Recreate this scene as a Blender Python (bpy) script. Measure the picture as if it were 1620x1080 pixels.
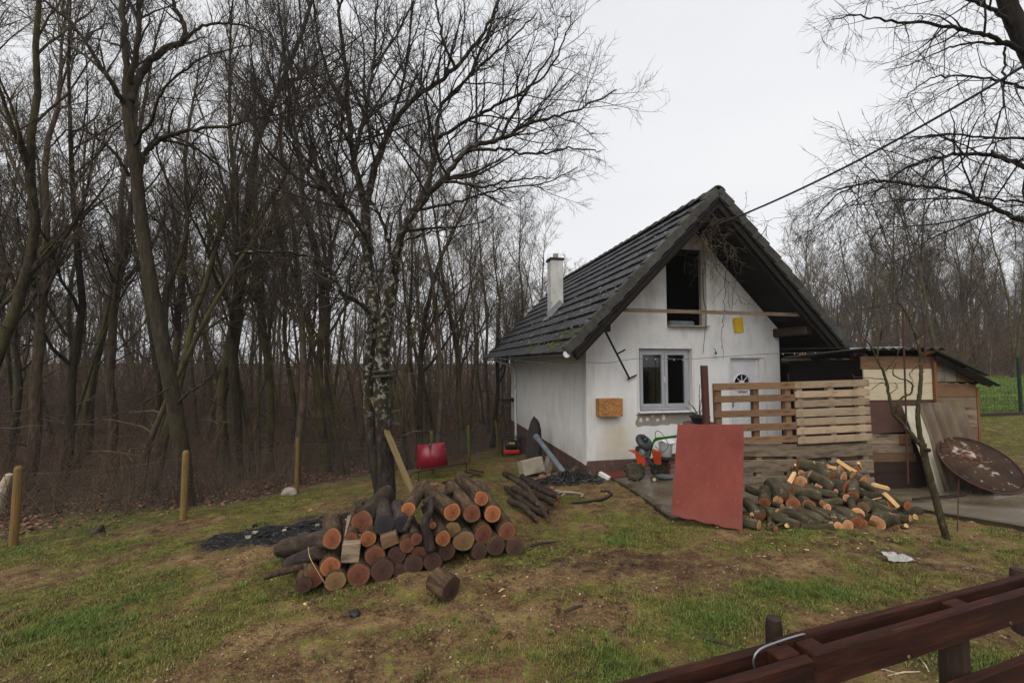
import bpy, bmesh, math, random
import numpy as np
from mathutils import Vector, Matrix, noise as mnoise

for o in list(bpy.data.objects):
    bpy.data.objects.remove(o)
SC = bpy.context.scene
COL = SC.collection
R = math.radians

# ------------------------------------------------------------------ camera
F, CX, CY = 690.0, 810.0, 540.0          # focal length and centre in photo pixels (1620 x 1080)
CAMZ, PITCH = 2.0, math.atan2(35.0, 690.0)
cd = bpy.data.cameras.new('camera'); cam = bpy.data.objects.new('camera', cd); COL.objects.link(cam)
cd.sensor_width = 36.0; cd.lens = 36.0 * F / 1620.0
cd.clip_start = 0.05; cd.clip_end = 2000.0
cam.location = (0, 0, CAMZ); cam.rotation_euler = (math.pi / 2 + PITCH, 0, 0)
SC.camera = cam

# ------------------------------------------------------------------ overcast sky and soft sun
SUN_EL, SUN_AZ = R(52), R(205)           # azimuth clockwise from +Y : behind the camera, a little left
w = bpy.data.worlds.new('World'); SC.world = w; w.use_nodes = True
nt = w.node_tree; nt.nodes.clear()
sky = nt.nodes.new('ShaderNodeTexSky'); sky.sky_type = 'NISHITA'; sky.sun_disc = False
sky.sun_elevation = SUN_EL; sky.sun_rotation = SUN_AZ
sky.air_density = 1.0; sky.dust_density = 3.0; sky.ozone_density = 1.0
tc = nt.nodes.new('ShaderNodeTexCoord')
mp = nt.nodes.new('ShaderNodeMapping'); mp.inputs['Scale'].default_value = (1.2, 1.2, 3.0)
nz = nt.nodes.new('ShaderNodeTexNoise'); nz.inputs['Scale'].default_value = 1.3; nz.inputs['Detail'].default_value = 4
cr = nt.nodes.new('ShaderNodeValToRGB')
cr.color_ramp.elements[0].position = 0.3; cr.color_ramp.elements[0].color = (7.1, 7.2, 7.45, 1)
cr.color_ramp.elements[1].position = 0.75; cr.color_ramp.elements[1].color = (8.0, 8.05, 8.15, 1)
mx = nt.nodes.new('ShaderNodeMix'); mx.data_type = 'RGBA'; mx.inputs[0].default_value = 0.94
bgn = nt.nodes.new('ShaderNodeBackground'); bgn.inputs[1].default_value = 0.07
ow = nt.nodes.new('ShaderNodeOutputWorld')
L = nt.links
L.new(tc.outputs['Generated'], mp.inputs[0]); L.new(mp.outputs[0], nz.inputs[0]); L.new(nz.outputs[0], cr.inputs[0])
L.new(sky.outputs[0], mx.inputs[6]); L.new(cr.outputs[0], mx.inputs[7]); L.new(mx.outputs[2], bgn.inputs[0]); L.new(bgn.outputs[0], ow.inputs[0])
sd = bpy.data.lights.new('sun', 'SUN'); sun = bpy.data.objects.new('sun', sd); COL.objects.link(sun)
sd.energy = 1.5; sd.angle = R(70); sd.color = (1.0, 0.97, 0.93)
sdir = Vector((math.sin(SUN_AZ) * math.cos(SUN_EL), math.cos(SUN_AZ) * math.cos(SUN_EL), math.sin(SUN_EL)))
sun.rotation_euler = sdir.to_track_quat('Z', 'Y').to_euler(); sun.location = sdir * 60
vs = SC.view_settings
vs.view_transform = 'Standard'; vs.look = 'None'; vs.exposure = 0.8; vs.gamma = 1.0; vs.use_curve_mapping = False
SC.cycles.max_bounces = 6; SC.cycles.diffuse_bounces = 3; SC.cycles.glossy_bounces = 2
SC.cycles.transparent_max_bounces = 8; SC.cycles.use_denoising = True; SC.cycles.denoising_prefilter = "NONE"

# ------------------------------------------------------------------ photo pixel <-> place
cp, sp_ = math.cos(PITCH), math.sin(PITCH)
def ray(px, py):
    u, v = (px - CX) / F, (CY - py) / F
    return Vector((u, cp - sp_ * v, sp_ + cp * v))
def at(px, py, Y):
    d = ray(px, py); k = Y / d.y
    return Vector((d.x * k, Y, CAMZ + d.z * k))

# ------------------------------------------------------------------ numpy noise
_rs = np.random.RandomState(7)
_LAT = _rs.rand(256, 256)
def vnoise(x, y):
    xi = np.floor(x).astype(int); yi = np.floor(y).astype(int)
    fx = x - xi; fy = y - yi
    fx = fx * fx * (3 - 2 * fx); fy = fy * fy * (3 - 2 * fy)
    a = _LAT[xi % 256, yi % 256]; b = _LAT[(xi + 1) % 256, yi % 256]
    c = _LAT[xi % 256, (yi + 1) % 256]; d = _LAT[(xi + 1) % 256, (yi + 1) % 256]
    return (a * (1 - fx) + b * fx) * (1 - fy) + (c * (1 - fx) + d * fx) * fy
def fbm(x, y, o=4, g=0.5):
    s = 0; a = 1; t = 0
    for i in range(o):
        s = s + a * vnoise(x * 2 ** i + 17.3 * i, y * 2 ** i + 9.1 * i); t += a; a *= g
    return s / t

# ------------------------------------------------------------------ terrain : smooth surface through measured spots
CTRL = []
for px, py, Y in [(38, 862, 6.5), (300, 822, 7.4), (476, 780, 9.4), (930, 753, 9.6), (808, 712, 16.5), (1175, 779, 7.0),
                  (1372, 781, 7.2), (545, 935, 4.05), (826, 882, 4.6), (612, 802, 6.9), (1500, 851, 5.05), (1615, 653, 13.0),
                  (1440, 776, 7.4), (0, 1000, 3.75), (100, 1080, 3.0), (800, 1080, 2.75), (1400, 1080, 2.7), (1590, 783, 6.6),
                  (1190, 842, 5.25), (1460, 842, 5.25), (1062, 822, 5.95), (690, 770, 9.0), (1550, 690, 10.5)]:
    p = at(px, py, Y); CTRL.append((p.x, p.y, p.z))
CTRL += [(0, 0, .02), (-3, 0, -.15), (3, 0, .05), (-12, 12, -1.05), (-20, 20, -1.1), (-30, 40, -.7), (0, 30, -1.1), (-8, 25, -1.3),
         (20, 20, .75), (20, 40, 1.2), (40, 60, 2), (-50, 10, -1.2), (12, 6, .15), (30, 5, .5), (-40, 90, 2.0), (0, 90, 2.0), (60, 90, 5), (-60, -20, -1), (60, -20, .5),
         (4.5, 17, -.2), (-12, 5, -.9)]
CTRL = np.array(CTRL)
def _tps(r2):
    return np.where(r2 > 1e-9, 0.5 * r2 * np.log(np.maximum(r2, 1e-9)), 0)
_n = len(CTRL)
_K = _tps(((CTRL[:, None, :2] - CTRL[None, :, :2]) ** 2).sum(-1)) + np.eye(_n) * 0.02
_P = np.c_[np.ones(_n), CTRL[:, :2]]
_A = np.zeros((_n + 3, _n + 3)); _A[:_n, :_n] = _K; _A[:_n, _n:] = _P; _A[_n:, :_n] = _P.T
_W = np.linalg.solve(_A, np.r_[CTRL[:, 2], 0, 0, 0])
def ground_np(x, y):
    x = np.clip(np.asarray(x, float), -60, 60); y = np.clip(np.asarray(y, float), -20, 90)
    sh = x.shape; x = x.ravel(); y = y.ravel()
    out = np.empty_like(x)
    for i in range(0, len(x), 20000):
        q = np.c_[x[i:i + 20000], y[i:i + 20000]]
        r2 = ((q[:, None, :] - CTRL[None, :, :2]) ** 2).sum(-1)
        out[i:i + 20000] = _tps(r2) @ _W[:_n] + _W[_n] + q @ _W[_n + 1:]
    return out.reshape(sh)
def G(x, y):
    return float(ground_np(np.array([x]), np.array([y]))[0])
def gp(px, py):
    """where the line of sight of a photo pixel meets the ground"""
    d = ray(px, py); Y = 4.0
    for _ in range(40):
        k = Y / d.y
        z = G(d.x * k, Y)
        if d.z >= -1e-3: break
        Yn = (z - CAMZ) / d.z * d.y
        Y = 0.5 * Y + 0.5 * min(max(Yn, 1.0), 60)
    return Vector((d.x * Y / d.y, Y, G(d.x * Y / d.y, Y)))

# ------------------------------------------------------------------ materials
def C(h):
    h = h.lstrip('#'); v = [int(h[i:i + 2], 16) / 255 for i in (0, 2, 4)]
    return tuple((c / 12.92 if c <= .04045 else ((c + .055) / 1.055) ** 2.4) for c in v) + (1.0,)
class NT:
    def __init__(s, name):
        s.m = bpy.data.materials.new(name); s.m.use_nodes = True; s.t = s.m.node_tree; s.t.nodes.clear()
        s.out = s.n('OutputMaterial'); s.b = s.n('BsdfPrincipled'); s.l(s.b.outputs[0], s.out.inputs[0])
    def n(s, typ, **kw):
        nd = s.t.nodes.new('ShaderNode' + typ)
        for k, v in kw.items(): setattr(nd, k, v)
        return nd
    def l(s, a, b): s.t.links.new(a, b)
    def coord(s, kind='Object', scale=(1, 1, 1), rot=(0, 0, 0)):
        c = s.n('TexCoord'); m = s.n('Mapping'); m.inputs['Scale'].default_value = scale; m.inputs['Rotation'].default_value = rot
        s.l(c.outputs[kind], m.inputs[0]); return m.outputs[0]
    def noise(s, co, scale, detail=6, rough=.6, dist=0.0):
        t = s.n('TexNoise'); t.inputs['Scale'].default_value = scale; t.inputs['Detail'].default_value = detail
        t.inputs['Roughness'].default_value = rough; t.inputs['Distortion'].default_value = dist
        if co is not None: s.l(co, t.inputs[0])
        return t.outputs[0]
    def ramp(s, fac, stops, interp='LINEAR'):
        r = s.n('ValToRGB'); e = r.color_ramp; e.interpolation = interp
        while len(e.elements) < len(stops): e.elements.new(0.5)
        for el, (p, c) in zip(e.elements, stops):
            el.position = p; el.color = c if isinstance(c, tuple) else C(c)
        s.l(fac, r.inputs[0]); return r.outputs[0]
    def rng(s, fac, a, b, c=0, d=1):
        r = s.n('MapRange'); r.inputs[1].default_value = a; r.inputs[2].default_value = b; r.inputs[3].default_value = c; r.inputs[4].default_value = d
        s.l(fac, r.inputs[0]); return r.outputs[0]
    def math(s, op, a, b=None):
        m = s.n('Math', operation=op)
        for i, v in enumerate((a, b)):
            if v is None: continue
            if isinstance(v, (int, float)): m.inputs[i].default_value = v
            else: s.l(v, m.inputs[i])
        return m.outputs[0]
    def mix(s, fac, a, b, blend='MIX'):
        m = s.n('Mix'); m.data_type = 'RGBA'; m.blend_type = blend
        for i, v in ((0, fac), (6, a), (7, b)):
            if isinstance(v, (int, float)): m.inputs[i].default_value = v
            elif isinstance(v, tuple): m.inputs[i].default_value = v
            elif isinstance(v, str): m.inputs[i].default_value = C(v)
            else: s.l(v, m.inputs[i])
        return m.outputs[2]
    def bump(s, h, strength=.3, dist=.02):
        b = s.n('Bump'); b.inputs['Strength'].default_value = strength; b.inputs['Distance'].default_value = dist
        s.l(h, b.inputs['Height']); s.l(b.outputs[0], s.b.inputs['Normal'])
    def attr(s, name):
        a = s.n('Attribute'); a.attribute_name = name; return a.outputs['Fac']
    def rand(s):
        return s.n('ObjectInfo').outputs['Random']

def mat(name, stops, scale=6, detail=8, stretch=(1, 1, 1), rough=.8, rough2=None, bump=.3, bscale=None, bdist=.01,
        over=(), rnd=0.0, spec=.3, metal=0.0, dist=0.0, contrast=None, coord='Object'):
    """stops : colour ramp over a noise; over : patches (colour, scale, lo, hi, stretch); rnd : brightness change from object to object"""
    k = NT(name)
    co = k.coord(coord, stretch)
    if rnd or True:
        ad = k.n('VectorMath', operation='ADD'); cx_ = k.n('CombineXYZ')
        rr = k.math('MULTIPLY', k.rand(), 37.0)
        for i in range(3): k.l(rr, cx_.inputs[i])
        k.l(co, ad.inputs[0]); k.l(cx_.outputs[0], ad.inputs[1]); co = ad.outputs[0]
    n1 = k.noise(co, scale, detail, .65, dist)
    if isinstance(stops, (str,)): stops = [(0.5, stops)]
    if len(stops) == 1: stops = [stops[0], (1.0, stops[0][1])]
    col = k.ramp(n1, stops)
    for ov in over:
        oc, osc, lo, hi = ov[:4]; st = ov[4] if len(ov) > 4 else (1, 1, 1)
        f = k.rng(k.noise(k.coord(coord, st), osc, 6, .65), lo, hi)
        col = k.mix(f, col, oc)
    if rnd:
        hv = k.n('HueSaturation'); k.l(k.rng(k.rand(), 0, 1, 1 - rnd, 1 + rnd), hv.inputs['Value']); k.l(col, hv.inputs['Color']); col = hv.outputs[0]
    k.l(col, k.b.inputs['Base Color'])
    if rough2 is None: k.b.inputs['Roughness'].default_value = rough
    else: k.l(k.rng(n1, .3, .7, rough, rough2), k.b.inputs['Roughness'])
    k.b.inputs['Specular IOR Level'].default_value = spec
    k.b.inputs['Metallic'].default_value = metal
    if bump: k.bump(k.noise(co, bscale or scale * 4, 6, .6), bump, bdist)
    return k.m

# ------------------------------------------------------------------ mesh helpers
class MB:
    def __init__(s): s.v = []; s.f = []; s.mi = []
    def add(s, V, Fs, M=None, mi=0):
        o = len(s.v)
        for p in V:
            p = Vector(p)
            s.v.append(M @ p if M else p)
        for f in Fs: s.f.append([i + o for i in f]); s.mi.append(mi)
        return s
    def box(s, c, d, M=None, mi=0, jit=0.0, rng=None, bev=0.0):
        hx, hy, hz = d[0] / 2, d[1] / 2, d[2] / 2
        if bev:
            b = min(bev, hx * .45, hy * .45, hz * .45); V = []; 
            for sx in (-1, 1):
                for sy in (-1, 1):
                    for sz in (-1, 1):
                        V += [(sx * (hx - b), sy * (hy - b), sz * hz), (sx * (hx - b), sy * hy, sz * (hz - b)), (sx * hx, sy * (hy - b), sz * (hz - b))]
            def ix(sx, sy, sz, k): return (((sx > 0) * 4 + (sy > 0) * 2 + (sz > 0)) * 3 + k)
            Fs = []
            for sg in (-1, 1):
                q = [(-1, -1), (1, -1), (1, 1), (-1, 1)]
                Fs.append([ix(a, b_, sg, 0) for a, b_ in (q if sg > 0 else q[::-1])])
                Fs.append([ix(a, sg, b_, 1) for a, b_ in (q[::-1] if sg > 0 else q)])
                Fs.append([ix(sg, a, b_, 2) for a, b_ in (q if sg > 0 else q[::-1])])
            for a in (-1, 1):
                for b_ in (-1, 1):
                    Fs.append([ix(-1, a, b_, 0), ix(1, a, b_, 0), ix(1, a, b_, 1), ix(-1, a, b_, 1)])
                    Fs.append([ix(a, -1, b_, 0), ix(a, 1, b_, 0), ix(a, 1, b_, 2), ix(a, -1, b_, 2)])
                    Fs.append([ix(a, b_, -1, 1), ix(a, b_, 1, 1), ix(a, b_, 1, 2), ix(a, b_, -1, 2)])
                    for c_ in (-1, 1): Fs.append([ix(a, b_, c_, 0), ix(a, b_, c_, 1), ix(a, b_, c_, 2)])
        else:
            V = [(x, y, z) for x in (-hx, hx) for y in (-hy, hy) for z in (-hz, hz)]
            Fs = [(0, 1, 3, 2), (4, 6, 7, 5), (0, 4, 5, 1), (2, 3, 7, 6), (0, 2, 6, 4), (1, 5, 7, 3)]
        if jit and rng: V = [(x + rng.uniform(-jit, jit), y + rng.uniform(-jit, jit), z + rng.uniform(-jit, jit)) for x, y, z in V]
        V = [(x + c[0], y + c[1], z + c[2]) for x, y, z in V]
        return s.add(V, Fs, M, mi)
    def tube(s, pts, rad, n=8, M=None, mi=0, caps=True, jit=0.0, rng=None):
        V, Fs = tube_geo(pts, rad, n, caps, jit, rng)
        return s.add(V, Fs, M, mi)
    def lathe(s, prof, n=20, M=None, mi=0, closed=False):
        V = []; Fs = []; m = len(prof)
        for r, z in prof:
            for i in range(n):
                a = 2 * math.pi * i / n; V.append((r * math.cos(a), r * math.sin(a), z))
        for j in range(m - 1):
            for i in range(n): Fs.append((j * n + i, j * n + (i + 1) % n, (j + 1) * n + (i + 1) % n, (j + 1) * n + i))
        if prof[0][0] > 1e-5: Fs.append(tuple(range(n))[::-1])
        if prof[-1][0] > 1e-5: Fs.append(tuple((m - 1) * n + i for i in range(n)))
        return s.add(V, Fs, M, mi)
    def prism(s, poly, d, M=None, mi=0):
        """2-D polygon (x, z) pushed from y=0 to y=d"""
        n = len(poly); V = [(x, 0, z) for x, z in poly] + [(x, d, z) for x, z in poly]
        Fs = [tuple(range(n)), tuple(range(2 * n - 1, n - 1, -1))] + [(i, i + n, (i + 1) % n + n, (i + 1) % n) for i in range(n)]
        return s.add(V, Fs, M, mi)
    def build(s, name, mats, parent=None, smooth=False, fix=True):
        me = bpy.data.meshes.new(name); me.from_pydata([tuple(v) for v in s.v], [], s.f)
        if not isinstance(mats, (list, tuple)): mats = [mats]
        for m in mats: me.materials.append(m)
        if len(mats) > 1: me.polygons.foreach_set('material_index', s.mi)
        if fix:
            bm = bmesh.new(); bm.from_mesh(me); bmesh.ops.recalc_face_normals(bm, faces=bm.faces); bm.to_mesh(me); bm.free()
        if smooth:
            me.polygons.foreach_set('use_smooth', [True] * len(me.polygons))
        me.update()
        return link(name, me, parent)
def link(name, me, parent=None):
    o = bpy.data.objects.new(name, me); COL.objects.link(o)
    if parent is not None: o.parent = parent
    return o
def autosmooth(o, ang=35):
    me = o.data
    bm = bmesh.new(); bm.from_mesh(me)
    for f in bm.faces: f.smooth = True
    for e in bm.edges:
        if len(e.link_faces) == 2 and e.calc_face_angle(0) > R(ang): e.smooth = False
    bm.to_mesh(me); bm.free(); return o
def np_mesh(name, V, Fc, mats, parent=None, smooth=False, mi=None):
    """V (n,3) array, Fc (m,k) array of equal-sided faces"""
    V = np.ascontiguousarray(V, np.float32); Fc = np.ascontiguousarray(Fc, np.int32)
    me = bpy.data.meshes.new(name); me.vertices.add(len(V)); me.vertices.foreach_set('co', V.ravel())
    m, k = Fc.shape; me.loops.add(m * k); me.loops.foreach_set('vertex_index', Fc.ravel())
    me.polygons.add(m); me.polygons.foreach_set('loop_start', np.arange(0, m * k, k, dtype=np.int32))
    me.polygons.foreach_set('loop_total', np.full(m, k, np.int32))
    if smooth: me.polygons.foreach_set('use_smooth', np.ones(m, bool))
    if not isinstance(mats, (list, tuple)): mats = [mats]
    for x in mats: me.materials.append(x)
    if mi is not None: me.polygons.foreach_set('material_index', np.ascontiguousarray(mi, np.int32))
    me.update(calc_edges=True)
    return link(name, me, parent)
def frames(pts):
    pts = np.asarray(pts, float); T = np.gradient(pts, axis=0); T /= np.linalg.norm(T, axis=1)[:, None] + 1e-12
    ref = np.array([0.0, 0, 1]) if abs(T[:, 2]).mean() < .8 else np.array([1.0, .3, 0])
    N = np.cross(T, ref); N /= np.linalg.norm(N, axis=1)[:, None] + 1e-12
    return T, N, np.cross(T, N)
def tube_np(pts, rad, n, jit=0.0, rs=None):
    pts = np.asarray(pts, float); m = len(pts); rad = np.broadcast_to(np.asarray(rad, float), (m,))
    T, N, B = frames(pts)
    a = 2 * np.pi * np.arange(n) / n
    rr = rad[:, None] * np.ones(n)
    if jit: rr = rr * (1 + jit * (rs.rand(m, n) - .5) * 2)
    V = pts[:, None, :] + rr[..., None] * (np.cos(a)[None, :, None] * N[:, None, :] + np.sin(a)[None, :, None] * B[:, None, :])
    j = np.arange(m - 1)[:, None] * n; i = np.arange(n)[None, :]; i2 = (i + 1) % n
    Fq = np.stack([j + i, j + i2, j + n + i2, j + n + i], -1).reshape(-1, 4)
    return V.reshape(-1, 3), Fq
def tube_geo(pts, rad, n=8, caps=True, jit=0.0, rng=None):
    rs = np.random.RandomState(rng.randint(0, 99999)) if (jit and rng) else None
    V, Fq = tube_np([tuple(p) for p in pts], rad, n, jit if rs else 0, rs)
    Fs = [tuple(f) for f in Fq]
    if caps:
        m = len(pts); Fs.append(tuple(range(n))[::-1]); Fs.append(tuple((m - 1) * n + i for i in range(n)))
    return [tuple(v) for v in V], Fs
def spline(P, k=6):
    """smooth curve through points"""
    P = [Vector(p) for p in P]; out = []
    for i in range(len(P) - 1):
        p0 = P[max(i - 1, 0)]; p1 = P[i]; p2 = P[i + 1]; p3 = P[min(i + 2, len(P) - 1)]
        for j in range(k):
            t = j / k
            out.append(0.5 * ((2 * p1) + (p2 - p0) * t + (2 * p0 - 5 * p1 + 4 * p2 - p3) * t * t + (3 * p1 - p0 - 3 * p2 + p3) * t ** 3))
    out.append(P[-1]); return out
def basis(x, y, z, loc=(0, 0, 0)):
    m = Matrix((tuple(x), tuple(y), tuple(z))).transposed().to_4x4(); m.translation = Vector(loc); return m

# ------------------------------------------------------------------ things
def tag(o, label, cat, group=None, kind=None):
    if label: o['label'] = label
    if cat: o['category'] = cat
    if group: o['group'] = group
    if kind: o['kind'] = kind
    return o
def thing(name, label, cat, loc=(0, 0, 0), rotz=0.0, group=None, rot=None):
    o = bpy.data.objects.new(name, None); COL.objects.link(o); o.empty_display_size = .2
    o.location = loc; o.rotation_euler = rot or (0, 0, rotz)
    return tag(o, label, cat, group)
def dup(root, loc=None, rot=None, scale=None, label=None, group=None):
    r = root.copy(); COL.objects.link(r)
    if loc is not None: r.location = loc
    if rot is not None: r.rotation_euler = rot
    if scale is not None: r.scale = scale
    if label: r['label'] = label
    if group: r['group'] = group
    for ch in root.children:
        c = ch.copy(); COL.objects.link(c); c.parent = r
        for g in ch.children:
            d = g.copy(); COL.objects.link(d); d.parent = c
    return r

M = {}
M['plank_pine'] = mat('pale pallet wood', [(.3, '#85735d'), (.5, '#9c8870'), (.72, '#6f5943')], 3, 10, (1.2, 9, 9), .8, None, .35, 18, .004,
                      over=[('#3c3026', 7, .66, .76, (.6, 3, 3)), ('#5d4a38', 2.2, .5, .75)], rnd=.22)
M['plank_warm'] = mat('warm pallet wood', [(.3, '#5d4531'), (.5, '#73573e'), (.72, '#433021')], 3, 10, (1.2, 9, 9), .75, None, .35, 18, .004,
                      over=[('#2f241b', 5, .58, .75, (.6, 3, 3))], rnd=.28)
M['plank_grey'] = mat('weathered grey wood', [(.3, '#665749'), (.5, '#85745f'), (.72, '#4a3e33')], 3, 10, (1.2, 9, 9), .85, None, .45, 18, .005,
                      over=[('#2a221b', 3, .5, .7, (.6, 3, 3)), ('#8d8478', 9, .63, .72, (.5, 3, 3))], rnd=.25)
M['plank_dark'] = mat('dark wet wood', [(.3, '#241b16'), (.6, '#372820'), (.8, '#1b1410')], 3, 10, (1.2, 9, 9), .6, None, .4, 18, .005, rnd=.2)
M['plank_brown'] = mat('brown boards', [(.3, '#55402f'), (.55, '#6e543d'), (.75, '#44301f')], 3, 10, (1.2, 9, 9), .8, None, .35, 18, .004, over=[('#2c2119', 4, .56, .75, (.6, 3, 3))], rnd=.2)
M['plank_cream'] = mat('cream painted boards', [(.3, '#a89a7e'), (.55, '#b8ac92'), (.75, '#94866a')], 3, 8, (1.5, 8, 8), .75, None, .2, 20, .003,
                       over=[('#4c4236', 9, .66, .74, (.4, 4, 4))], rnd=.05)
M['roofwood'] = mat('dark roof timber', [(.3, '#171311'), (.6, '#231d19'), (.8, '#120f0d')], 3, 8, (1, 1, 1), .85, None, .3, 14, .005, rnd=.25)
M['black'] = mat('black plastic', [(.3, '#17181a'), (.7, '#25272a')], 8, 3, rough=.45, bump=.05)
M['rubber'] = mat('muddy rubber', [(.35, '#26231e'), (.6, '#4b4436'), (.75, '#5f5643')], 9, 6, rough=.9, bump=.2)
M['rust'] = mat('rusty steel', [(.3, '#2e1c16'), (.5, '#4a2a1f'), (.7, '#391f18')], 9, 8, rough=.75, bump=.3, bscale=60, bdist=.003, spec=.3)
M['redsteel'] = mat('red primed steel', [(.3, '#4a1f1a'), (.55, '#6b2a22'), (.75, '#391713')], 7, 8, rough=.6, bump=.15)
M['zinc'] = mat('dull zinc', [(.3, '#7d8184'), (.7, '#9a9d9f')], 5, 6, rough=.45, bump=.1, metal=.6)
M['white_pvc'] = mat('white plastic', [(.3, '#c9c9cb'), (.7, '#dcdcde')], 3, 4, rough=.35, bump=.03, spec=.4)
M['grey_pvc'] = mat('grey plastic', [(.3, '#5d6469'), (.7, '#727a80')], 4, 5, rough=.5, bump=.05, over=[('#4a4a44', 6, .58, .75)])
M['concrete'] = mat('dull concrete', [(.3, '#857c6c'), (.6, '#9c9383'), (.8, '#6f675a')], 4, 9, rough=.9, bump=.35, bscale=40, bdist=.006, over=[('#5a5346', 2, .55, .75)])
M['leadwire'] = mat('dark cable', [(.3, '#121212'), (.7, '#1f1f1f')], 9, 2, rough=.6, bump=0)
M['wire'] = mat('galvanised wire', [(.3, '#4d4c48'), (.7, '#6a6863')], 9, 3, rough=.5, bump=0, metal=.4)
# ================================================================== SETTING : ground
HA = R(12.0)                                   # the house stands turned by 12 degrees
HC = at(929, 753, 9.6)                         # its front left wall corner on the ground
ax = Vector((math.cos(HA), math.sin(HA), 0)); bx_ = Vector((-math.sin(HA), math.cos(HA), 0))
def HW(t, s, z=0.0):
    p = Vector((HC.x, HC.y, 0)) + ax * t + bx_ * s; p.z = z; return p

def blob(X, Y, px, py, rx, ry, ang=0.0):
    p = gp(px, py); dx = X - p.x; dy = Y - p.y; c, s = math.cos(ang), math.sin(ang)
    u = (dx * c + dy * s) / rx; v = (-dx * s + dy * c) / ry
    return np.exp(-(u * u + v * v))
FENCE_PTS = [(-12.5, 5.0), (-9.6, 5.7), (-7.27, 6.5), (-5.47, 7.4), (-4.6, 9.5), (-3.65, 11.2), (-2.3, 13.0), (-1.5, 14.8), (-.4, 16.6), (1.2, 20)]
def beyond_fence(X, Y):
    """> 0 on the wood's side of the wire fence"""
    fx = np.array([p[0] for p in FENCE_PTS]); fy = np.array([p[1] for p in FENCE_PTS])
    return Y - np.interp(X, fx, fy)
def masks(X, Y):
    n1 = fbm(X * .55 + 3, Y * .55 + 5, 4); n2 = fbm(X * 2.1 + 31, Y * 2.1 + 7, 4); n3 = fbm(X * 6.5 + 1, Y * 6.5 + 70, 3)
    g = 0.43 + 1.0 * (n1 - .5) + 1.25 * (n2 - .5) + .55 * (n3 - .5)
    for a in [(60, 945, .9, .5, .3), (130, 875, 1.2, .35, .4), (180, 815, 1.3, .6, .5), (430, 800, 1.0, .5, .35), (230, 1000, .9, .5, .25), (640, 955, .45, .2, .25),
              (560, 960, .3, .15, .3), (1290, 938, .6, .2, .4), (1215, 930, .3, .2, .35), (930, 850, .7, .25, .42), (1040, 862, .5, .2, .25),
              (650, 1010, .5, .25, .25), (1000, 1060, .6, .3, .3), (1250, 858, .7, .12, .35), (1420, 850, .7, .15, .35), (840, 890, .25, .12, .35),
              (720, 790, 1.0, .6, .35), (1560, 690, 2.2, 1.8, .4), (1150, 990, .6, .3, .15), (1560, 930, .8, .4, .3), (350, 960, .5, .3, .2), (1560, 1060, .5, .3, .3)]:
        g = g + a[4] * blob(X, Y, *a[:4])
    for a in [(1010, 890, 1.0, .35, .55), (860, 915, .55, .25, .45), (1150, 905, .6, .25, .4), (430, 962, .35, .14, .55), (520, 985, .5, .12, .55), (370, 885, .8, .22, .55),
              (760, 960, .6, .3, .3), (900, 960, .5, .2, .3), (1060, 850, .6, .2, .2), (620, 1060, .8, .3, .25), (640, 905, .3, .1, .3), (1500, 900, .4, .2, .25),
              (880, 770, .8, .5, .5), (820, 730, .8, 2.0, .5), (1300, 890, .8, .2, .2), (450, 1050, .6, .3, .25)]:
        g = g - a[4] * blob(X, Y, *a[:4])
    dark = np.clip(.2 + 1.4 * (fbm(X * .8 + 77, Y * .8 + 3, 3) - .5) + .75 * blob(X, Y, 1020, 890, 1.1, .45) + .4 * blob(X, Y, 860, 880, .8, .3)
                   + .3 * blob(X, Y, 640, 1050, 1, .5) - .6 * blob(X, Y, 480, 975, .9, .25) - .6 * blob(X, Y, 370, 885, 1.0, .3) - .4 * blob(X, Y, 780, 920, .5, .2), 0, 1)
    bf = beyond_fence(X, Y) + .9 * (n2 - .5) + .6
    litter = np.clip((bf - 1.3) / 1.2, 0, 1) * (X < 3)
    litter = litter * (1 - .9 * np.clip(blob(X, Y, 185, 815, 1.5, .7), 0, 1))
    far = (Y > 27 + 6 * (n1 - .5)) & (X > 3)
    litter = np.where(far, 1, litter)
    meadow = np.clip((Y - 12.6) / .4, 0, 1) * (X > 5) * (~far)
    g = np.clip(g, 0, 1); g = np.where(X > 5, np.maximum(g, np.clip((Y - 7.5) / 3, 0, .75)), g)
    g = np.maximum(g * (1 - litter), meadow)
    a0, a1 = gp(372, 852), gp(600, 822); tt = np.clip(((X - a0.x) * (a1.x - a0.x) + (Y - a0.y) * (a1.y - a0.y)) / ((a1.x - a0.x) ** 2 + (a1.y - a0.y) ** 2), 0, 1)
    da_ = np.hypot(X - a0.x - tt * (a1.x - a0.x), Y - a0.y - tt * (a1.y - a0.y)); ash = np.clip(1.5 - da_ / (.26 + .22 * np.sin(tt * 2.6 + .25)) + .9 * (n3 - .5) + .5 * (n2 - .5), 0, 1)
    ash = np.where(ash > .3, 1.0, ash * 2.2); ash = np.clip(ash, 0, 1)
    g = g * (1 - ash)
    return g, dark, litter, ash, meadow

def axis_pts(lo, hi, step, far_lo, far_hi, growth=1.22):
    mid = list(np.arange(lo, hi + 1e-6, step)); a = []; s = step; p = lo
    while p > far_lo: s *= growth; p -= s; a.append(p)
    b = []; s = step; p = hi
    while p < far_hi: s *= growth; p += s; b.append(p)
    return np.array(a[::-1] + mid + b)
gx = axis_pts(-9, 10, .055, -320, 320); gy = axis_pts(1.8, 11, .05, -120, 500)
GX, GY = np.meshgrid(gx, gy)
GZ = ground_np(GX, GY)
mg, mdark, mlit, mash, mmead = masks(GX, GY)
near = np.clip(1 - (np.hypot(GX, GY) - 9) / 8, 0, 1)
relief = (.06 * (fbm(GX * 2.2, GY * 2.2, 3) - .5) + .06 * (fbm(GX * 7, GY * 7, 3) - .5) * (1.15 - .5 * mg) + .03 * mash * (fbm(GX * 9 + 5, GY * 9, 2) - .3)) * near
GZ = GZ + relief
ny, nx = GX.shape
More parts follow.
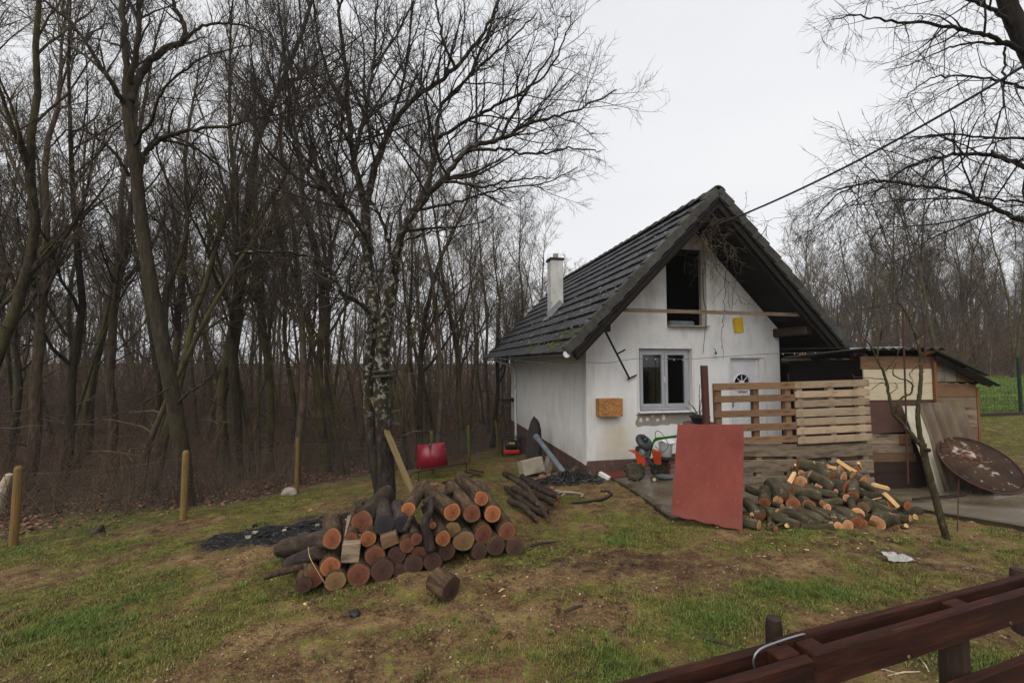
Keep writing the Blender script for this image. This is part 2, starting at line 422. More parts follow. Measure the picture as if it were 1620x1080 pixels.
idx = np.arange(ny * nx).reshape(ny, nx)
gF = np.stack([idx[:-1, :-1], idx[:-1, 1:], idx[1:, 1:], idx[1:, :-1]], -1).reshape(-1, 4)

k = NT('ground')
co = k.coord('Object')
aG, aD, aL, aA, aM = [k.attr(n) for n in ('grass', 'dark', 'litter', 'ash', 'meadow')]
nA = k.rng(k.noise(co, 4.5, 6, .6), .34, .66); nB = k.rng(k.noise(co, 17, 5, .62, .4), .33, .67); nD = k.rng(k.noise(co, 48, 4, .6), .33, .67); nC = k.rng(k.noise(co, 1.7, 5, .6), .35, .65)
mixed = k.math('ADD', k.math('MULTIPLY', nA, .4), k.math('ADD', k.math('MULTIPLY', nB, .35), k.math('MULTIPLY', nD, .25)))
tan = k.ramp(mixed, [(.2, '#4d3b28'), (.45, '#8f7555'), (.6, '#a98d6a'), (.8, '#c2a682')])
brown = k.ramp(mixed, [(.2, '#2b1f16'), (.45, '#5f4733'), (.62, '#7b6046'), (.82, '#9c8062')])
mud = k.mix(aD, tan, brown)
mud = k.mix(k.rng(k.math('ADD', nC, k.math('MULTIPLY', nB, .5)), .8, 1.1, 0, .6), mud, k.ramp(nD, [(.2, '#4d3323'), (.8, '#7b5c44')]))
gcol = k.ramp(mixed, [(.2, '#302a16'), (.42, '#625a2c'), (.6, '#807841'), (.85, '#a2985f')])
gcol = k.mix(k.rng(nC, .4, .9, 0, .6), gcol, k.ramp(nB, [(.1, '#40471f'), (.5, '#61672e'), (.9, '#818544')]))
gcol = k.mix(aM, gcol, k.ramp(nC, [(.3, '#587030'), (.7, '#6c823a')]))
gf = k.rng(k.math('ADD', aG, k.math('MULTIPLY', k.math('SUBTRACT', mixed, .5), 1.9)), .22, .56)
col = k.mix(gf, mud, gcol)
lit = k.ramp(nB, [(.1, '#33271f'), (.5, '#5a473a'), (.9, '#826a57')])
col = k.mix(k.rng(k.math('ADD', aL, k.math('MULTIPLY', k.math('SUBTRACT', nA, .5), .4)), .3, .6), col, lit)
col = k.mix(aA, col, k.ramp(nB, [(.2, '#0f0f10'), (.6, '#232324'), (.95, '#5a5856')]))
hv = k.n('HueSaturation'); hv.inputs['Value'].default_value = .68; hv.inputs['Saturation'].default_value = 1.12; k.l(col, hv.inputs['Color']); k.l(hv.outputs[0], k.b.inputs['Base Color'])
k.l(k.rng(k.math('MULTIPLY', aD, k.math('SUBTRACT', 1.0, aG)), .2, .8, .9, .55), k.b.inputs['Roughness'])
k.b.inputs['Specular IOR Level'].default_value = .25
k.bump(k.math('ADD', nB, k.math('MULTIPLY', nD, .5)), .9, .03)
M['ground'] = k.m
ground = np_mesh('ground', np.c_[GX.ravel(), GY.ravel(), GZ.ravel()], gF, M['ground'], smooth=True)
ground['kind'] = 'structure'
for nm, arr in (('grass', mg), ('dark', mdark), ('litter', mlit), ('ash', mash), ('meadow', mmead)):
    at_ = ground.data.attributes.new(nm, 'FLOAT', 'POINT'); at_.data.foreach_set('value', arr.astype(np.float32).ravel())

# concrete apron in front of the house and along the shed
k = NT('wet concrete'); co = k.coord('Object')
n1 = k.noise(co, 1.6, 7, .6); n2 = k.noise(co, 22, 6, .65); n3 = k.noise(co, .9, 4, .5)
col = k.ramp(n1, [(.3, '#4c4435'), (.5, '#61584a'), (.72, '#77705f')])
col = k.mix(k.rng(n2, .5, .75, 0, .6), col, '#4a3f2d')
col = k.mix(k.rng(k.noise(co, 3.1, 6, .7), .5, .7, 0, .7), col, '#4d4322')
k.l(col, k.b.inputs['Base Color']); k.l(k.rng(n3, .42, .62, .12, .6), k.b.inputs['Roughness'])
k.b.inputs['Specular IOR Level'].default_value = .5
k.bump(n2, .15, .004); M['slab'] = k.m
def slab_patch(back, front, nu=40, nv=16):
    def res(P, n):
        P = np.array([(p[0], p[1]) for p in P]); d = np.r_[0, np.cumsum(np.hypot(*np.diff(P, axis=0).T))]
        t = np.linspace(0, d[-1], n); return np.c_[np.interp(t, d, P[:, 0]), np.interp(t, d, P[:, 1])]
    Bk, Fr = res(back, nu), res(front, nu)
    v = np.linspace(0, 1, nv)[:, None, None]
    Q = Fr[None] * (1 - v) + Bk[None] * v
    jit = (fbm(Q[0, :, 0] * 6, Q[0, :, 1] * 6, 2) - .5) * .12
    Q[0, :, 1] += jit
    Z = ground_np(Q[..., 0], Q[..., 1]) + .045
    V = np.c_[Q.reshape(-1, 2), Z.ravel()]
    id2 = np.arange(nu * nv).reshape(nv, nu)
    Fq = np.stack([id2[:-1, :-1], id2[:-1, 1:], id2[1:, 1:], id2[1:, :-1]], -1).reshape(-1, 4)
    rim = np.r_[id2[0, :], id2[1:, -1], id2[-1, ::-1][1:], id2[::-1, 0][1:]]
    lo = V[rim].copy(); lo[:, 2] -= .2; o = len(V); V = np.r_[V, lo]; m = len(rim); i = np.arange(m - 1)
    Fq = np.r_[Fq, np.stack([rim[i], rim[i + 1], o + i + 1, o + i], -1)]
    return V, Fq
p1, p2, p3, p4, p5 = gp(1062, 824), gp(1230, 812), gp(1400, 800), gp(1500, 818), gp(1640, 842)
back = [HW(.32, -.02), HW(2.5, -.02), HW(4.9, -.02), (8.6, 7.25), (10.6, 6.6)]
front = [p1, p2, p3, p4, p5, (9.5, p5.y + .1)]
V, Fq = slab_patch([HW(.32, -.02), HW(2.5, -.02), HW(5.4, -.02), (6.6, 8.4), (7.3, 7.3), (7.4, 7.0), (8.4, 6.55), (10.8, 6.4)],
                   [p1, p2, p3, p4, p5, (11.0, p5.y + .2)], 70, 22)
sl = np_mesh('concrete_path', V, Fq, M['slab'], smooth=False); sl['kind'] = 'structure'
# ================================================================== HOUSE
Z0 = HC.z - .05
house = thing('house', 'small white plastered house with steep dark tiled roof and open loft', 'house', (HC.x, HC.y, Z0), HA)
def front(px, py, s0=0.0):
    """photo pixel -> (t, z) on the plane s = s0 of the house, z above the house base"""
    d = ray(px, py); o = Vector((0, 0, CAMZ)) - Vector((HC.x, HC.y, Z0))
    kk = (s0 - o.dot(bx_)) / d.dot(bx_); p = o + d * kk
    return p.dot(ax), p.z
def side(px, py, t0=0.0):
    d = ray(px, py); o = Vector((0, 0, CAMZ)) - Vector((HC.x, HC.y, Z0))
    kk = (t0 - o.dot(ax)) / d.dot(ax); p = o + d * kk
    return p.dot(bx_), p.z
WID, LEN, OV = 5.0, 8.0, 1.15
RZ = 5.62 - Z0; EZ = 2.28 - Z0; RUN = 3.30; BACK = 9.55
SL = (RZ - EZ) / RUN; SA = math.atan(SL); DECK = .16
zun = lambda t: RZ - SL * abs(t - 2.5) - DECK / math.cos(SA) - .03      # underside of the roof
# --- plaster
k = NT('dirty white plaster'); co = k.coord('Object')
st = k.coord('Object', (1.6, 1.6, .6)); n1 = k.noise(st, 2.2, 8, .65); n2 = k.noise(co, 1.3, 6, .6); n3 = k.noise(co, 30, 6, .65)
col = k.ramp(n1, [(.25, '#d0cecb'), (.5, '#e0dfdd'), (.8, '#e8e7e6')])
col = k.mix(k.rng(n2, .5, .8, 0, .4), col, '#b3aea5')
sx = k.n('SeparateXYZ'); k.l(co, sx.inputs[0])
def gauss(cx_, cz_, rx, rz):
    a = k.math('POWER', k.math('DIVIDE', k.math('SUBTRACT', sx.outputs[0], cx_), rx), 2.0); b = k.math('POWER', k.math('DIVIDE', k.math('SUBTRACT', sx.outputs[2], cz_), rz), 2.0)
    return k.math('EXPONENT', k.math('MULTIPLY', k.math('ADD', a, b), -1.0))
yst = k.math('MULTIPLY', gauss(.75, .75, .42, .55), k.rng(n2, .3, .6, .45, 1.0))
col = k.mix(k.math('MULTIPLY', yst, .75), col, '#b5a173')
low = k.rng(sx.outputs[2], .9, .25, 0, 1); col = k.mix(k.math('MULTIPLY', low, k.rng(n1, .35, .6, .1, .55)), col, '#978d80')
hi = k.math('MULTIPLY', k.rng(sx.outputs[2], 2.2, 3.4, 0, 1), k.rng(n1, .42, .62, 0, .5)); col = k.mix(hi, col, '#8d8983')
col = k.mix(k.rng(k.noise(k.coord('Object', (2.5, 2.5, .5)), 7, 6, .7), .60, .76, 0, .5), col, '#918c84')
k.l(col, k.b.inputs['Base Color']); k.b.inputs['Roughness'].default_value = .9; k.b.inputs['Specular IOR Level'].default_value = .2
k.bump(k.noise(co, 26, 2, .5), .12, .003); M['plaster'] = k.m
M['trimwhite'] = mat('white painted plaster', [(.3, '#c6c3bd'), (.55, '#d8d6d1'), (.8, '#e0deda')], 3, 7, (3, 3, .6), .85, None, .2, 40, .003)
M['plinth'] = mat('brown plinth paint', [(.3, '#43302c'), (.5, '#59423c'), (.75, '#6a5149')], 4, 8, (1, 1, 1), .85, None, .3, 40, .005, over=[('#7d746a', 7, .58, .72, (3, 3, .3)), ('#3c312c', 2, .55, .8)])
M['render'] = mat('grey render', [(.3, '#857e75'), (.6, '#948d83'), (.8, '#736d64')], 9, 8, rough=.95, bump=.5, bscale=50, bdist=.004)
M['tile'] = mat('mossy dark concrete tile', [(.3, '#232327'), (.55, '#2f2f33'), (.8, '#3b3a3b')], 7, 9, (1, 1, 1), .62, None, .35, 60, .004,
                over=[('#5e5d59', 24, .66, .74), ('#2f3018', 4, .7, .85), ('#55534f', 2.2, .5, .8)], rnd=.32, spec=.35)
M['tile_moss'] = mat('moss covered tile', [(.3, '#23231c'), (.5, '#36351f'), (.7, '#4b4a22')], 9, 9, (1, 1, 1), .85, None, .5, 50, .008, rnd=.25)
M['tile_edge'] = mat('lichened verge tile', [(.3, '#2a2928'), (.5, '#3f3d39'), (.75, '#57544c')], 8, 9, (1, 1, 1), .75, None, .4, 50, .005, over=[('#4a4722', 5, .6, .75)], rnd=.2)
M['moss'] = mat('moss', [(.3, '#2f3312'), (.55, '#545520'), (.75, '#75702f')], 20, 6, rough=1, bump=.8, bscale=70, bdist=.01)
# glass over a dark room
k = NT('window glass'); k.t.nodes.remove(k.b)
gl = k.n('BsdfGlossy'); gl.inputs['Roughness'].default_value = .02; tr = k.n('BsdfTransparent'); tr.inputs[0].default_value = (.75, .78, .78, 1)
fr = k.n('Fresnel'); fr.inputs[0].default_value = 1.5; ms = k.n('MixShader')
k.l(fr.outputs[0], ms.inputs[0]); k.l(tr.outputs[0], ms.inputs[1]); k.l(gl.outputs[0], ms.inputs[2]); k.l(ms.outputs[0], k.out.inputs[0]); M['glass'] = k.m
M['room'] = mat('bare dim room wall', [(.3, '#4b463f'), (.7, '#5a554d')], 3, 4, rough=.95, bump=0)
M['loftdark'] = mat('dark loft boards', [(.3, '#191613'), (.7, '#29241f')], 4, 5, (1, 1, 6), .95, None, .2)  # loft floor and lintel in a very dark brown

def plate(outer, holes, d, s0=0.0):
    """flat wall with real openings : outline and holes in (t, z), thickness d behind s0"""
    bm = bmesh.new(); edges = []
    for lp in [outer] + holes:
        vs_ = [bm.verts.new((p[0], s0, p[1])) for p in lp]
        edges += [bm.edges.new((vs_[i], vs_[(i + 1) % len(vs_)])) for i in range(len(vs_))]
    bmesh.ops.triangle_fill(bm, use_beauty=True, edges=edges)
    bmesh.ops.recalc_face_normals(bm, faces=bm.faces)
    r = bmesh.ops.extrude_face_region(bm, geom=bm.faces[:])
    for e in r['geom']:
        if isinstance(e, bmesh.types.BMVert): e.co.y += d
    bmesh.ops.recalc_face_normals(bm, faces=bm.faces)
    return bm
def bm_obj(name, bm, m, parent, smooth=False):
    me = bpy.data.meshes.new(name); bm.to_mesh(me); bm.free(); me.materials.append(m); return link(name, me, parent)
def rect(a, b): return [(a[0], b[1]), (b[0], b[1]), (b[0], a[1]), (a[0], a[1])]
wa, wb = front(1010.5, 551), front(1096, 650)
da, db = front(1155, 566), front(1212, 706)
la, lb = front(1053, 392), front(1118.5, 516)
for nm, v in (('window', (wa, wb)), ('door', (da, db)), ('loft', (la, lb))): print('HOUSE', nm, [tuple(round(c, 2) for c in q) for q in v])
lz = min(la[1], zun(lb[0]) - .05, zun(la[0]) - .05)
outer = [(0, -.3), (WID, -.3), (WID, zun(WID) - .0), (2.5, zun(2.5)), (0, zun(0))]
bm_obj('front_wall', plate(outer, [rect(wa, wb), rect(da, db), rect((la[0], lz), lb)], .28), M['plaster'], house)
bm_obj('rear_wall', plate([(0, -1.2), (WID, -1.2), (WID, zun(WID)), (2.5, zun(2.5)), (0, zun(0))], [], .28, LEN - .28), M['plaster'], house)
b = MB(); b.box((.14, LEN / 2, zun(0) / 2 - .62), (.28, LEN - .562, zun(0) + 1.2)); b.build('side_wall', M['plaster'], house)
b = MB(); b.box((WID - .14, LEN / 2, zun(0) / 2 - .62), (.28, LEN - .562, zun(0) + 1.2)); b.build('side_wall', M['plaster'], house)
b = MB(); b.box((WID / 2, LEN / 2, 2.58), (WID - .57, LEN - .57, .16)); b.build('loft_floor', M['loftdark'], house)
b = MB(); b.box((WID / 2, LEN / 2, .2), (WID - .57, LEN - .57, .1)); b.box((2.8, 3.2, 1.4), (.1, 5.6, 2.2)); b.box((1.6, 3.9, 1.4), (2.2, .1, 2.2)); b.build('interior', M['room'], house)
# plinth, corner trims
_, zpf = front(928, 729); _, zpl = side(927, 735.5)
b = MB()
b.prism([(-.016, -.3), (da[0] - .02, -.3), (da[0] - .02, zpf), (.0, zpf), (-.016, zpl)], .03, Matrix.Translation((0, -.014, 0))); b.build('plinth', M['plinth'], house)
b = MB(); b.prism([(db[0] + .02, -.3), (WID + .016, -.3), (WID + .016, zpf), (db[0] + .02, zpf)], .03, Matrix.Translation((0, -.014, 0))); b.build('plinth', M['plinth'], house)
b = MB(); b.box((-.001, LEN / 2 + .01, (zpl - 1.3) / 2), (.03, LEN, zpl + 1.3)); b.build('plinth', M['plinth'], house)
b = MB(); b.box((.10, -.002, (zpf + zun(.2) - .1) / 2), (.205, .012, zun(.2) - .1 - zpf)); b.build('corner_trim', M['trimwhite'], house)
b = MB(); b.box((-.003, .12, (zpl + zun(0)) / 2), (.012, .24, zun(0) - zpl)); b.build('corner_trim', M['trimwhite'], house)
def surround(a, b_, w, nm, bottom=False):
    m = MB(); x0, x1, z0_, z1 = a[0], b_[0], b_[1], a[1]
    m.box((x0 - w / 2, .0, (z0_ + z1) / 2), (w, .014, z1 - z0_)); m.box((x1 + w / 2, .0, (z0_ + z1) / 2), (w, .014, z1 - z0_))
    m.box(((x0 + x1) / 2, .0, z1 + w / 2), (x1 - x0 + 2 * w, .014, w)); return m.build(nm, M['trimwhite'], house)
surround(wa, wb, .06, 'window_surround'); surround(da, db, .075, 'door_surround')
# --- window
win = MB()
x0, x1, z1, z0w = wa[0] + .012, wb[0] - .012, wa[1] - .012, wb[1] + .03
fy = .13
def framebox(m, x0, x1, z0, z1, w, y, d, bw=None):
    bw = bw or w
    m.box((x0 + w / 2, y, (z0 + z1) / 2), (w, d, z1 - z0), bev=.006); m.box((x1 - w / 2, y, (z0 + z1) / 2), (w, d, z1 - z0), bev=.006)
    m.box(((x0 + x1) / 2, y, z1 - w / 2), (x1 - x0 - 2 * w, d, w)); m.box(((x0 + x1) / 2, y, z0 + bw / 2), (x1 - x0 - 2 * w, d, bw))
framebox(win, x0, x1, z0w, z1, .055, fy, .07, .075)
M['frame_grey'] = mat('pale grey window plastic', [(.3, '#97979c'), (.7, '#a8a8ad')], 2, 4, rough=.35, bump=.02, spec=.4)
wo = win.build('window', M['frame_grey'], house)
xm = (x0 + x1) / 2 + .02
for sx0, sx1 in ((x0 + .052, xm - .004), (xm + .004, x1 - .052)):
    m = MB(); framebox(m, sx0, sx1, z0w + .072, z1 - .052, .075, fy - .018, .066); m.build('sash', M['frame_grey'], wo)
    m = MB(); m.box(((sx0 + sx1) / 2, fy, (z0w + z1 + .02) / 2), (sx1 - sx0 - .14, .012, z1 - z0w - .26)); m.build('pane', M['glass'], wo)
m = MB(); m.box((xm - .02, fy - .06, (z0w + z1) / 2), (.022, .03, .12), bev=.008); m.box((xm - .02, fy - .085, (z0w + z1) / 2 - .03), (.016, .02, .11), bev=.006); m.build('handle', M['white_pvc'], wo)
for i, hx in enumerate((x0 + .14, (x0 + x1) / 2 - .12, (x0 + x1) / 2 + .2, x1 - .14)):
    m = MB(); m.box((hx, fy - .043, z0w + .045), (.035, .016, .012), bev=.004); m.build('drain_cap', M['white_pvc'], wo)
m = MB(); m.box((wa[0] * .5 + wb[0] * .5, -.03, wb[1] + .005), (wb[0] - wa[0] + .1, .2, .035), bev=.008); m.build('sill', M['trimwhite'], wo)
# net curtain edge on both sides of the room behind the panes
m = MB()
for cx0, cx1 in ((x0 + .02, x0 + .18), (x1 - .22, x1 - .04)):
    n = 9; V = []
    for i in range(n):
        for z in (z0w + .1, z1 - .06): V.append((cx0 + (cx1 - cx0) * i / (n - 1), fy + .16 + .02 * (i % 2), z))
    m.add(V, [(2 * i, 2 * i + 2, 2 * i + 3, 2 * i + 1) for i in range(n - 1)])
m.build('curtain', mat('grimy curtain', [(.3, '#22211e'), (.7, '#302f2b')], 3, 4, (6, 6, 1), .95, bump=.1), wo)
# grey render patch below the sill, with scraps of white paint left
rs = np.random.RandomState(3)
pa, pb = front(1009, 655), front(1101, 670)
poly = [(pa[0], pa[1])]
xs = np.linspace(pa[0] - .02, pb[0], 46); low = pb[1] - .01 + .05 * (fbm(xs * 5, xs * 0 + 3, 3) - .5) + .03 * (xs > pa[0] + .8)
poly = [(pa[0] - .04 + .03 * math.sin(i * 1.7), pa[1] + (low[0] - pa[1]) * i / 4) for i in range(4)] + list(zip(xs, low)) + [(pb[0] + .02, pa[1])]
m = MB(); m.prism(poly, .006, Matrix.Translation((0, -.005, 0))); m.build('render_patch', M['render'], house)
for px, py, w_, h_ in ((1013.5, 664, .085, .11), (1024, 663, .08, .08), (1032, 657.5, .05, .06), (1040, 664, .09, .06), (1049.5, 660, .08, .14)):
    c_ = front(px, py); n = 11
    pl = [(c_[0] + w_ * .5 * math.cos(2 * math.pi * i / n) * (.75 + .4 * rs.rand()), c_[1] + h_ * .5 * math.sin(2 * math.pi * i / n) * (.75 + .4 * rs.rand())) for i in range(n)]
    m = MB(); m.prism(pl, .004, Matrix.Translation((0, -.0085, 0))); m.build('paint_scrap', M['trimwhite'], house)
# --- door
dx0, dx1, dz0, dz1 = da[0] + .004, db[0] - .09, db[1], da[1] - .004
m = MB(); framebox(m, dx0, dx1, dz0, dz1, .07, .12, .08, .04); do = m.build('door', M['white_pvc'], house)
lx0, lx1, lz0_, lz1_ = dx0 + .072, dx1 - .072, dz0 + .045, dz1 - .072
fc = front(1173.5, 606, .1); fr_ = .21
# leaf with a half-round light
n = 18
hole = [(fc[0] + fr_ * math.cos(math.pi * i / n), fc[1] + fr_ * math.sin(math.pi * i / n)) for i in range(n + 1)]
lf = bm_obj('door_leaf', plate([(lx0, lz0_), (lx1, lz0_), (lx1, lz1_), (lx0, lz1_)], [hole], .05, .095), M['white_pvc'], do)
m = MB()
arc = [(fc[0] + (fr_ + .015) * math.cos(math.pi * i / n), .09, fc[1] + (fr_ + .015) * math.sin(math.pi * i / n)) for i in range(n + 1)]
m.tube(arc, .018, 6); m.tube([arc[-1], arc[0]], .018, 6)
for i in (1, 2, 3): a = math.pi * i / 4; m.tube([(fc[0], .1, fc[1]), (fc[0] + fr_ * math.cos(a), .1, fc[1] + fr_ * math.sin(a))], .011, 5)
hub = [(fc[0] + .07 * math.cos(math.pi * i / 8), fc[1] + .07 * math.sin(math.pi * i / 8)) for i in range(9)]
m.prism(hub, .02, Matrix.Translation((0, .092, 0))); m.build('fanlight_bars', M['white_pvc'], do)
m = MB(); m.prism([(fc[0] + (fr_ - .003) * math.cos(math.pi * i / n), fc[1] + (fr_ - .003) * math.sin(math.pi * i / n)) for i in range(n + 1)], .008, Matrix.Translation((0, .118, 0))); m.build('fanlight_pane', M['glass'], do)
for pz0, pz1 in ((lz0_ + .12, lz0_ + .62), (lz0_ + .74, fc[1] - .15)):
    for q in (0, 1):
        pw = (lx1 - lx0) / 2; m = MB(); framebox(m, lx0 + q * pw + .07, lx0 + (q + 1) * pw - .04, pz0, pz1, .022, .092, .012); m.build('panel_moulding', M['white_pvc'], do)
m = MB(); zc = fc[1] - .2; m.box(((lx0 + lx1) / 2 - .03, .088, zc), (.24, .016, .045), bev=.005); m.build('letter_slot', mat('pale steel', [(.5, '#b5b5b6')], rough=.3, metal=.5, bump=0), do)
m = MB(); m.box((lx0 + .04, .08, zc - .25), (.03, .02, .2), bev=.005); m.tube([(lx0 + .04, .075, zc - .2), (lx0 + .04, .04, zc - .2), (lx0 + .15, .035, zc - .2)], .009, 6); m.build('handle', M['zinc'], do)
m = MB(); m.box(((da[0] + db[0]) / 2, -.02, dz0 - .03), (db[0] - da[0], .5, .06)); m.build('doorstep', M['concrete'], house)
m = MB(); m.box((db[0] - .045, .12, (dz0 + dz1) / 2), (.085, .2, dz1 - dz0)); m.build('door_reveal', M['trimwhite'], house)
# --- loft opening : pale boarded reveal on the right, plank and tray on its sill
M['reveal'] = mat('pale raw board', [(.3, '#8d8579'), (.6, '#a39c90'), (.8, '#7a7266')], 4, 8, (6, 6, .8), .9, None, .2, 20)
lox = front(1108.5, 450)[0]
m = MB(); m.box(((lox + lb[0]) / 2, .02, (lz + lb[1]) / 2), (lb[0] - lox - .004, .06, lz - lb[1])); lo_ = m.build('loft_opening', M['reveal'], house)
m = MB(); m.box(((la[0] + lox) / 2, .14, lz - .05), (lox - la[0], .2, .09)); m.build('lintel', M['loftdark'], lo_)
m = MB(); m.box(((la[0] + lb[0]) / 2, .02, lb[1] - .012), (lb[0] - la[0], .3, .03), bev=.006); m.build('sill', M['reveal'], lo_)
t_ = front(1082, 508)
m = MB(); m.box((t_[0] - .03, .12, lb[1] + .06), (.62, .25, .11), bev=.03); tag(m.build('plastic_tray', M['grey_pvc'], None), 'grey plastic tray lying on the sill of the open loft', 'tray').matrix_world = Matrix.Translation((HC.x, HC.y, Z0)) @ Matrix.Rotation(HA, 4, 'Z')
# --- roof
roof_m = MB()
for sg in (-1, 1):
    dirv = Vector((sg * math.cos(SA), 0, -math.sin(SA))); up = Vector((sg * math.sin(SA), 0, math.cos(SA)))
    ln = RUN / math.cos(SA)
    c_ = Vector((2.5, (BACK - OV) / 2, RZ)) + dirv * (ln / 2 + .02) - up * (.075)
    roof_m.box((0, 0, 0), (ln - .02, BACK + OV - .02, .05), basis(dirv, Vector((0, 1, 0)), up, c_))
roof = roof_m.build('roof', M['roofwood'], house)
def slope_mat(sg, u, s, h=0.0):
    """frame on a roof slope : u down from the ridge, s along it, h above it"""
    dirv = Vector((sg * math.cos(SA), 0, -math.sin(SA))); up = Vector((sg * math.sin(SA), 0, math.cos(SA)))
    p = Vector((2.5, s, RZ)) + dirv * u + up * h
    y = Vector((0, 1, 0))
    return basis(dirv, y, up, p) if sg > 0 else basis(dirv, y * 1, up, p)
NC = 12; CU = (RUN / math.cos(SA) + .05) / NC; NT_ = 36; TW = (BACK + OV) / NT_
def tile_geo():
    prof = []                                   # across the tile (along s)
    for i in range(9):
        q = i / 8; h = .016 * max(0, math.cos((q - .25) * 2 * math.pi * 1.0)) ** .7 + .016 * max(0, math.cos((q - .75) * 2 * math.pi)) ** .7
        prof.append((q * TW * 1.03, h))
    ln = CU * 1.18; V = []
    for y, h in prof: V += [(0, y, h - .012), (ln, y, h + .046), (ln, y, h + .0)]
    Fs = []
    for i in range(8):
        a = 3 * i; c_ = 3 * (i + 1); Fs += [(a, a + 1, c_ + 1, c_), (a + 1, a + 2, c_ + 2, c_ + 1)]
    return V, Fs
tV, tF = tile_geo()
tb = MB(); tb.add(tV, tF); tile_o = tb.build('tile', M['tile'], roof); tile_me = tile_o.data
tile_mo = tile_me.copy(); tile_mo.materials[0] = M['tile_moss']
rng = random.Random(5)
slots = [(c_, i) for c_ in range(NC) for i in range(NT_)]
def tile_m(sg, c_, i):
    j = Matrix.Rotation(rng.uniform(-.012, .012), 4, 'Z') @ Matrix.Rotation(rng.uniform(-.01, .01), 4, 'Y')
    return slope_mat(sg, c_ * CU + rng.uniform(-.012, .012), -OV + i * TW, .0 + rng.uniform(0, .008)) @ j
chs = None
slots.sort(key=lambda q: q[1] - .2 * q[0]); first = True
rest = MB()
def mossy(c_, i):
    return (c_ >= NC - 2 and i < 6 and rng.random() < .4) or (c_ >= NC - 1 and rng.random() < .12) or (i == 0 and rng.random() < .3)
for n_, (c_, i) in enumerate(slots):
    if n_ < 285:
        o = tile_o if first else tile_o.copy()
        if not first: COL.objects.link(o)
        first = False
        if mossy(c_, i): o.data = tile_mo
        o.matrix_local = tile_m(-1, c_, i)
    else: rest.add(tV, tF, tile_m(-1, c_, i))
ro = rest.build('tile_field', M['tile'], roof, fix=False); ro['kind'] = 'stuff'
rest = MB()
for c_ in range(NC):
    for i in range(NT_): rest.add(tV, tF, tile_m(1, c_, i))
ro = rest.build('tile_field', M['tile'], roof, fix=False); ro['kind'] = 'stuff'
# verge tiles along both front edges, ridge caps
vb = MB(); vb.box((CU * .53, 0, -.03), (CU * 1.08, .05, .19), bev=.012); vb.box((CU * .53, .05, .05), (CU * 1.07, .1, .03), bev=.008)
vo = vb.build('verge_tile', M['tile_edge'], roof); vme = vo.data; first = True
for sg in (-1, 1):
    for c_ in range(NC):
        o = vo if first else vo.copy()
        if not first: COL.objects.link(o)
        first = False
        o.matrix_local = slope_mat(sg, c_ * CU + .01, -OV - .03, .022) @ Matrix.Rotation(-.085 + rng.uniform(-.02, .02), 4, 'Y')
arc = [(.17 * math.sin(a), .17 * math.cos(a) - .11) for a in np.linspace(-1.25, 1.25, 8)]; arc2 = [(x * .86, z * .86 - .012) for x, z in arc[::-1]]
rb = MB(); rb.prism(arc + arc2, .46); rio = rb.build('ridge_tile', M['tile_edge'], roof); first = True
nr = 27
for i in range(nr):
    o = rio if first else rio.copy()
    if not first: COL.objects.link(o)
    first = False
    o.matrix_local = Matrix.Translation((2.5, -OV - .05 + i * (BACK + OV) / nr, RZ + .05 + rng.uniform(-.006, .006))) @ Matrix.Rotation(-.10 + rng.uniform(-.02, .02), 4, 'X')
# boards under the overhang, barge boards, wall plates, tie board
for sg in (-1, 1):
    nb = 17; bw = (RUN / math.cos(SA) - .1) / nb
    for i in range(nb):
        m = MB(); m.box((bw / 2, 0, 0), (bw - .008, OV + .1, .022)); o = m.build('soffit_board', M['roofwood'], roof)
        o.matrix_local = slope_mat(sg, .08 + i * bw, -OV / 2 - .01, -.118 + rng.uniform(-.003, .003))
    m = MB(); m.box((RUN / math.cos(SA) / 2 + .03, 0, -.12), (RUN / math.cos(SA) - .08, .035, .16)); o = m.build('barge_board', M['roofwood'], roof); o.matrix_local = slope_mat(sg, 0, -OV + .01, -.04)
    m = MB(); m.box((RUN / math.cos(SA) / 2 + .03, 0, -.2), (RUN / math.cos(SA) - .12, .09, .13)); o = m.build('rafter', M['roofwood'], roof); o.matrix_local = slope_mat(sg, .03, -OV + .12, -.03)
    tt = 2.5 + sg * 2.42
    m = MB(); m.box((tt, -.45, zun(tt) - .17), (.18, .95, .2), bev=.02); m.build('wall_plate', M['plank_dark'], roof)
m = MB(); m.box((2.5, -.5, zun(2.5) - .14), (.16, 1.1, .2)); m.build('ridge_beam', M['roofwood'], roof)
ta, tbp = front(979, 490, -OV + .2), front(1285, 497, -OV + .2)
m = MB(); m.box(((ta[0] + tbp[0]) / 2, -OV + .2, (ta[1] + tbp[1]) / 2 - .01), (tbp[0] - ta[0], .03, .075)); m.build('tie_board', M['plank_grey'], roof)
# eaves gutter on the left
ge = Vector((2.5 - RUN - .03, 0, EZ - .10))
pr = [(.065 * math.sin(a), -.065 * math.cos(a)) for a in np.linspace(-1.45, 1.45, 9)]; pr2 = [(x * .9, z * .9 + .002) for x, z in pr[::-1]]
m = MB(); m.prism(pr + pr2, BACK + OV, Matrix.Translation((ge.x, -OV - .02, ge.z))); gu = m.build('gutter', mat('grey gutter', [(.3, '#4e5052'), (.7, '#67696a')], 3, 5, rough=.5), roof)
m = MB(); m.lathe([(.0, .0), (.066, .0), (.066, .02), (0, .02)], 20, Matrix.Translation((ge.x - .03, -OV - .03, ge.z)) @ Matrix.Rotation(-R(90), 4, 'X')); m.build('gutter_end', M['white_pvc'], gu)
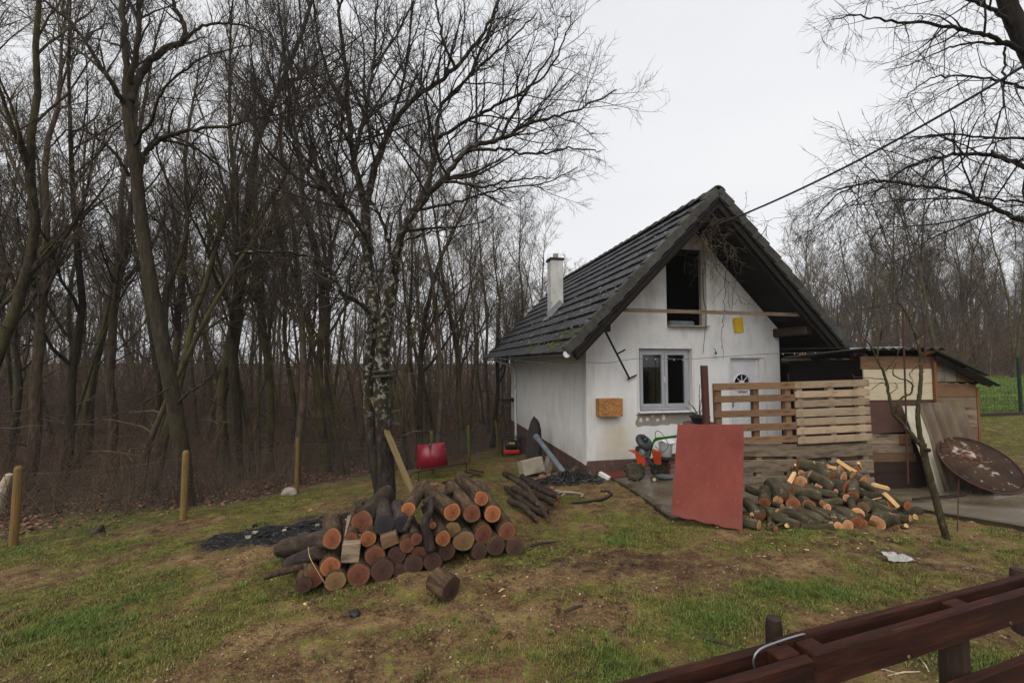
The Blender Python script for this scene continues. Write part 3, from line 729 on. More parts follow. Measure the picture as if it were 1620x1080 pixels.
# chimney on the left slope
def slope_hit(px, py):
    d = ray(px, py); up = Vector((-math.sin(SA), 0, math.cos(SA))); upw = ax * up.x + Vector((0, 0, up.z))
    p0 = HW(2.5, 0, RZ + Z0); kk = (p0 - Vector((0, 0, CAMZ))).dot(upw) / d.dot(upw); p = Vector((0, 0, CAMZ)) + d * kk
    q = p - Vector((HC.x, HC.y, Z0)); return q.dot(ax), q.dot(bx_), q.z
cl, cr_ = slope_hit(875, 499), slope_hit(894, 484)
print('HOUSE chimney', cl, cr_)
ct, cs, cz = (cl[0] + .12, cl[1] + .15, cl[2])
ctop = side(884, 409, ct)[1]
dpx = 20.0 / F * (HW(ct, cs).y)
M['chim'] = mat('worn white chimney plaster', [(.3, '#aaa8a2'), (.55, '#c3c1bc'), (.8, '#cfcdc9')], 3, 9, (2, 2, .7), .9, None, .4, 30, .006, over=[('#706b62', 9, .6, .74)])
m = MB(); m.box((ct, cs, (cz - .5 + ctop) / 2), (dpx, dpx * 1.05, ctop - cz + .5), bev=.012); ch = m.build('chimney', M['chim'], house)
m = MB(); m.box((ct, cs, ctop + .035), (dpx + .08, dpx + .08, .07), bev=.01); m.build('chimney_cap', M['black'], ch)
m = MB(); m.lathe([(.085, 0), (.085, .17), (.065, .17), (.065, 0)], 14, Matrix.Translation((ct + .02, cs, ctop + .06))); m.build('flue', M['concrete'], ch)
m = MB()
m.box((0, 0, 0), (.16, dpx + .3, .012), slope_mat(-1, (2.5 - (ct - dpx / 2)) / math.cos(SA) + .06, cs, .055)); m.box((0, 0, 0), (dpx * 1.6, .1, .014), slope_mat(-1, (2.5 - ct) / math.cos(SA), cs - dpx * .5 - .05, .058))
m.box((0, 0, 0), (dpx * 1.6, .014, .16), slope_mat(-1, (2.5 - ct) / math.cos(SA), cs - dpx * .5 - .012, .12)); m.build('flashing', M['zinc'], ch)
# white droppings and moss cushions on the tiles : a loose scatter that nobody could count
rs = np.random.RandomState(11); m = MB()
for i in range(260):
    u = RUN / math.cos(SA) * rs.rand() ** .6; s_ = -OV + .2 + rs.rand() ** 1.3 * 8
    if rs.rand() < .35: u = RUN / math.cos(SA) * (.72 + .1 * rs.randn())
    if not 0.2 < u < 4.5: continue
    mm = slope_mat(-1, u, s_, .05 + .0 * u); a = rs.rand() * 6.28; r_ = .012 + .026 * rs.rand() ** 2; n = 6
    m.add([(r_ * (.7 + .5 * rs.rand()) * math.cos(2 * math.pi * q / n), r_ * (1 + .9 * rs.rand()) * math.sin(2 * math.pi * q / n), .004) for q in range(n)], [tuple(range(n))], mm)
o = m.build('dropping_spots', mat('bird droppings', [(.5, '#8f8d88')], rough=.9, bump=0), roof, fix=False); o['kind'] = 'stuff'
m = MB()
for i in range(260):
    u = RUN / math.cos(SA) * (1 - .16 * rs.rand() ** 2) ; s_ = -OV + rs.rand() ** 2.2 * 5
    if rs.rand() < .25: u = RUN / math.cos(SA) * rs.rand(); s_ = -OV + .03 + .06 * rs.rand()
    r_ = .012 + .035 * rs.rand() ** 2
    mm = slope_mat(-1, u, s_, .04); V = [(r_ * math.cos(q * 1.047) * (.8 + .4 * rs.rand()), r_ * math.sin(q * 1.047), 0) for q in range(6)] + [(0, 0, r_ * .7)]
    m.add(V, [(q, (q + 1) % 6, 6) for q in range(6)], mm)
o = m.build('moss_cushions', M['moss'], roof, smooth=True, fix=False); o['kind'] = 'stuff'
# downpipe at the back left corner, dark box under the eave
sb, zb_ = side(815.5, 640, -.05)
m = MB(); m.tube(spline([(ge.x, sb, ge.z - .05), (-.3, sb, ge.z - .25), (-.08, sb, ge.z - .5), (-.06, sb, 0.9), (-.05, sb - .05, -.2), (-.15, sb - .12, -.75)], 5), .045, 9); m.build('downpipe', M['white_pvc'], house, smooth=True)
s1, z1_ = side(809, 632, -.1)
m = MB(); m.box((-.25, s1, z1_), (.5, .5, .12), bev=.01); m.build('canopy_board', M['plank_dark'], house)
# wall lamp : bare bulb on a bent wire
bl = front(1132.5, 561, -.1); b0 = front(1129, 551, 0)
m = MB(); m.tube(spline([(b0[0], .0, b0[1]), (b0[0], -.05, b0[1] - .02), (bl[0], -.09, bl[1] + .09), (bl[0], -.1, bl[1] + .04)], 4), .006, 5); lm = m.build('wall_lamp', M['leadwire'], house)
m = MB(); m.lathe([(.0, .05), (.02, .05), (.022, 0), (.02, -.01), (0, -.01)], 10, Matrix.Translation((bl[0], -.1, bl[1] + .02))); m.build('lamp_holder', M['black'], lm)
m = MB(); m.lathe([(.0, -.085), (.018, -.08), (.03, -.055), (.026, -.03), (.013, -.008), (.013, 0)], 12, Matrix.Translation((bl[0], -.1, bl[1] + .02))); m.build('bulb', mat('clear bulb glass', [(.5, '#c8c8c4')], rough=.08, bump=0, spec=.6), lm, smooth=True)
# hairline crack and scuffs on the side wall : thin recess-coloured strip of chipped paint
m = MB(); cs_ = [side(892, 692 + 3 * i, -.003) for i in range(12)]
m.tube([(-.002, s_ + .03 * math.sin(i * 1.3), z_) for i, (s_, z_) in enumerate(cs_)], .004, 4); m.build('wall_crack', M['render'], house)
HMAT = Matrix.Translation((HC.x, HC.y, Z0)) @ Matrix.Rotation(HA, 4, 'Z')
def place(o, m=None):
    o.matrix_world = HMAT if m is None else m; return o
# ================================================================== TREES
def barkmat(name, stops, moss=None, lich=None, vs_=(1, 1, .22), rnd=.15, bump=.7):
    k = NT(name); co = k.coord('Object', vs_); c2 = k.coord('Object')
    n1 = k.noise(co, 16, 8, .7); n2 = k.noise(c2, 1.4, 5, .6)
    col = k.ramp(n1, stops)
    if moss: col = k.mix(k.rng(n2, moss[1], moss[2], 0, moss[3]), col, k.mix(k.noise(c2, 30, 4), moss[0], moss[4] if len(moss) > 4 else moss[0]))
    if lich:
        ln = k.noise(c2, lich[1], 7, .7); sz = k.n('SeparateXYZ'); k.l(c2, sz.inputs[0])
        col = k.mix(k.math('MULTIPLY', k.math('MULTIPLY', k.rng(ln, lich[2], lich[3]), k.rng(sz.outputs[2], lich[4], lich[5], lich[6], lich[7])), k.rng(sz.outputs[2], 3.6, 5.0, 1, .3)), col, lich[0])
    hv = k.n('HueSaturation'); k.l(k.rng(k.rand(), 0, 1, 1 - rnd, 1 + rnd), hv.inputs['Value']); k.l(col, hv.inputs['Color'])
    k.l(hv.outputs[0], k.b.inputs['Base Color']); k.b.inputs['Roughness'].default_value = .95; k.b.inputs['Specular IOR Level'].default_value = .15
    k.bump(n1, bump, .02); M[name] = k.m; return k.m
barkmat('bark_wood', [(.3, '#1f1a16'), (.5, '#3b322a'), (.72, '#594e43')], ('#55532b', .42, .62, .7))
barkmat('bark_mossy', [(.3, '#191511'), (.5, '#312a23'), (.72, '#4a4136')], ('#43411f', .45, .66, .55, '#30301a'))
barkmat('bark_brown', [(.3, '#2b231e'), (.5, '#4e4138'), (.72, '#6f6052')], ('#52502c', .5, .7, .6))
barkmat('bark_old', [(.3, '#171310'), (.5, '#2c2520'), (.72, '#463d34')], ('#3d3c1c', .5, .68, .5), ('#8f9183', 13, .53, .60, 1.0, 1.9, .06, .85))
barkmat('bark_wet', [(.3, '#131010'), (.5, '#231e1b'), (.72, '#352f2a')], ('#2f3018', .52, .7, .6))
M['twig'] = mat('bare twigs', [(.3, '#463c34'), (.6, '#605448'), (.8, '#75685a')], 2, 3, rough=.95, bump=0, rnd=.2, over=[('#5d5a2c', 1.1, .52, .68)])
M['twig_dark'] = mat('dark bare twigs', [(.3, '#2a2421'), (.7, '#3f3732')], 2, 3, rough=.95, bump=0, rnd=.2)
M['twig_red'] = mat('reddish bare twigs', [(.3, '#484039'), (.6, '#5e544b'), (.8, '#73685d')], 2, 3, rough=.95, bump=0, rnd=.2)

class Tr:
    def __init__(s, seed): s.rs = np.random.RandomState(seed); s.tr = {4: ([], [], 0), 3: None}; s.parts = {'trunk': [], 'crown': []}
    def tube(s, which, pts, rad, n, jit=0):
        s.parts[which].append(tube_np(pts, rad, n, jit, s.rs))
    def mesh(s, which, name, m, parent):
        Vs, Fs, o = [], [], 0
        for V, Fq in s.parts[which]: Vs.append(V); Fs.append(Fq + o); o += len(V)
        return np_mesh(name, np.concatenate(Vs), np.concatenate(Fs), m, parent, smooth=True)
def unit(v): return v / (np.linalg.norm(v) + 1e-12)
def wander(rs, p, d, ln, n, wob, trop):
    pts = [np.array(p, float)]; d = unit(np.array(d, float)); st = ln / n
    for i in range(n):
        d = unit(d + rs.normal(0, wob, 3) + np.array([0, 0, trop]))
        pts.append(pts[-1] + d * st)
    return np.array(pts)
def twigs(T, P, D, ln, r, bend=.25, up=.12):
    """many straight-ish last twigs at once, three-sided, two joints"""
    n = len(P)
    if not n: return
    rs = T.rs
    D = D / (np.linalg.norm(D, axis=1)[:, None] + 1e-9)
    D2 = D + rs.normal(0, bend, (n, 3)); D2[:, 2] += up; D2 /= np.linalg.norm(D2, axis=1)[:, None]
    p1 = P + D * ln[:, None] * .5; p2 = p1 + D2 * ln[:, None] * .5
    ref = np.where(abs(D[:, 2:3]) < .9, np.array([[0, 0, 1.0]]), np.array([[1.0, 0, 0]]))
    N = np.cross(D, ref); N /= np.linalg.norm(N, axis=1)[:, None]; B = np.cross(D, N)
    V = []
    for p, rr in ((P, r), (p1, r * .75), (p2, r * .3)):
        for a in (0, 2.094, 4.189): V.append(p + rr[:, None] * (math.cos(a) * N + math.sin(a) * B))
    V = np.stack(V, 1).reshape(-1, 3)
    q = []
    for j in (0, 3):
        for i in range(3): q.append((j + i, j + (i + 1) % 3, j + 3 + (i + 1) % 3, j + 3 + i))
    Fq = (np.arange(n)[:, None, None] * 9 + np.array(q)[None]).reshape(-1, 4)
    T.parts['crown'].append((V, Fq))
def side_dirs(rs, Tn, ang):
    n = len(Tn); v = rs.normal(0, 1, (n, 3)); v -= (v * Tn).sum(1)[:, None] * Tn; v /= np.linalg.norm(v, axis=1)[:, None]
    return Tn * np.cos(ang)[:, None] + v * np.sin(ang)[:, None]
def along(pts, rad, f):
    m = len(pts) - 1; x = np.clip(f, 0, .999) * m; i = x.astype(int); t = (x - i)[:, None]
    P = pts[i] * (1 - t) + pts[i + 1] * t; D = pts[i + 1] - pts[i]; D = D / (np.linalg.norm(D, axis=1)[:, None] + 1e-9)
    return P, D, np.asarray(rad)[i] * (1 - t[:, 0]) + np.asarray(rad)[i + 1] * t[:, 0]
def plen(pts): return np.linalg.norm(np.diff(pts, axis=0), axis=1).sum()
def ramify(T, pts, rad, lev, K):
    """side shoots along one branch. lev 1 : limb, 2 : branch, 3 : spray of last twigs"""
    rs = T.rs; ln = plen(pts)
    if lev >= 3:
        n = max(2, int(ln * K['d3'] * rs.uniform(.8, 1.2)))
        f = rs.uniform(.08, 1, n); P, D, r = along(pts, rad, f)
        dd = side_dirs(rs, D, R(1) * rs.uniform(28, 62, n)); dd[:, 2] += K.get('droop', 0)
        l = K['l3'] * rs.uniform(.45, 1.25, n) * (1.05 - .4 * f)
        twigs(T, P, dd, l, np.full(n, K['r3']), up=K.get('tw_up', .12)); return
    dn, fr = (K['d1'], K['f1']) if lev == 1 else (K['d2'], K['f2'])
    n = max(2, int(ln * dn * rs.uniform(.85, 1.15)))
    f = np.sort(rs.uniform(K.get('start', .12) if lev == 1 else .1, .98, n)); P, D, r = along(pts, rad, f)
    dd = side_dirs(rs, D, R(1) * rs.uniform(30, 60, n)); dd[:, 2] += K.get('up', .15)
    for i in range(n):
        l = ln * fr * (1.1 - .65 * f[i]) * rs.uniform(.6, 1.25)
        l = min(max(l, .3), 3.2 if lev == 1 else 1.3)
        rr = min(r[i] * .62, K['rb'] if lev == 1 else K['rt']) * rs.uniform(.75, 1)
        ns = 6 if lev == 1 else 4
        bp = wander(rs, P[i], dd[i], l, ns, .16, K.get('trop', .05))
        br = rr * (1 - np.linspace(0, 1, ns + 1) * .75); br = np.maximum(br, K['r3'])
        T.tube('crown', bp, br, 4 if lev == 1 else 3)
        ramify(T, bp, br, lev + 1, K)
KN = dict(d1=3.3, f1=.46, d2=4.5, f2=.48, d3=10, l3=.36, r3=.0034, rb=.03, rt=.010, up=.18, trop=.05)
KF = dict(d1=2.3, f1=.46, d2=3.6, f2=.46, d3=6.5, l3=.46, r3=.0062, rb=.045, rt=.016, up=.2, trop=.06)
def forest_tree(name, seed, H, r0, K, nlimb, start, spread, bm_, tm_, fork=False, mains=1, label=None, curve=.075):
    T = Tr(seed); rs = T.rs
    root = thing(name, label or 'x', 'tree')
    for q in range(mains):
        d = np.array([rs.normal(0, .06), rs.normal(0, .06), 1.0]) if mains == 1 else np.array([.16 * math.cos(q * 2.4 + seed), .16 * math.sin(q * 2.4 + seed), 1.0])
        hh = H * (1 - .12 * q)
        pts = wander(rs, (.1 * q, .12 * q, -.25), d, hh, 16, curve, .05)
        fr = np.linspace(0, 1, 17); rad = r0 * (1 - .3 * q) * ((1 - fr) ** .85 * .97 + .035); rad[0] *= 1.5; rad[1] *= 1.06
        T.tube('trunk', pts, rad, 9, .06)
        n = nlimb; f = np.sort(start + (1 - start) * rs.rand(n) ** .85)
        P, D, r = along(pts, rad, np.minimum(f, .98))
        dd = side_dirs(rs, D, R(1) * rs.uniform(spread[0], spread[1], n)); dd[:, 2] = np.abs(dd[:, 2]) + .12
        for i in range(n):
            l = hh * rs.uniform(.26, .46) * (1.12 - .8 * f[i]); rr = r[i] * rs.uniform(.38, .62)
            bp = wander(rs, P[i], dd[i], l, 8, .12, .07); br = np.maximum(rr * (1 - np.linspace(0, 1, 9) * .85), K['rt'] * .6)
            T.tube('trunk', bp, br, 5, .05); ramify(T, bp, br, 1, K)
        top = pts[-5:]; ramify(T, top, rad[-5:], 1, K)
    # a few dead stubs low on the trunk
    P, D, r = along(pts, rad, rs.uniform(.08, start + .05, 7)); dd = side_dirs(rs, D, R(1) * rs.uniform(60, 95, 7))
    for i in range(7):
        l = rs.uniform(.3, 1.4); bp = wander(rs, P[i], dd[i], l, 4, .18, -.03); T.tube('crown', bp, np.linspace(.02, .006, 5), 4)
        ramify(T, bp, np.linspace(.016, .006, 5), 3, K)
    T.mesh('trunk', 'trunk', M[bm_], root); T.mesh('crown', 'crown', M[tm_], root)
    return root
NEAR = [forest_tree('bare_tree', 21, 15, .135, KN, 15, .26, (22, 46), 'bark_wood', 'twig'),
        forest_tree('bare_tree', 22, 13, .11, KN, 15, .2, (26, 52), 'bark_mossy', 'twig', curve=.07),
        forest_tree('bare_tree', 23, 12, .095, KN, 10, .22, (20, 44), 'bark_wood', 'twig', mains=2, curve=.08),
        forest_tree('bare_tree', 24, 14.5, .12, KN, 14, .3, (22, 46), 'bark_brown', 'twig_dark')]
FAR = [forest_tree('bare_tree', 31, 14, .105, KF, 20, .26, (25, 50), 'bark_brown', 'twig_red'),
       forest_tree('bare_tree', 32, 12.5, .10, KF, 21, .2, (30, 60), 'bark_wood', 'twig'),
       forest_tree('bare_tree', 33, 11, .09, KF, 24, .1, (22, 45), 'bark_brown', 'twig_red'),
       forest_tree('bare_tree', 34, 14, .095, KF, 16, .3, (22, 45), 'bark_wood', 'twig_red')]
used = set()
def put_tree(pool, i, px, Y, sc, rz, label, group=None, lean=(0, 0), zs=1.0):
    X = (px - CX) / F * Y; z = G(X, Y); key = (id(pool), i)
    o = pool[i]
    if key in used: o = dup(o)
    used.add(key)
    o.location = (X, Y, z); o.rotation_euler = (lean[0], lean[1], rz); o.scale = (sc, sc, sc * zs)
    o['label'] = label
    if group: o['group'] = group
    return o
ORD = ['first', 'second', 'third', 'fourth', 'fifth', 'sixth', 'seventh', 'eighth', 'ninth', 'tenth', 'eleventh', 'twelfth', 'thirteenth', 'fourteenth', 'fifteenth', 'sixteenth', 'seventeenth', 'eighteenth', 'nineteenth', 'twentieth']
def number(items, zones, depths, what):
    """items : (px, Y, object). A label by stretch, depth and order from the left"""
    cells = {}
    for px, Y, o in items:
        z = next(n for lim, n in zones if px < lim); d = next(n for lim, n in depths if Y < lim); cells.setdefault((z, d), []).append((px, o))
    for (z, d), q in cells.items():
        q.sort(key=lambda e: e[0])
        for i, (px, o) in enumerate(q): o['label'] = (f'{what} {d}, {ORD[i]} from left {z}' if len(q) > 1 else f'{what} {d}, the only one {z}')
# trees near the fence that one can tell apart (pixel column of the base, distance, which model, size, turn, lean)
near_list = [
    (-22, 9.9, 0, 1.0, .3, (0, .08), 'dark trunk at the left edge leaning slightly right behind the fence corner'),
    (48, 10.5, 3, 1.0, 1.2, (0, .06), 'upright dark tree just right of the leaning trunk at the edge'),
    (-95, 9.0, 1, 1.1, 2.0, (0, .12), 'slim tree half out of view beyond the edge trunk'),
    (120, 11.2, 1, 1.0, 4.2, (0, -.04), 'mossy slim tree between two fence posts with many low branches'),
    (246, 9.9, 2, 1.0, 2.7, (0, -.13), 'twin stemmed tree beside the big mossy trunk, leaning away to the left'),
    (182, 12.5, 3, 1.05, .6, (0, .03), 'straight dark tree seen left of the twin stemmed one'),
    (388, 11.6, 1, 1.25, 5.1, (0, .02), 'green mossy trunk standing behind the fence with low side branches'),
    (432, 12.6, 0, .95, 3.9, (0, -.02), 'dark upright tree next to the green mossy trunk'),
    (468, 11.2, 3, .92, 2.2, (0, .05), 'straight brown tree behind the third wooden post'),
    (352, 13.5, 2, 1.1, .4, (0, .05), 'forked tree between the big mossy tree and the green trunk'),
    (520, 13.0, 0, 1.0, 5.5, (0, -.03), 'tall tree seen just left of the lichen covered garden tree'),
    (648, 13.2, 2, .95, 3.3, (0, .16), 'leaning twin stems just right of the garden tree'),
    (690, 14.2, 3, .9, 1.9, (0, .12), 'leaning dark tree behind the upturned red tub'),
    (735, 16.5, 0, .85, 4.5, (0, -.02), 'slim tree standing behind the mossy fence stakes'),
    (778, 17.5, 1, .85, .9, (0, .04), 'mossy tree near the rear corner of the house'),
    (822, 21.0, 3, .8, 2.8, (0, 0), 'dark tree rising right behind the rear corner of the house')]
for px, Y, i, sc, rz, ln, lab in near_list: put_tree(NEAR, i, px, Y, sc, rz, lab, None, ln)
rng = random.Random(77); spots = []
def free(x, y, d):
    return all((x - a) ** 2 + (y - b) ** 2 > d * d for a, b in spots)
n_ = 0; tries = 0
GL = 'leafless trees of the wood behind the wire fence'; wood = []
while n_ < 125 and tries < 9000:
    tries += 1
    Y = 11 + 31 * rng.random() ** 1.1; px = rng.uniform(-160, 985); X = (px - CX) / F * Y
    if not free(X, Y, 1.25 + .015 * Y) or float(beyond_fence(np.array([X]), np.array([Y]))[0]) < 2.0: continue
    if px > 700 and Y < 15 + (px - 700) * .06: continue
    spots.append((X, Y)); pool = NEAR if Y < 15.5 else FAR
    top = 1.0
    if px > 820: top = 1.0 - .2 * (px - 820) / 165                    # the wood is lower towards its end behind the house
    sc = rng.uniform(.75, 1.12) * top * (1 if pool is NEAR else 1.0)
    o = put_tree(pool, rng.randrange(4), px, Y, sc, rng.uniform(0, 6.28), 'slim leafless tree among the many trunks of the wood behind the wire fence', GL, (rng.gauss(0, .045), rng.gauss(0, .05)), rng.uniform(.9, 1.1)); n_ += 1; wood.append((px, Y, o))
number(wood, [(38, 'left of first fence post'), (165, 'right after first fence post'), (300, 'just before second fence post'), (388, 'right after second fence post'), (476, 'just before third fence post'), (585, 'left of garden tree'), (680, 'between garden tree and tub'), (815, 'between tub and house'), (2000, 'above the house roof')],
       [(15.5, 'in the front rows'), (23, 'in the middle rows'), (31, 'deep in the wood'), (99, 'farthest back')], 'bare tree')
# the far wood beyond the meadow, right of the roof
right_list = [(1318, 31, 2, 1.02, 'broad reddish bare tree rounded like a ball just right of the roof edge'), (1372, 36, 3, 1.0, 'reddish bare tree left of the tall forked one'),
              (1418, 30, 1, 1.12, 'dark forked bare tree taller than its neighbours above the shed roof'), (1475, 31, 0, 1.0, 'bare tree with a dark straight trunk behind the shed'),
              (1490, 27, 3, 1.12, 'pale trunked bare tree right of the shed roof ridge'), (1545, 29, 1, 1.1, 'dark bare tree standing above the lower shed roof'), (1600, 26, 3, 1.2, 'tall bare tree at the right edge behind the green fence')]
for px, Y, i, sc, lab in right_list: put_tree(FAR, i, px, Y, sc, px * .37, lab)
GR = 'leafless trees of the wood beyond the meadow'; wood = []; n_ = 0; tries = 0
while n_ < 118 and tries < 6000:
    tries += 1
    Y = 29 + 32 * rng.random(); px = rng.uniform(1235, 1860); X = (px - CX) / F * Y
    if not free(X, Y, 1.6): continue
    spots.append((X, Y)); edge = .72 + .3 * min(1, max(0, (px - 1235) / 120))
    o = put_tree(FAR, rng.choice((0, 2, 2, 3, 1)), px, Y, rng.uniform(.85, 1.12) * edge, rng.uniform(0, 6.28), 'reddish leafless tree among the many of the wood beyond the meadow', GR, (rng.gauss(0, .03), rng.gauss(0, .03))); n_ += 1; wood.append((px, Y, o))
number(wood, [(1340, 'beside the roof slope'), (1420, 'above the lean-to'), (1490, 'above the shed front'), (1580, 'above the lower shed roof'), (3000, 'at the green fence')],
       [(39, 'at the meadow edge'), (50, 'in the middle far wood'), (99, 'far up the slope')], 'reddish bare tree')
# the far-off mass of the wood : simple stems nobody could count
def far_wood(name, n, xr, yr, hr, seed, label, m):
    T = Tr(seed); rs = T.rs
    for i in range(n):
        Y = rs.uniform(*yr); X = (rs.uniform(*xr) - CX) / F * Y; h = rs.uniform(*hr)
        pts = wander(rs, (X, Y, G(X, Y) - .3), (rs.normal(0, .05), 0, 1), h, 5, .05, .05); rad = np.linspace(.15, .02, 6); T.tube('crown', pts, rad, 4)
        q = 22; f = rs.uniform(.12, 1, q); P, D, r = along(pts, rad, f); dd = side_dirs(rs, D, R(1) * rs.uniform(25, 55, q)); dd[:, 2] += .2
        l = h * .24 * (1.15 - .7 * f) * rs.uniform(.6, 1.3, q); twigs(T, P, dd, l, np.full(q, .022))
        P2 = np.repeat(P + dd / np.linalg.norm(dd, axis=1)[:, None] * (l * .45)[:, None], 2, 0); d2 = np.repeat(dd, 2, 0) + rs.normal(0, .55, (q * 2, 3))
        twigs(T, P2, d2, np.repeat(l, 2) * rs.uniform(.4, .8, q * 2), np.full(q * 2, .016))
    o = T.mesh('crown', name, M[m], None); return tag(o, label, 'wood', kind='stuff')
far_wood('far_wood', 170, (-250, 960), (40, 80), (8, 13), 5, 'dim distant mass of bare trees deep in the wood', 'twig_red')
far_wood('far_wood', 190, (1215, 1800), (58, 90), (9, 14), 6, 'distant reddish mass of bare trees on the slope beyond the meadow', 'twig_red')

# ---- trees drawn limb by limb
def drawn_tree(name, label, base, limbs, K, bm_, tm_, seed, lev_default=1, subdense=1.0):
    """limbs : (points (px, py, distance), radius at start, radius at end, sides, level)"""
    root = thing(name, label, 'tree', base); T = Tr(seed)
    for pts, r0, r1, n, lev in limbs:
        P = [np.array(at(px, py, Y) - Vector(base)) for px, py, Y in pts]
        S = np.array([tuple(p) for p in spline([tuple(p) for p in P], 7)])
        if lev > 0: S[1:] += T.rs.normal(0, K.get('jit', .012), S[1:].shape)
        q = np.linspace(0, 1, len(S)); rad = r0 + (r1 - r0) * q ** .8
        T.tube('trunk', S, rad, n, .07 if n > 6 else .04)
        if lev: ramify(T, S, rad, lev, K)
    T.mesh('trunk', 'trunk', M[bm_], root); T.mesh('crown', 'crown', M[tm_], root); return root
# the lichened tree in the yard
Yt = 6.75; b0 = at(610, 803, Yt)
KA = dict(d1=4.6, f1=.46, d2=6.6, f2=.48, d3=13, l3=.24, r3=.0026, rb=.024, rt=.009, up=.12, trop=.035, start=.12)
y = Yt
limbs = [([(612, 815, y), (611, 740, y), (606, 660, y), (603, 600, y), (605, 555, y), (612, 500, y - .05), (622, 440, y - .1)], .142, .095, 12, 0),
         ([(606, 812, y + .1), (592, 720, y + .15), (584, 650, y + .2), (583, 580, y + .2), (590, 510, y + .15), (588, 450, y + .25), (580, 395, y + .3), (578, 330, y + .4)], .09, .075, 10, 0),
         ([(605, 520, y - .02), (590, 500, y + .15), (585, 450, y + .24)], .09, .08, 9, 0),
         ([(578, 330, y + .4), (590, 275, y + .5), (612, 215, y + .55), (650, 160, y + .5), (720, 108, y + .4), (765, 50, y + .3), (800, -20, y + .1)], .07, .018, 7, 1),
         ([(578, 335, y + .4), (560, 250, y + .2), (553, 190, y), (545, 100, y - .2), (535, 20, y - .4), (528, -60, y - .5)], .062, .016, 7, 1),
         ([(560, 250, y + .2), (575, 190, y + .5), (590, 110, y + .9), (596, 20, y + 1.2), (600, -70, y + 1.3)], .045, .012, 6, 1),
         ([(622, 440, y - .1), (632, 385, y - .15), (655, 335, y - .2), (700, 285, y - .2), (738, 238, y - .15), (790, 220, y - .1), (850, 190, y), (910, 175, y + .1), (975, 143, y + .2)], .075, .010, 7, 1),
         ([(655, 335, y - .2), (678, 285, y + .2), (690, 220, y + .5), (700, 165, y + .7), (745, 120, y + .8), (800, 70, y + .9), (850, 20, y + 1)], .055, .012, 6, 1),
         ([(738, 238, y - .15), (790, 235, y - .4), (850, 245, y - .6), (900, 235, y - .7), (950, 240, y - .7)], .030, .008, 5, 1),
         ([(700, 285, y - .2), (760, 295, y - .5), (810, 285, y - .7), (870, 280, y - .8)], .028, .008, 5, 1),
         ([(690, 220, y + .5), (740, 190, y + .2), (800, 160, y), (860, 120, y - .1), (890, 70, y - .1), (905, 20, y - .1)], .034, .009, 5, 1),
         ([(590, 400, y + .2), (560, 345, y - .2), (520, 305, y - .5), (480, 260, y - .7), (450, 190, y - .9), (425, 110, y - 1), (405, 30, y - 1)], .048, .010, 6, 1),
         ([(545, 330, y - .3), (520, 240, y - .1), (500, 160, y + .2), (480, 70, y + .3), (470, -20, y + .4)], .038, .009, 5, 1),
         ([(600, 512, y), (570, 480, y - .3), (540, 462, y - .6), (520, 425, y - .8), (470, 402, y - 1), (410, 398, y - 1.2), (370, 402, y - 1.3)], .046, .010, 6, 1),
         ([(622, 440, y - .1), (618, 400, y - .5), (600, 340, y - .8), (570, 290, y - 1), (540, 225, y - 1.2), (515, 130, y - 1.4)], .035, .009, 5, 1),
         ([(632, 385, y - .15), (670, 370, y - .6), (715, 360, y - .9), (750, 330, y - 1.1)], .022, .007, 5, 1),
         ([(588, 450, y + .25), (550, 440, y + .7), (500, 430, y + 1), (450, 440, y + 1.2)], .028, .008, 5, 1),
         ([(720, 108, y + .4), (700, 60, y + .2), (690, 0, y), (680, -60, y)], .03, .010, 5, 1),
         ([(580, 395, y + .3), (540, 330, y + .6), (495, 250, y + .9), (470, 170, y + 1), (455, 80, y + 1.1), (448, -20, y + 1.2)], .045, .010, 6, 1),
         ([(553, 190, y), (520, 120, y - .3), (500, 40, y - .5), (490, -40, y - .6)], .035, .010, 5, 1),
         ([(520, 305, y - .5), (470, 280, y - .6), (420, 230, y - .8), (380, 160, y - .9), (350, 80, y - 1)], .032, .008, 5, 1),
         ([(590, 110, y + .9), (625, 60, y + .8), (660, -10, y + .7)], .028, .010, 5, 1),
         ([(745, 120, y + .8), (770, 60, y + .5), (790, 0, y + .3), (800, -50, y + .2)], .028, .010, 5, 1),
         ([(790, 220, y - .1), (830, 150, y - .3), (870, 90, y - .4), (885, 40, y - .4)], .028, .008, 5, 1),
         ([(655, 335, y - .2), (720, 320, y + .4), (790, 300, y + .7), (860, 290, y + .9), (915, 265, y + 1)], .028, .008, 5, 1),
         ([(612, 215, y + .55), (640, 120, y + .9), (650, 30, y + 1.1), (655, -60, y + 1.2)], .034, .010, 5, 1)]
tree_yard = drawn_tree('garden_tree', 'old bare tree with pale lichen on its forked trunk, standing behind the log stack', tuple(b0), limbs, KA, 'bark_old', 'twig_dark', 41)
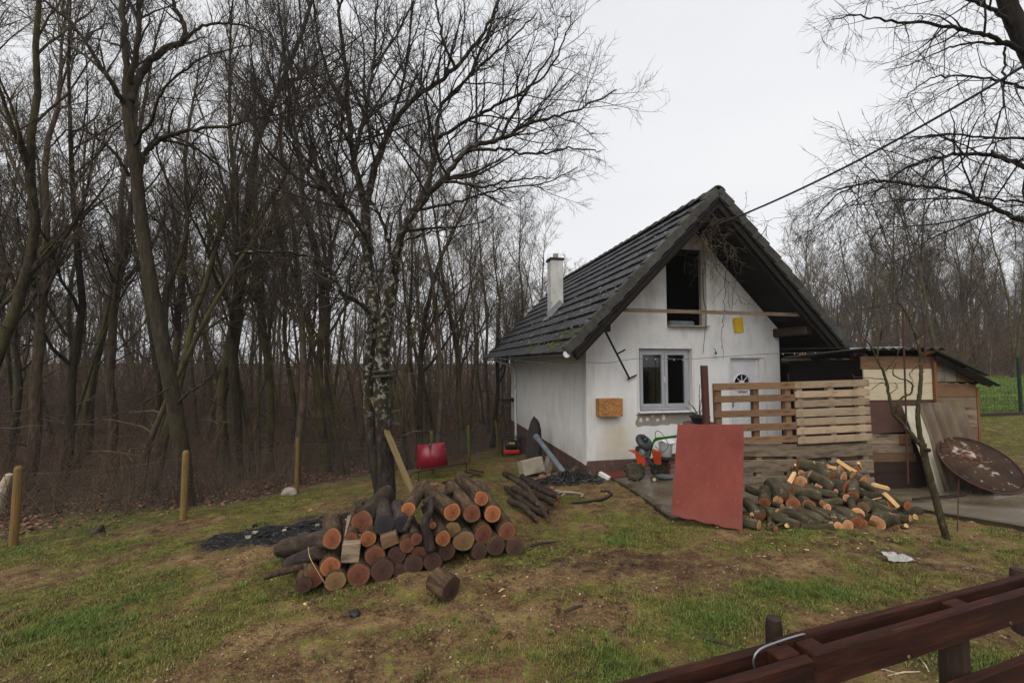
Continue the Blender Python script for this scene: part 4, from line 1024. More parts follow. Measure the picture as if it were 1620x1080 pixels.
# the big mossy forest tree behind the second fence post
Yb = 8.6; b0 = at(292, 800, Yb)
KB = dict(d1=3.0, f1=.44, d2=4.6, f2=.46, d3=10, l3=.26, r3=.003, rb=.028, rt=.010, up=.15, trop=.04, start=.15)
y = Yb
limbs = [([(295, 806, y), (288, 720, y), (268, 600, y), (244, 480, y), (228, 380, y), (216, 280, y), (204, 190, y), (202, 125, y)], .155, .085, 12, 0),
         ([(203, 130, y), (196, 60, y), (193, -20, y + .2), (190, -110, y + .3)], .07, .04, 8, 1),
         ([(204, 135, y), (216, 80, y - .2), (222, 0, y - .3), (226, -100, y - .3)], .06, .032, 8, 1),
         ([(206, 160, y), (225, 110, y + .2), (258, 80, y + .3), (288, 65, y + .3), (292, 40, y + .3), (275, 5, y + .2), (262, -40, y)], .085, .03, 7, 1),
         ([(288, 65, y + .3), (320, 42, y + .2), (370, 38, y), (430, 55, y - .2)], .04, .012, 6, 1),
         ([(200, 170, y), (182, 140, y - .3), (160, 105, y - .5), (120, 45, y - .7), (75, 5, y - .9), (40, -30, y - 1)], .06, .016, 6, 1),
         ([(172, 122, y - .4), (130, 85, y - .3), (80, 55, y - .2), (30, 15, y - .1)], .035, .010, 5, 1),
         ([(218, 285, y), (228, 245, y + .2), (255, 220, y + .3), (300, 205, y + .2), (360, 200, y), (420, 185, y - .3), (470, 175, y - .5)], .065, .014, 6, 1),
         ([(255, 222, y + .3), (300, 232, y + .6), (340, 258, y + .8), (380, 290, y + 1), (400, 320, y + 1.1)], .032, .010, 5, 1),
         ([(205, 280, y), (180, 240, y - .3), (150, 215, y - .5), (110, 205, y - .7), (70, 240, y - .9)], .038, .010, 5, 1),
         ([(265, 590, y), (262, 470, y + .3), (290, 390, y + .5), (300, 330, y + .6), (320, 270, y + .7)], .07, .02, 6, 1),
         ([(280, 640, y), (300, 620, y - .3), (330, 600, y - .4), (345, 570, y - .5)], .03, .012, 5, 1),
         ([(270, 612, y), (240, 628, y - .5), (190, 655, y - .8), (135, 665, y - 1)], .022, .008, 5, 2),
         ([(210, 230, y), (240, 190, y - .6), (260, 140, y - .9), (330, 90, y - 1.2), (400, 70, y - 1.4)], .035, .010, 5, 1)]
drawn_tree('mossy_tree', 'big mossy forest tree with a curving trunk right behind the second fence post', tuple(b0), limbs, KB, 'bark_mossy', 'twig_dark', 42)
# the drooping tree whose limbs reach in from the right
Yr = 7.6; b0 = (11.2, Yr, G(11.2, Yr))
KR = dict(d1=4.4, f1=.36, d2=5.6, f2=.48, d3=10, l3=.28, r3=.0028, rb=.022, rt=.008, up=-.12, trop=-.035, droop=-.2, tw_up=-.08, start=.2)
bb = at(1826, 780, Yr); y = Yr
limbs = [([(1822, 800, y), (1812, 600, y), (1775, 420, y), (1715, 270, y), (1660, 150, y), (1622, 70, y), (1596, 10, y), (1575, -60, y), (1560, -170, y)], .22, .10, 12, 0),
         ([(1618, 82, y), (1590, 68, y - .2), (1550, 52, y - .3), (1490, 42, y - .4), (1420, 34, y - .5), (1360, 25, y - .5), (1318, 30, y - .6)], .05, .007, 6, 1),
         ([(1604, 74, y), (1560, 68, y + .3), (1510, 72, y + .5), (1450, 98, y + .6), (1400, 112, y + .6)], .032, .006, 5, 1),
         ([(1600, 40, y), (1560, 10, y - .4), (1500, -5, y - .6), (1430, -5, y - .8), (1370, 0, y - 1)], .04, .006, 5, 1),
         ([(1700, 240, y), (1640, 268, y - .3), (1590, 250, y - .5), (1540, 244, y - .6), (1490, 247, y - .7), (1440, 262, y - .8), (1390, 300, y - .8), (1360, 330, y - .8)], .05, .007, 6, 1),
         ([(1700, 250, y), (1630, 222, y + .4), (1560, 218, y + .6), (1490, 212, y + .8), (1430, 228, y + .9), (1390, 255, y + .9)], .036, .006, 5, 1),
         ([(1760, 380, y), (1680, 365, y - .3), (1620, 350, y - .5), (1560, 322, y - .6), (1510, 302, y - .7), (1440, 292, y - .8), (1380, 288, y - .9), (1330, 305, y - .9), (1290, 345, y - 1)], .05, .007, 6, 1),
         ([(1750, 360, y), (1660, 330, y + .5), (1580, 315, y + .8), (1500, 312, y + 1), (1420, 320, y + 1.1)], .036, .006, 5, 1),
         ([(1590, 75, y - .1), (1588, 120, y - .2), (1584, 170, y - .2), (1570, 220, y - .3), (1545, 275, y - .3), (1520, 300, y - .3)], .02, .008, 6, 2),
         ([(1680, 200, y), (1640, 150, y - .6), (1590, 130, y - .9), (1530, 120, y - 1.2), (1470, 128, y - 1.3), (1420, 160, y - 1.4)], .032, .006, 5, 1),
         ([(1790, 480, y), (1700, 420, y + .6), (1640, 370, y + 1), (1580, 345, y + 1.2)], .03, .006, 5, 1)]
drawn_tree('overhanging_tree', 'dark tree at the right edge with long drooping limbs above the overhead cable', tuple(bb), limbs, KR, 'bark_wet', 'twig_dark', 43)

# ---- undergrowth and leaf litter of the wood
def thicket(name, n, pick, hr, m, label, seed, r=.006, kids=4):
    T = Tr(seed); rs = T.rs
    XY = pick(rs, n); z = ground_np(XY[:, 0], XY[:, 1]); n = len(XY); P = np.c_[XY, z - .03]
    D = np.c_[rs.normal(0, .4, (n, 2)), np.ones(n)]; h = rs.uniform(*hr, n) * (.6 + .6 * fbm(XY[:, 0] * .4, XY[:, 1] * .4, 2)); rr = np.full(n, r) * rs.uniform(.6, 1.4, n)
    twigs(T, P, D, h, rr, .45, -.05)
    for q in range(kids):
        f = rs.uniform(.2, .85, n); Dn = D / np.linalg.norm(D, axis=1)[:, None]
        dd = side_dirs(rs, Dn, R(1) * rs.uniform(30, 95, n)); twigs(T, P + Dn * (h * f * .95)[:, None], dd, h * rs.uniform(.15, .5, n), rr * .55, .4)
    return tag(T.mesh('crown', name, M[m], None), label, 'undergrowth', kind='stuff')
M['brush'] = mat('brown brush', [(.3, '#3c2f27'), (.55, '#57453a'), (.75, '#715d4a')], .9, 5, rough=.95, bump=0, over=[('#625a30', .6, .52, .7)])
M['brush_pale'] = mat('pale dry stalks', [(.3, '#5b4a36'), (.6, '#76634a')], .9, 5, rough=.95, bump=0)
def pick_left(rs, n):
    Y = 8 + 24 * rs.rand(n * 3) ** 1.25; X = (rs.uniform(-250, 900, n * 3) - CX) / F * Y
    bf = beyond_fence(X, Y); clump = fbm(X * .5, Y * .5, 3)
    ok = (bf > .6 + 1.4 * clump) & (rs.rand(n * 3) < np.clip((clump - .3) * 4, .15, 1)) & (X < .6 + (Y > 19) * 8) & ((Y > 19) | (X < -(Y - 5) * .05))
    return np.c_[X, Y][ok][:n]
thicket('undergrowth', 6500, pick_left, (.5, 2.3), 'brush', 'tangled brown brush along the wire fence at the foot of the wood', 8, .006, 2)
thicket('dry_stalks', 2000, pick_left, (.3, 1.1), 'brush_pale', 'low dry stalks between the leaves on the wood floor', 9, .003, 2)
def pick_deep(rs, n):
    Y = 17 + 26 * rs.rand(n); X = (rs.uniform(-200, 960, n) - CX) / F * Y; ok = (beyond_fence(X, Y) > 3) | (Y > 24); return np.c_[X, Y][ok]
thicket('undergrowth', 3000, pick_deep, (2.0, 7.0), 'brush', 'tall thin brown saplings filling the depth of the wood', 12, .013, 4)
def pick_right(rs, n):
    Y = 27 + 20 * rs.rand(n); X = (rs.uniform(1180, 1760, n) - CX) / F * Y; return np.c_[X, Y]
thicket('undergrowth', 3400, pick_right, (1.2, 6.0), 'brush', 'reddish brown brush along the far edge of the meadow', 10, .015, 2)
rs = np.random.RandomState(4)
n = 26000; Y = 7 + 15 * rs.rand(n) ** 1.6; X = (rs.uniform(-120, 860, n) - CX) / F * Y
_, _, li, _, _ = masks(X, Y); ok = rs.rand(n) < li * .95 + .006; X, Y = X[ok], Y[ok]; n = len(X); Z = ground_np(X, Y) + .015
a = rs.rand(n) * 6.28; tl = rs.normal(0, .5, n); s_ = rs.uniform(.025, .06, n)
u = np.c_[np.cos(a), np.sin(a), np.sin(tl) * .6] * s_[:, None]; v = np.c_[-np.sin(a), np.cos(a), rs.normal(0, .4, n)] * (s_ * .6)[:, None]; c_ = np.c_[X, Y, Z]
V = np.stack([c_ - u, c_ - v + [0, 0, .008], c_ + u, c_ + v + [0, 0, .008]], 1).reshape(-1, 3)
k = NT('dead leaves'); gi = k.n('NewGeometry').outputs['Random Per Island']
k.l(k.ramp(gi, [(0, '#33231a'), (.4, '#54392a'), (.75, '#6f4c36'), (1, '#866249')]), k.b.inputs['Base Color']); k.b.inputs['Roughness'].default_value = .9; M['deadleaf'] = k.m
tag(np_mesh('leaf_litter', V, np.arange(n * 4).reshape(-1, 4), M['deadleaf']), 'brown dead leaves strewn over the floor of the wood', 'leaves', kind='stuff')
# ================================================================== THINGS AROUND THE HOUSE
def gz(x, y): return G(x, y)
SLABZ = .045
# ---- yellow sheet, wooden box, pole, cable, string of lights, vine
c_ = front(1168, 514, -.02)
m = MB(); rs = np.random.RandomState(2); n = 5; V = []
for i in range(n):
    for j in range(n):
        u, v = i / (n - 1) - .5, j / (n - 1) - .5; x = .27 * u - .04 * v; z = .36 * v + .03 * u
        V.append((c_[0] + x, -.012 - .012 * rs.rand() - (.02 if i == 0 else 0), c_[1] + z))
m.add(V, [(i * n + j, (i + 1) * n + j, (i + 1) * n + j + 1, i * n + j + 1) for i in range(n - 1) for j in range(n - 1)])
tag(place(m.build('yellow_sheet', mat('yellow foil', [(.3, '#c79d12'), (.7, '#dcb52c')], 6, 5, rough=.6, bump=.3, bscale=14, bdist=.01))), 'crumpled yellow sheet stuck high on the gable wall', 'sheet')
k = NT('osb chip board'); co = k.coord('Object'); vo_ = k.n('TexVoronoi'); vo_.inputs['Scale'].default_value = 26; mp_ = k.n('Mapping'); mp_.inputs['Scale'].default_value = (1, 1, 2.2); mp_.inputs['Rotation'].default_value = (.3, .8, .4); k.l(co, mp_.inputs[0]); k.l(mp_.outputs[0], vo_.inputs[0])
sr = k.n('SeparateColor'); k.l(vo_.outputs['Color'], sr.inputs[0])
k.l(k.ramp(sr.outputs[0], [(0, '#7a4f26'), (.4, '#a06c36'), (.8, '#b98548'), (1, '#8b5a2b')]), k.b.inputs['Base Color']); k.b.inputs['Roughness'].default_value = .7; k.bump(sr.outputs[1], .3, .004); M['osb'] = k.m
a, b_ = front(948, 631, -.2), front(985.5, 658.5, -.2)
box_r = thing('wall_box', 'small chip board box mounted on the white wall left of the window', 'box', HW((a[0] + b_[0]) / 2, -.1, Z0 + (a[1] + b_[1]) / 2), HA)
w_, h_ = b_[0] - a[0], a[1] - b_[1]
m = MB(); m.box((0, -.09, 0), (w_, .018, h_), bev=.003); m.build('front_panel', M['osb'], box_r)
for sx_ in (-1, 1): m = MB(); m.box((sx_ * (w_ / 2 - .012), .01, 0), (.018, .178, h_ - .03)); m.build('side_panel', M['osb'], box_r)
m = MB(); m.box((0, .01, h_ / 2 - .007), (w_ - .004, .178, .014)); m.build('top_panel', M['osb'], box_r)
m = MB(); m.box((0, .01, -h_ / 2 + .007), (w_ - .045, .178, .014)); m.build('bottom_panel', M['osb'], box_r)
# leaning pole with two cross bars
pt = thing('crossbar_pole', 'dark pole with two short cross bars hanging aslant from the eave to the wall', 'pole', HW(0.3, -.5, Z0 + 2.4), 0)
pa_, pb_ = HW(*(lambda q: (q[0], -.75, q[1] + Z0))(front(953, 515, -.75))), HW(*(lambda q: (q[0], -.06, q[1] + Z0))(front(996, 599, -.06)))
loc = pt.location.copy(); m = MB(); m.tube([pa_ - loc, pb_ - loc], .022, 8); m.build('shaft', M['roofwood'], pt)
pm_ = pa_.lerp(pb_, .52)
q0, q1 = HW(*(lambda q: (q[0], -.4, q[1] + Z0))(front(976, 560, -.4))), HW(*(lambda q: (q[0], -.38, q[1] + Z0))(front(989, 553, -.38)))
m = MB(); m.tube([q0 - loc, q1 - loc], .018, 7); m.build('cross_bar', M['roofwood'], pt)
q0, q1 = HW(*(lambda q: (q[0], -.07, q[1] + Z0))(front(993, 600, -.07))), HW(*(lambda q: (q[0], -.06, q[1] + Z0))(front(1007, 593, -.06)))
m = MB(); m.tube([q0 - loc, q1 - loc], .018, 7); m.build('cross_bar', M['roofwood'], pt)
# overhead cable
c0, c1 = at(1128, 358, 8.95), at(1720, 42, 5.6)
pts = []
for i in range(91):
    t = i / 40; p = c0 + (c1 - c0) * t; p.z -= .20 * 4 * t * (1 - t); pts.append(p)
m = MB(); m.tube(pts, .019, 6); tag(m.build('overhead_cable', M['leadwire'], smooth=True), 'sagging black overhead cable running from the gable to the upper right', 'cable')
# string of lights across the front
sp = [at(777, 565, 13.5), at(855, 573, 9.5), at(927, 573, 8.9), at(960, 574, 8.7), at(1010, 567, 8.5), at(1080, 568, 8.4), at(1135, 565, 8.6), at(1205, 560, 9.0), at(1290, 557, 9.0), at(1348, 551, 9.0)]
sr_ = thing('string_lights', 'thin string of tiny lights strung across the house front under the eaves', 'string lights', tuple(sp[4])); S = spline(sp, 10); lo = sr_.location.copy()
m = MB(); m.tube([p - lo for p in S], .005, 4); m.build('wire', M['wire'], sr_)
m = MB()
for i in range(2, len(S) - 1, 2):
    p = S[i] - lo; m.lathe([(0, -.03), (.007, -.022), (.007, -.004), (0, 0)], 5, Matrix.Translation(p))
o = m.build('light_bulbs', M['white_pvc'], sr_); o['kind'] = 'stuff'
# bare climbing vine at the apex
KV = dict(d1=9, f1=.28, d2=6, f2=.45, d3=10, l3=.13, r3=.0038, rb=.009, rt=.006, up=-.15, trop=-.03, droop=-.2, tw_up=-.1, start=.1)
yv = 9.1
vl = [([(1112, 425, 10.05), (1113, 470, 10.03), (1117, 500, 10.0), (1112, 560, 10.0)], .013, .006, 5, 0),
      ([(1122, 360, yv), (1150, 400, yv), (1147, 440, yv + .3), (1146, 490, yv + .5), (1142, 530, yv + .7), (1146, 570, yv + .8)], .010, .004, 5, 3),
      ([(1175, 360, yv), (1160, 345, yv - .1), (1135, 350, yv - .2), (1115, 365, yv - .2), (1112, 400, yv), (1120, 440, yv + .3)], .009, .004, 4, 1),
      ([(1188, 350, yv - .1), (1165, 360, yv), (1150, 345, yv), (1130, 370, yv), (1138, 410, yv + .2)], .009, .004, 4, 1),
      ([(1180, 340, yv), (1190, 350, yv), (1195, 365, yv)], .007, .003, 4, 2),
      ([(1150, 400, yv), (1160, 415, yv + .1), (1163, 450, yv + .4), (1155, 500, yv + .6)], .007, .003, 4, 3),
      ([(1112, 365, yv - .2), (1100, 385, yv), (1088, 400, yv), (1082, 430, yv)], .006, .003, 4, 3),
      ([(1135, 350, yv), (1145, 380, yv - .1), (1160, 390, yv), (1165, 410, yv)], .007, .003, 4, 1),
      ([(1145, 440, yv + .3), (1165, 465, yv + .8), (1172, 480, yv + .8)], .005, .003, 4, 2), ([(1122, 360, yv), (1128, 400, yv), (1135, 430, yv + .2)], .007, .003, 4, 1)]
o = drawn_tree('climbing_vine', 'tangled bare vine hanging from the gable tip over the wall', tuple(at(1112, 560, 10.0)), vl, KV, 'bark_brown', 'twig', 51); o['category'] = 'vine'
for ch in o.children: ch.name = 'stem' if ch.name.startswith('trunk') else 'shoots'; ch['kind'] = 'stuff'

# ---- pallets : four, standing as a fence
def board(parent, name, c, d, m_, rng, bend=0.0):
    mb = MB(); mb.box((0, 0, 0), d, jit=.004, rng=rng, bev=.004); o = mb.build(name, m_, parent); o.location = c; o.rotation_euler = (0, rng.uniform(-.006, .006) + bend, 0); return o
def pallet(label, px0, px1, pytop, pybot, Y0, Y1, ys, m_, stringers, bh, seed, back=True):
    """ys : board centres as fractions from the top"""
    rng = random.Random(seed); p0, p1 = at(px0, pytop[0], Y0), at(px1, pytop[1], Y1); q0 = at(px0, pybot, Y0)
    W = (p1 - p0).length; H = p0.z - q0.z; ang = math.atan2(p1.y - p0.y, p1.x - p0.x); roll = math.atan2(p1.z - p0.z, Vector((p1.x - p0.x, p1.y - p0.y)).length)
    root = thing('pallet', label, 'pallet', ((p0.x + p1.x) / 2, (p0.y + p1.y) / 2, (p0.z + p1.z) / 2 - H), rot=(0, -roll, ang), group='pallets set up as a fence')
    for f in ys: board(root, 'board', (rng.uniform(-.006, .006), -.055, H * (1 - f)), (W - .004, .022, bh * rng.uniform(.95, 1.05)), m_, rng)
    for x in stringers: board(root, 'stringer', (x * W, 0, H / 2), (.095, .08, H - .02), m_, rng)
    if back:
        for f in np.linspace(.06, .94, 5): board(root, 'back_board', (0, .052, H * (1 - f)), (W - .004, .02, .1), m_, rng)
    return root
pallet('warm brown pallet with wide gaps standing on another, beside the red sheet', 1127, 1254, (607, 604), 703, 6.86, 7.02, (.05, .255, .50, .73, .945), M['plank_warm'], (-.44, .02, .42), .105, 1, back=False)
pallet('pale pallet of seven narrow slats standing on another, next to the shed', 1254.5, 1371, (604, 600), 702, 7.02, 7.12, (.05, .205, .355, .50, .645, .79, .935), M['plank_pine'], (-.42, .0, .40), .108, 2)
pallet('grey weathered pallet standing on the ground right of the red sheet', 1132, 1255.5, (704, 703), 782, 6.90, 7.06, (.10, .42, .75, .93), M['plank_grey'], (-.42, .02, .42), .19, 3)
pallet('weathered pallet standing on the ground half hidden behind the firewood heap', 1256.5, 1376, (703, 699), 784, 7.06, 7.16, (.13, .46, .80), M['plank_grey'], (-.42, .0, .42), .20, 4)
# rusty square post
p = at(1118, 578, 6.62); b0 = G(p.x, 6.62)
m = MB(); m.box((0, 0, (p.z - b0 + .1) / 2 - .1), (.085, .085, p.z - b0 + .1), bev=.006); o = m.build('steel_post', M['rust']); o.location = (p.x, 6.62, b0); o.rotation_euler = (0, R(-1.2), 0); tag(o, 'rusty square steel post at the left end of the pallet fence', 'post')
# red metal sheet leaning on the post
k = NT('faded red painted sheet'); co = k.coord('Object'); n1 = k.noise(k.coord('Object', (1, 1, .5)), 3, 7, .6); n2 = k.noise(co, 1.6, 4, .5); n3 = k.noise(co, 60, 4)
col = k.ramp(n1, [(.3, '#632a20'), (.5, '#723429'), (.75, '#804137')]); col = k.mix(k.rng(n2, .45, .7, 0, .5), col, '#6b3027')
col = k.mix(k.rng(k.noise(k.coord('Object', (9, 9, 1.4), (0, .7, 0)), 7, 4, .7), .68, .72, 0, .5), col, '#8a443c')
sz = k.n('SeparateXYZ'); k.l(co, sz.inputs[0]); e_ = k.math('ADD', sz.outputs[2], k.math('MULTIPLY', k.math('SUBTRACT', n1, .5), .12)); col = k.mix(k.rng(e_, .10, .06, 0, .25), col, '#6f2d22'); spl = k.noise(k.coord('Object', (1, 1, 1)), 45, 4, .7); col = k.mix(k.math('MULTIPLY', k.rng(spl, .55, .62), k.rng(sz.outputs[2], .5, .02, 0, .75)), col, '#55402f'); scr = k.noise(k.coord('Object', (40, 40, 1.1), (0, .12, .0)), 1.6, 3, .6); col = k.mix(k.rng(scr, .62, .72, 0, .3), col, '#a06a5f'); col = k.mix(k.rng(k.noise(co, 4.5, 6, .7), .60, .72, 0, .5), col, '#5b2a22')
k.l(col, k.b.inputs['Base Color']); k.l(k.rng(e_, .05, .1, .35, .7), k.b.inputs['Roughness']); k.b.inputs['Specular IOR Level'].default_value = .25; k.bump(n2, .2, .02); M['redsheet'] = k.m
p00, p10, p01, p11 = at(1061.5, 814, 5.72), at(1174.5, 839, 5.32), at(1072, 671, 5.98), at(1177, 671, 5.62)
n = 12; lo = p00.copy(); nrm = Vector((-.3, -1, .15)).normalized(); m = MB(); sides = []
for off in (0, -.004):
    V = []
    for i in range(n + 1):
        for j in range(n + 1):
            u, v = i / n, j / n; p = p00.lerp(p10, u).lerp(p01.lerp(p11, u), v) - lo
            V.append(p + nrm * (.018 * math.sin(u * 3.1) * math.sin(v * 2.5 + .6) + .006 * math.sin(u * 9 + v * 3) + off) + Vector((0, 0, .010 * math.sin(i * 1.9) if j == 0 else 0)))
    m.add(V, [(i * (n + 1) + j, (i + 1) * (n + 1) + j, (i + 1) * (n + 1) + j + 1, i * (n + 1) + j + 1) for i in range(n) for j in range(n)]); sides.append(V)
rim = [i * (n + 1) for i in range(n + 1)] + [n * (n + 1) + j for j in range(1, n + 1)] + [i * (n + 1) + n for i in range(n - 1, -1, -1)] + [j for j in range(n - 1, 0, -1)]
m.add([sides[0][r] for r in rim] + [sides[1][r] for r in rim], [(i, (i + 1) % len(rim), (i + 1) % len(rim) + len(rim), i + len(rim)) for i in range(len(rim))])
o = m.build('metal_sheet', M['redsheet'], smooth=True); o.location = lo
tag(o, 'faded red metal sheet leaning in front of the pallet fence', 'sheet')
# barrel with a flower pot and dry plant between sheet and pallet
by = 7.35; bp = at(1107, 668, by); b0 = G(bp.x, by) + SLABZ
br = thing('barrel', 'dark barrel behind the red sheet carrying a flower pot', 'barrel', (bp.x, by, b0)); hb = bp.z - b0
m = MB(); m.lathe([(.24, 0), (.27, .04), (.27, hb * .33), (.285, hb * .35), (.27, hb * .37), (.27, hb * .66), (.285, hb * .68), (.27, hb * .7), (.27, hb - .02), (.25, hb), (.24, hb - .02), (0, hb - .02)], 24); m.build('drum', M['plinth'], br, smooth=False)
pr_ = thing('potted_plant', 'dried plant in a dark pot beside the rusty post', 'plant', (bp.x, by, bp.z)); m = MB(); m.lathe([(.0, 0), (.11, 0), (.15, .085), (.165, .085), (.165, .11), (.14, .11), (.135, .09), (0, .09)], 18); m.build('pot', M['black'], pr_)
KP = dict(d1=9, f1=.2, d2=8, f2=.3, d3=22, l3=.035, r3=.006, rb=.004, rt=.003, up=.2, trop=.05); T = Tr(61)
for dx, dz, l in ((.0, .55, 9), (-.2, .27, 9), (-.12, .2, 6), (.08, .25, 6), (-.25, .18, 5), (.04, .4, 6)):
    S = np.array([tuple(q) for q in spline([(0, 0, .08), (dx * .3, 0, dz * .5 + .05), (dx, -.03, dz + .08)], 4)]); T.tube('trunk', S, np.linspace(.008, .004, len(S)), 5); ramify(T, S, np.full(len(S), .006), 3, KP)
T.mesh('trunk', 'stem', M['plank_dark'], pr_); o = T.mesh('crown', 'dry_leaves', M['plank_dark'], pr_); o['kind'] = 'stuff'

# ---- motor cultivator
ty = 8.35; tp = at(1030, 752, ty); tz = G(tp.x, ty) + SLABZ
ti = thing('motor_cultivator', 'orange and green motor cultivator with a black engine parked under the window', 'cultivator', (tp.x, ty, tz), R(8))
M['orange'] = mat('orange paint', [(.3, '#9c3414'), (.6, '#b8421c'), (.8, '#7f2c14')], 5, 6, rough=.45, bump=.08, spec=.4)
M['green'] = mat('green paint', [(.3, '#14590f'), (.7, '#1f7416')], 5, 5, rough=.4, bump=.05, spec=.4)
def px2(px, py, yy=ty): return at(px, py, yy) - Vector((tp.x, ty, tz))
def LT(px, py, dy=0.0):
    q = at(px, py, ty + dy) - Vector((tp.x, ty, tz)); return Matrix.Rotation(-R(8), 3, 'Z') @ q
for (px, py, dy, rr) in ((1004, 742, -.05, .175), (1044, 738, .32, .175)):
    c_ = LT(px, py, dy); c_.z = rr + .0
    wm = MB(); Mx = Matrix.Translation(c_) @ Matrix.Rotation(R(-24), 4, 'Z') @ Matrix.Rotation(R(90), 4, 'X')
    wm.lathe([(.085, -.05), (rr * .85, -.055), (rr, -.035), (rr, .035), (rr * .85, .055), (.085, .05)], 20, Mx)
    for q in range(12):
        a_ = 2 * math.pi * q / 12; wm.box((0, 0, 0), (.035, .03, .1), Mx @ Matrix.Rotation(a_, 4, 'Z') @ Matrix.Translation((rr + .004, 0, 0)) @ Matrix.Rotation(.5, 4, 'X'))
    wh = wm.build('wheel', M['rubber'], ti); rm = MB(); rm.lathe([(0, -.03), (.03, -.035), (.04, -.015), (.085, -.045), (.088, -.052), (.088, .052), (.085, .045), (.04, .015), (0, .02)], 18, Mx); rm.build('rim', M['plank_cream'], wh)
def fender(px0, px1, py0, py1, dy, tilt):
    a_, b__ = LT(px0, py0, dy), LT(px1, py1, dy); m = MB(); w = b__.x - a_.x; h = a_.z - b__.z
    pr = [(0, h + .02), (-.10, h + .05), (w * .3, h + .03), (w, h + .01), (w, 0), (w * .25, .0)]
    m.prism(pr, .02, Matrix.Translation((a_.x, a_.y, b__.z))); m.prism([(-.02, h + .012), (w, h + .012), (w, h + .026), (-.02, h + .026)], .26, Matrix.Translation((a_.x, a_.y + .02, b__.z))); o = m.build('fender', M['orange'], ti); return o
fender(1005, 1022, 718, 736, -.12, 0); fender(1032, 1047, 717, 735, .0, 0)
e0 = LT(1016, 713, 0)
m = MB(); m.box((e0.x + .02, e0.y + .05, e0.z - .02), (.2, .22, .19), bev=.03); eng = m.build('engine', M['black'], ti)
m = MB()
for q in range(5): m.box((e0.x + .02, e0.y - .075, e0.z - .09 + q * .032), (.15, .05, .012))
o = m.build('cooling_fins', M['zinc'], eng); o['kind'] = 'stuff'
m = MB(); m.lathe([(0, -.06), (.06, -.055), (.065, -.02), (.05, .045), (.03, .06), (0, .06)], 16, Matrix.Translation((e0.x - .03, e0.y - .07, e0.z - .0))); m.build('recoil_starter', M['grey_pvc'], eng)
c_ = LT(1019, 699, -.02); m = MB(); Mx = Matrix.Translation(c_) @ Matrix.Rotation(R(24), 4, 'Y') @ Matrix.Rotation(R(38), 4, 'X')
prof = [(.055 , .03)] + [(.115 + .06 * math.cos(a), .06 * math.sin(a) * .95) for a in np.linspace(2.4, -2.4, 12)] + [(.055, -.03)]
m.lathe(prof, 22, Mx); m.lathe([(0, .03), (.05, .03), (.045, .075), (0, .08)], 14, Mx @ Matrix.Translation((-.0, .03, 0))); m.lathe([(.03, .04), (.032, .11), (.0, .115)], 10, Matrix.Translation(c_ + Vector((-.015, 0, .03)))); m.build('fuel_tank', mat('dark grey tank plastic', [(.3, '#2c2e31'), (.7, '#3b3d41')], 8, 3, rough=.5, bump=.05), eng, smooth=True)
m = MB(); m.tube(spline([LT(1028, 722, -.02), LT(1031, 706, -.05), LT(1037, 694, -.08), LT(1050, 692, -.2), LT(1072, 689, -.5)], 5), .018, 7); m.build('handlebar', M['green'], ti, smooth=True)
m = MB(); m.tube(spline([LT(1026, 724, .12), LT(1031, 708, .15), LT(1036, 697, .15), LT(1050, 693, .05), LT(1074, 690, -.2)], 5), .018, 7); m.build('handlebar', M['green'], ti, smooth=True)
m = MB(); m.tube(spline([LT(1037, 697, -.05), LT(1037, 684, -.1), LT(1043, 682, -.15), LT(1052, 692, -.2), LT(1057, 705, -.25), LT(1048, 715, -.15), LT(1036, 705, -.05)], 6), .006, 5); m.build('control_cable', M['leadwire'], ti)
m = MB(); m.tube([LT(1022, 722, .0), LT(1032, 735, -.08), LT(1038, 748, -.15)], .03, 8); m.box(LT(1034, 741, -.1), (.09, .1, .2), bev=.02); m.build('gear_case', M['black'], ti)
c_ = LT(1035, 757, -.25); m = MB(); Mx = Matrix.Translation((c_.x, c_.y, .075)) @ Matrix.Rotation(R(-20), 4, 'Z') @ Matrix.Rotation(R(90), 4, 'X'); m.lathe([(.03, -.02), (.072, -.025), (.075, 0), (.072, .025), (.03, .02)], 16, Mx); wh = m.build('guide_wheel', M['rubber'], ti); m = MB(); m.lathe([(0, -.02), (.032, -.022), (.032, .022), (0, .02)], 12, Mx); m.build('rim', M['plank_cream'], wh)
m = MB(); m.tube([LT(1038, 748, -.15), Vector((c_.x, c_.y, .08))], .014, 6); m.build('wheel_fork', M['black'], ti)
# low bench with red leg, buckets and a canister on it
wy = 8.75; wp = at(1058, 752, wy); wz = G(wp.x, wy) + SLABZ; th = at(1058, 722, wy).z - wz
be = thing('low_bench', 'low dark bench with a red leg between cultivator and red sheet', 'bench', (wp.x + .15, wy, wz), HA)
m = MB(); m.box((0, 0, th), (.75, .42, .035), bev=.005); m.build('bench_top', M['plank_dark'], be)
for x, y_, mm in ((-.27, -.18, 'redsteel'), (.3, -.18, 'black'), (-.3, .16, 'black'), (.3, .16, 'black')): m = MB(); m.tube([(x, y_, 0), (x, y_, th - .017)], .016, 7); m.build('leg', M[mm], be)
m = MB(); m.lathe([(0, 0), (.11, 0), (.135, .24), (.145, .245), (.145, .265), (.13, .265), (.105, .02), (0, .02)], 22); o = bk_ = m.build('bucket', mat('dirty white plastic', [(.3, '#9b9b99'), (.7, '#b9b9b8')], 5, 6, rough=.5, bump=.05)); o.location = (wp.x - .06, wy - .02, wz + th + .018); tag(o, 'pale plastic bucket standing on the low bench', 'bucket')
m = MB(); m.lathe([(0, 0), (.13, 0), (.14, .02), (.14, .035), (.1, .05), (0, .05)], 20); o = m.build('lid', M['white_pvc'], bk_); o.location = (.05, .02, .27); o.rotation_euler = (.25, .1, 0)
cn = thing('canister', 'small white canister with a blue label beside the bucket', 'canister', (wp.x + .24, wy - .08, wz + th + .018), .3)
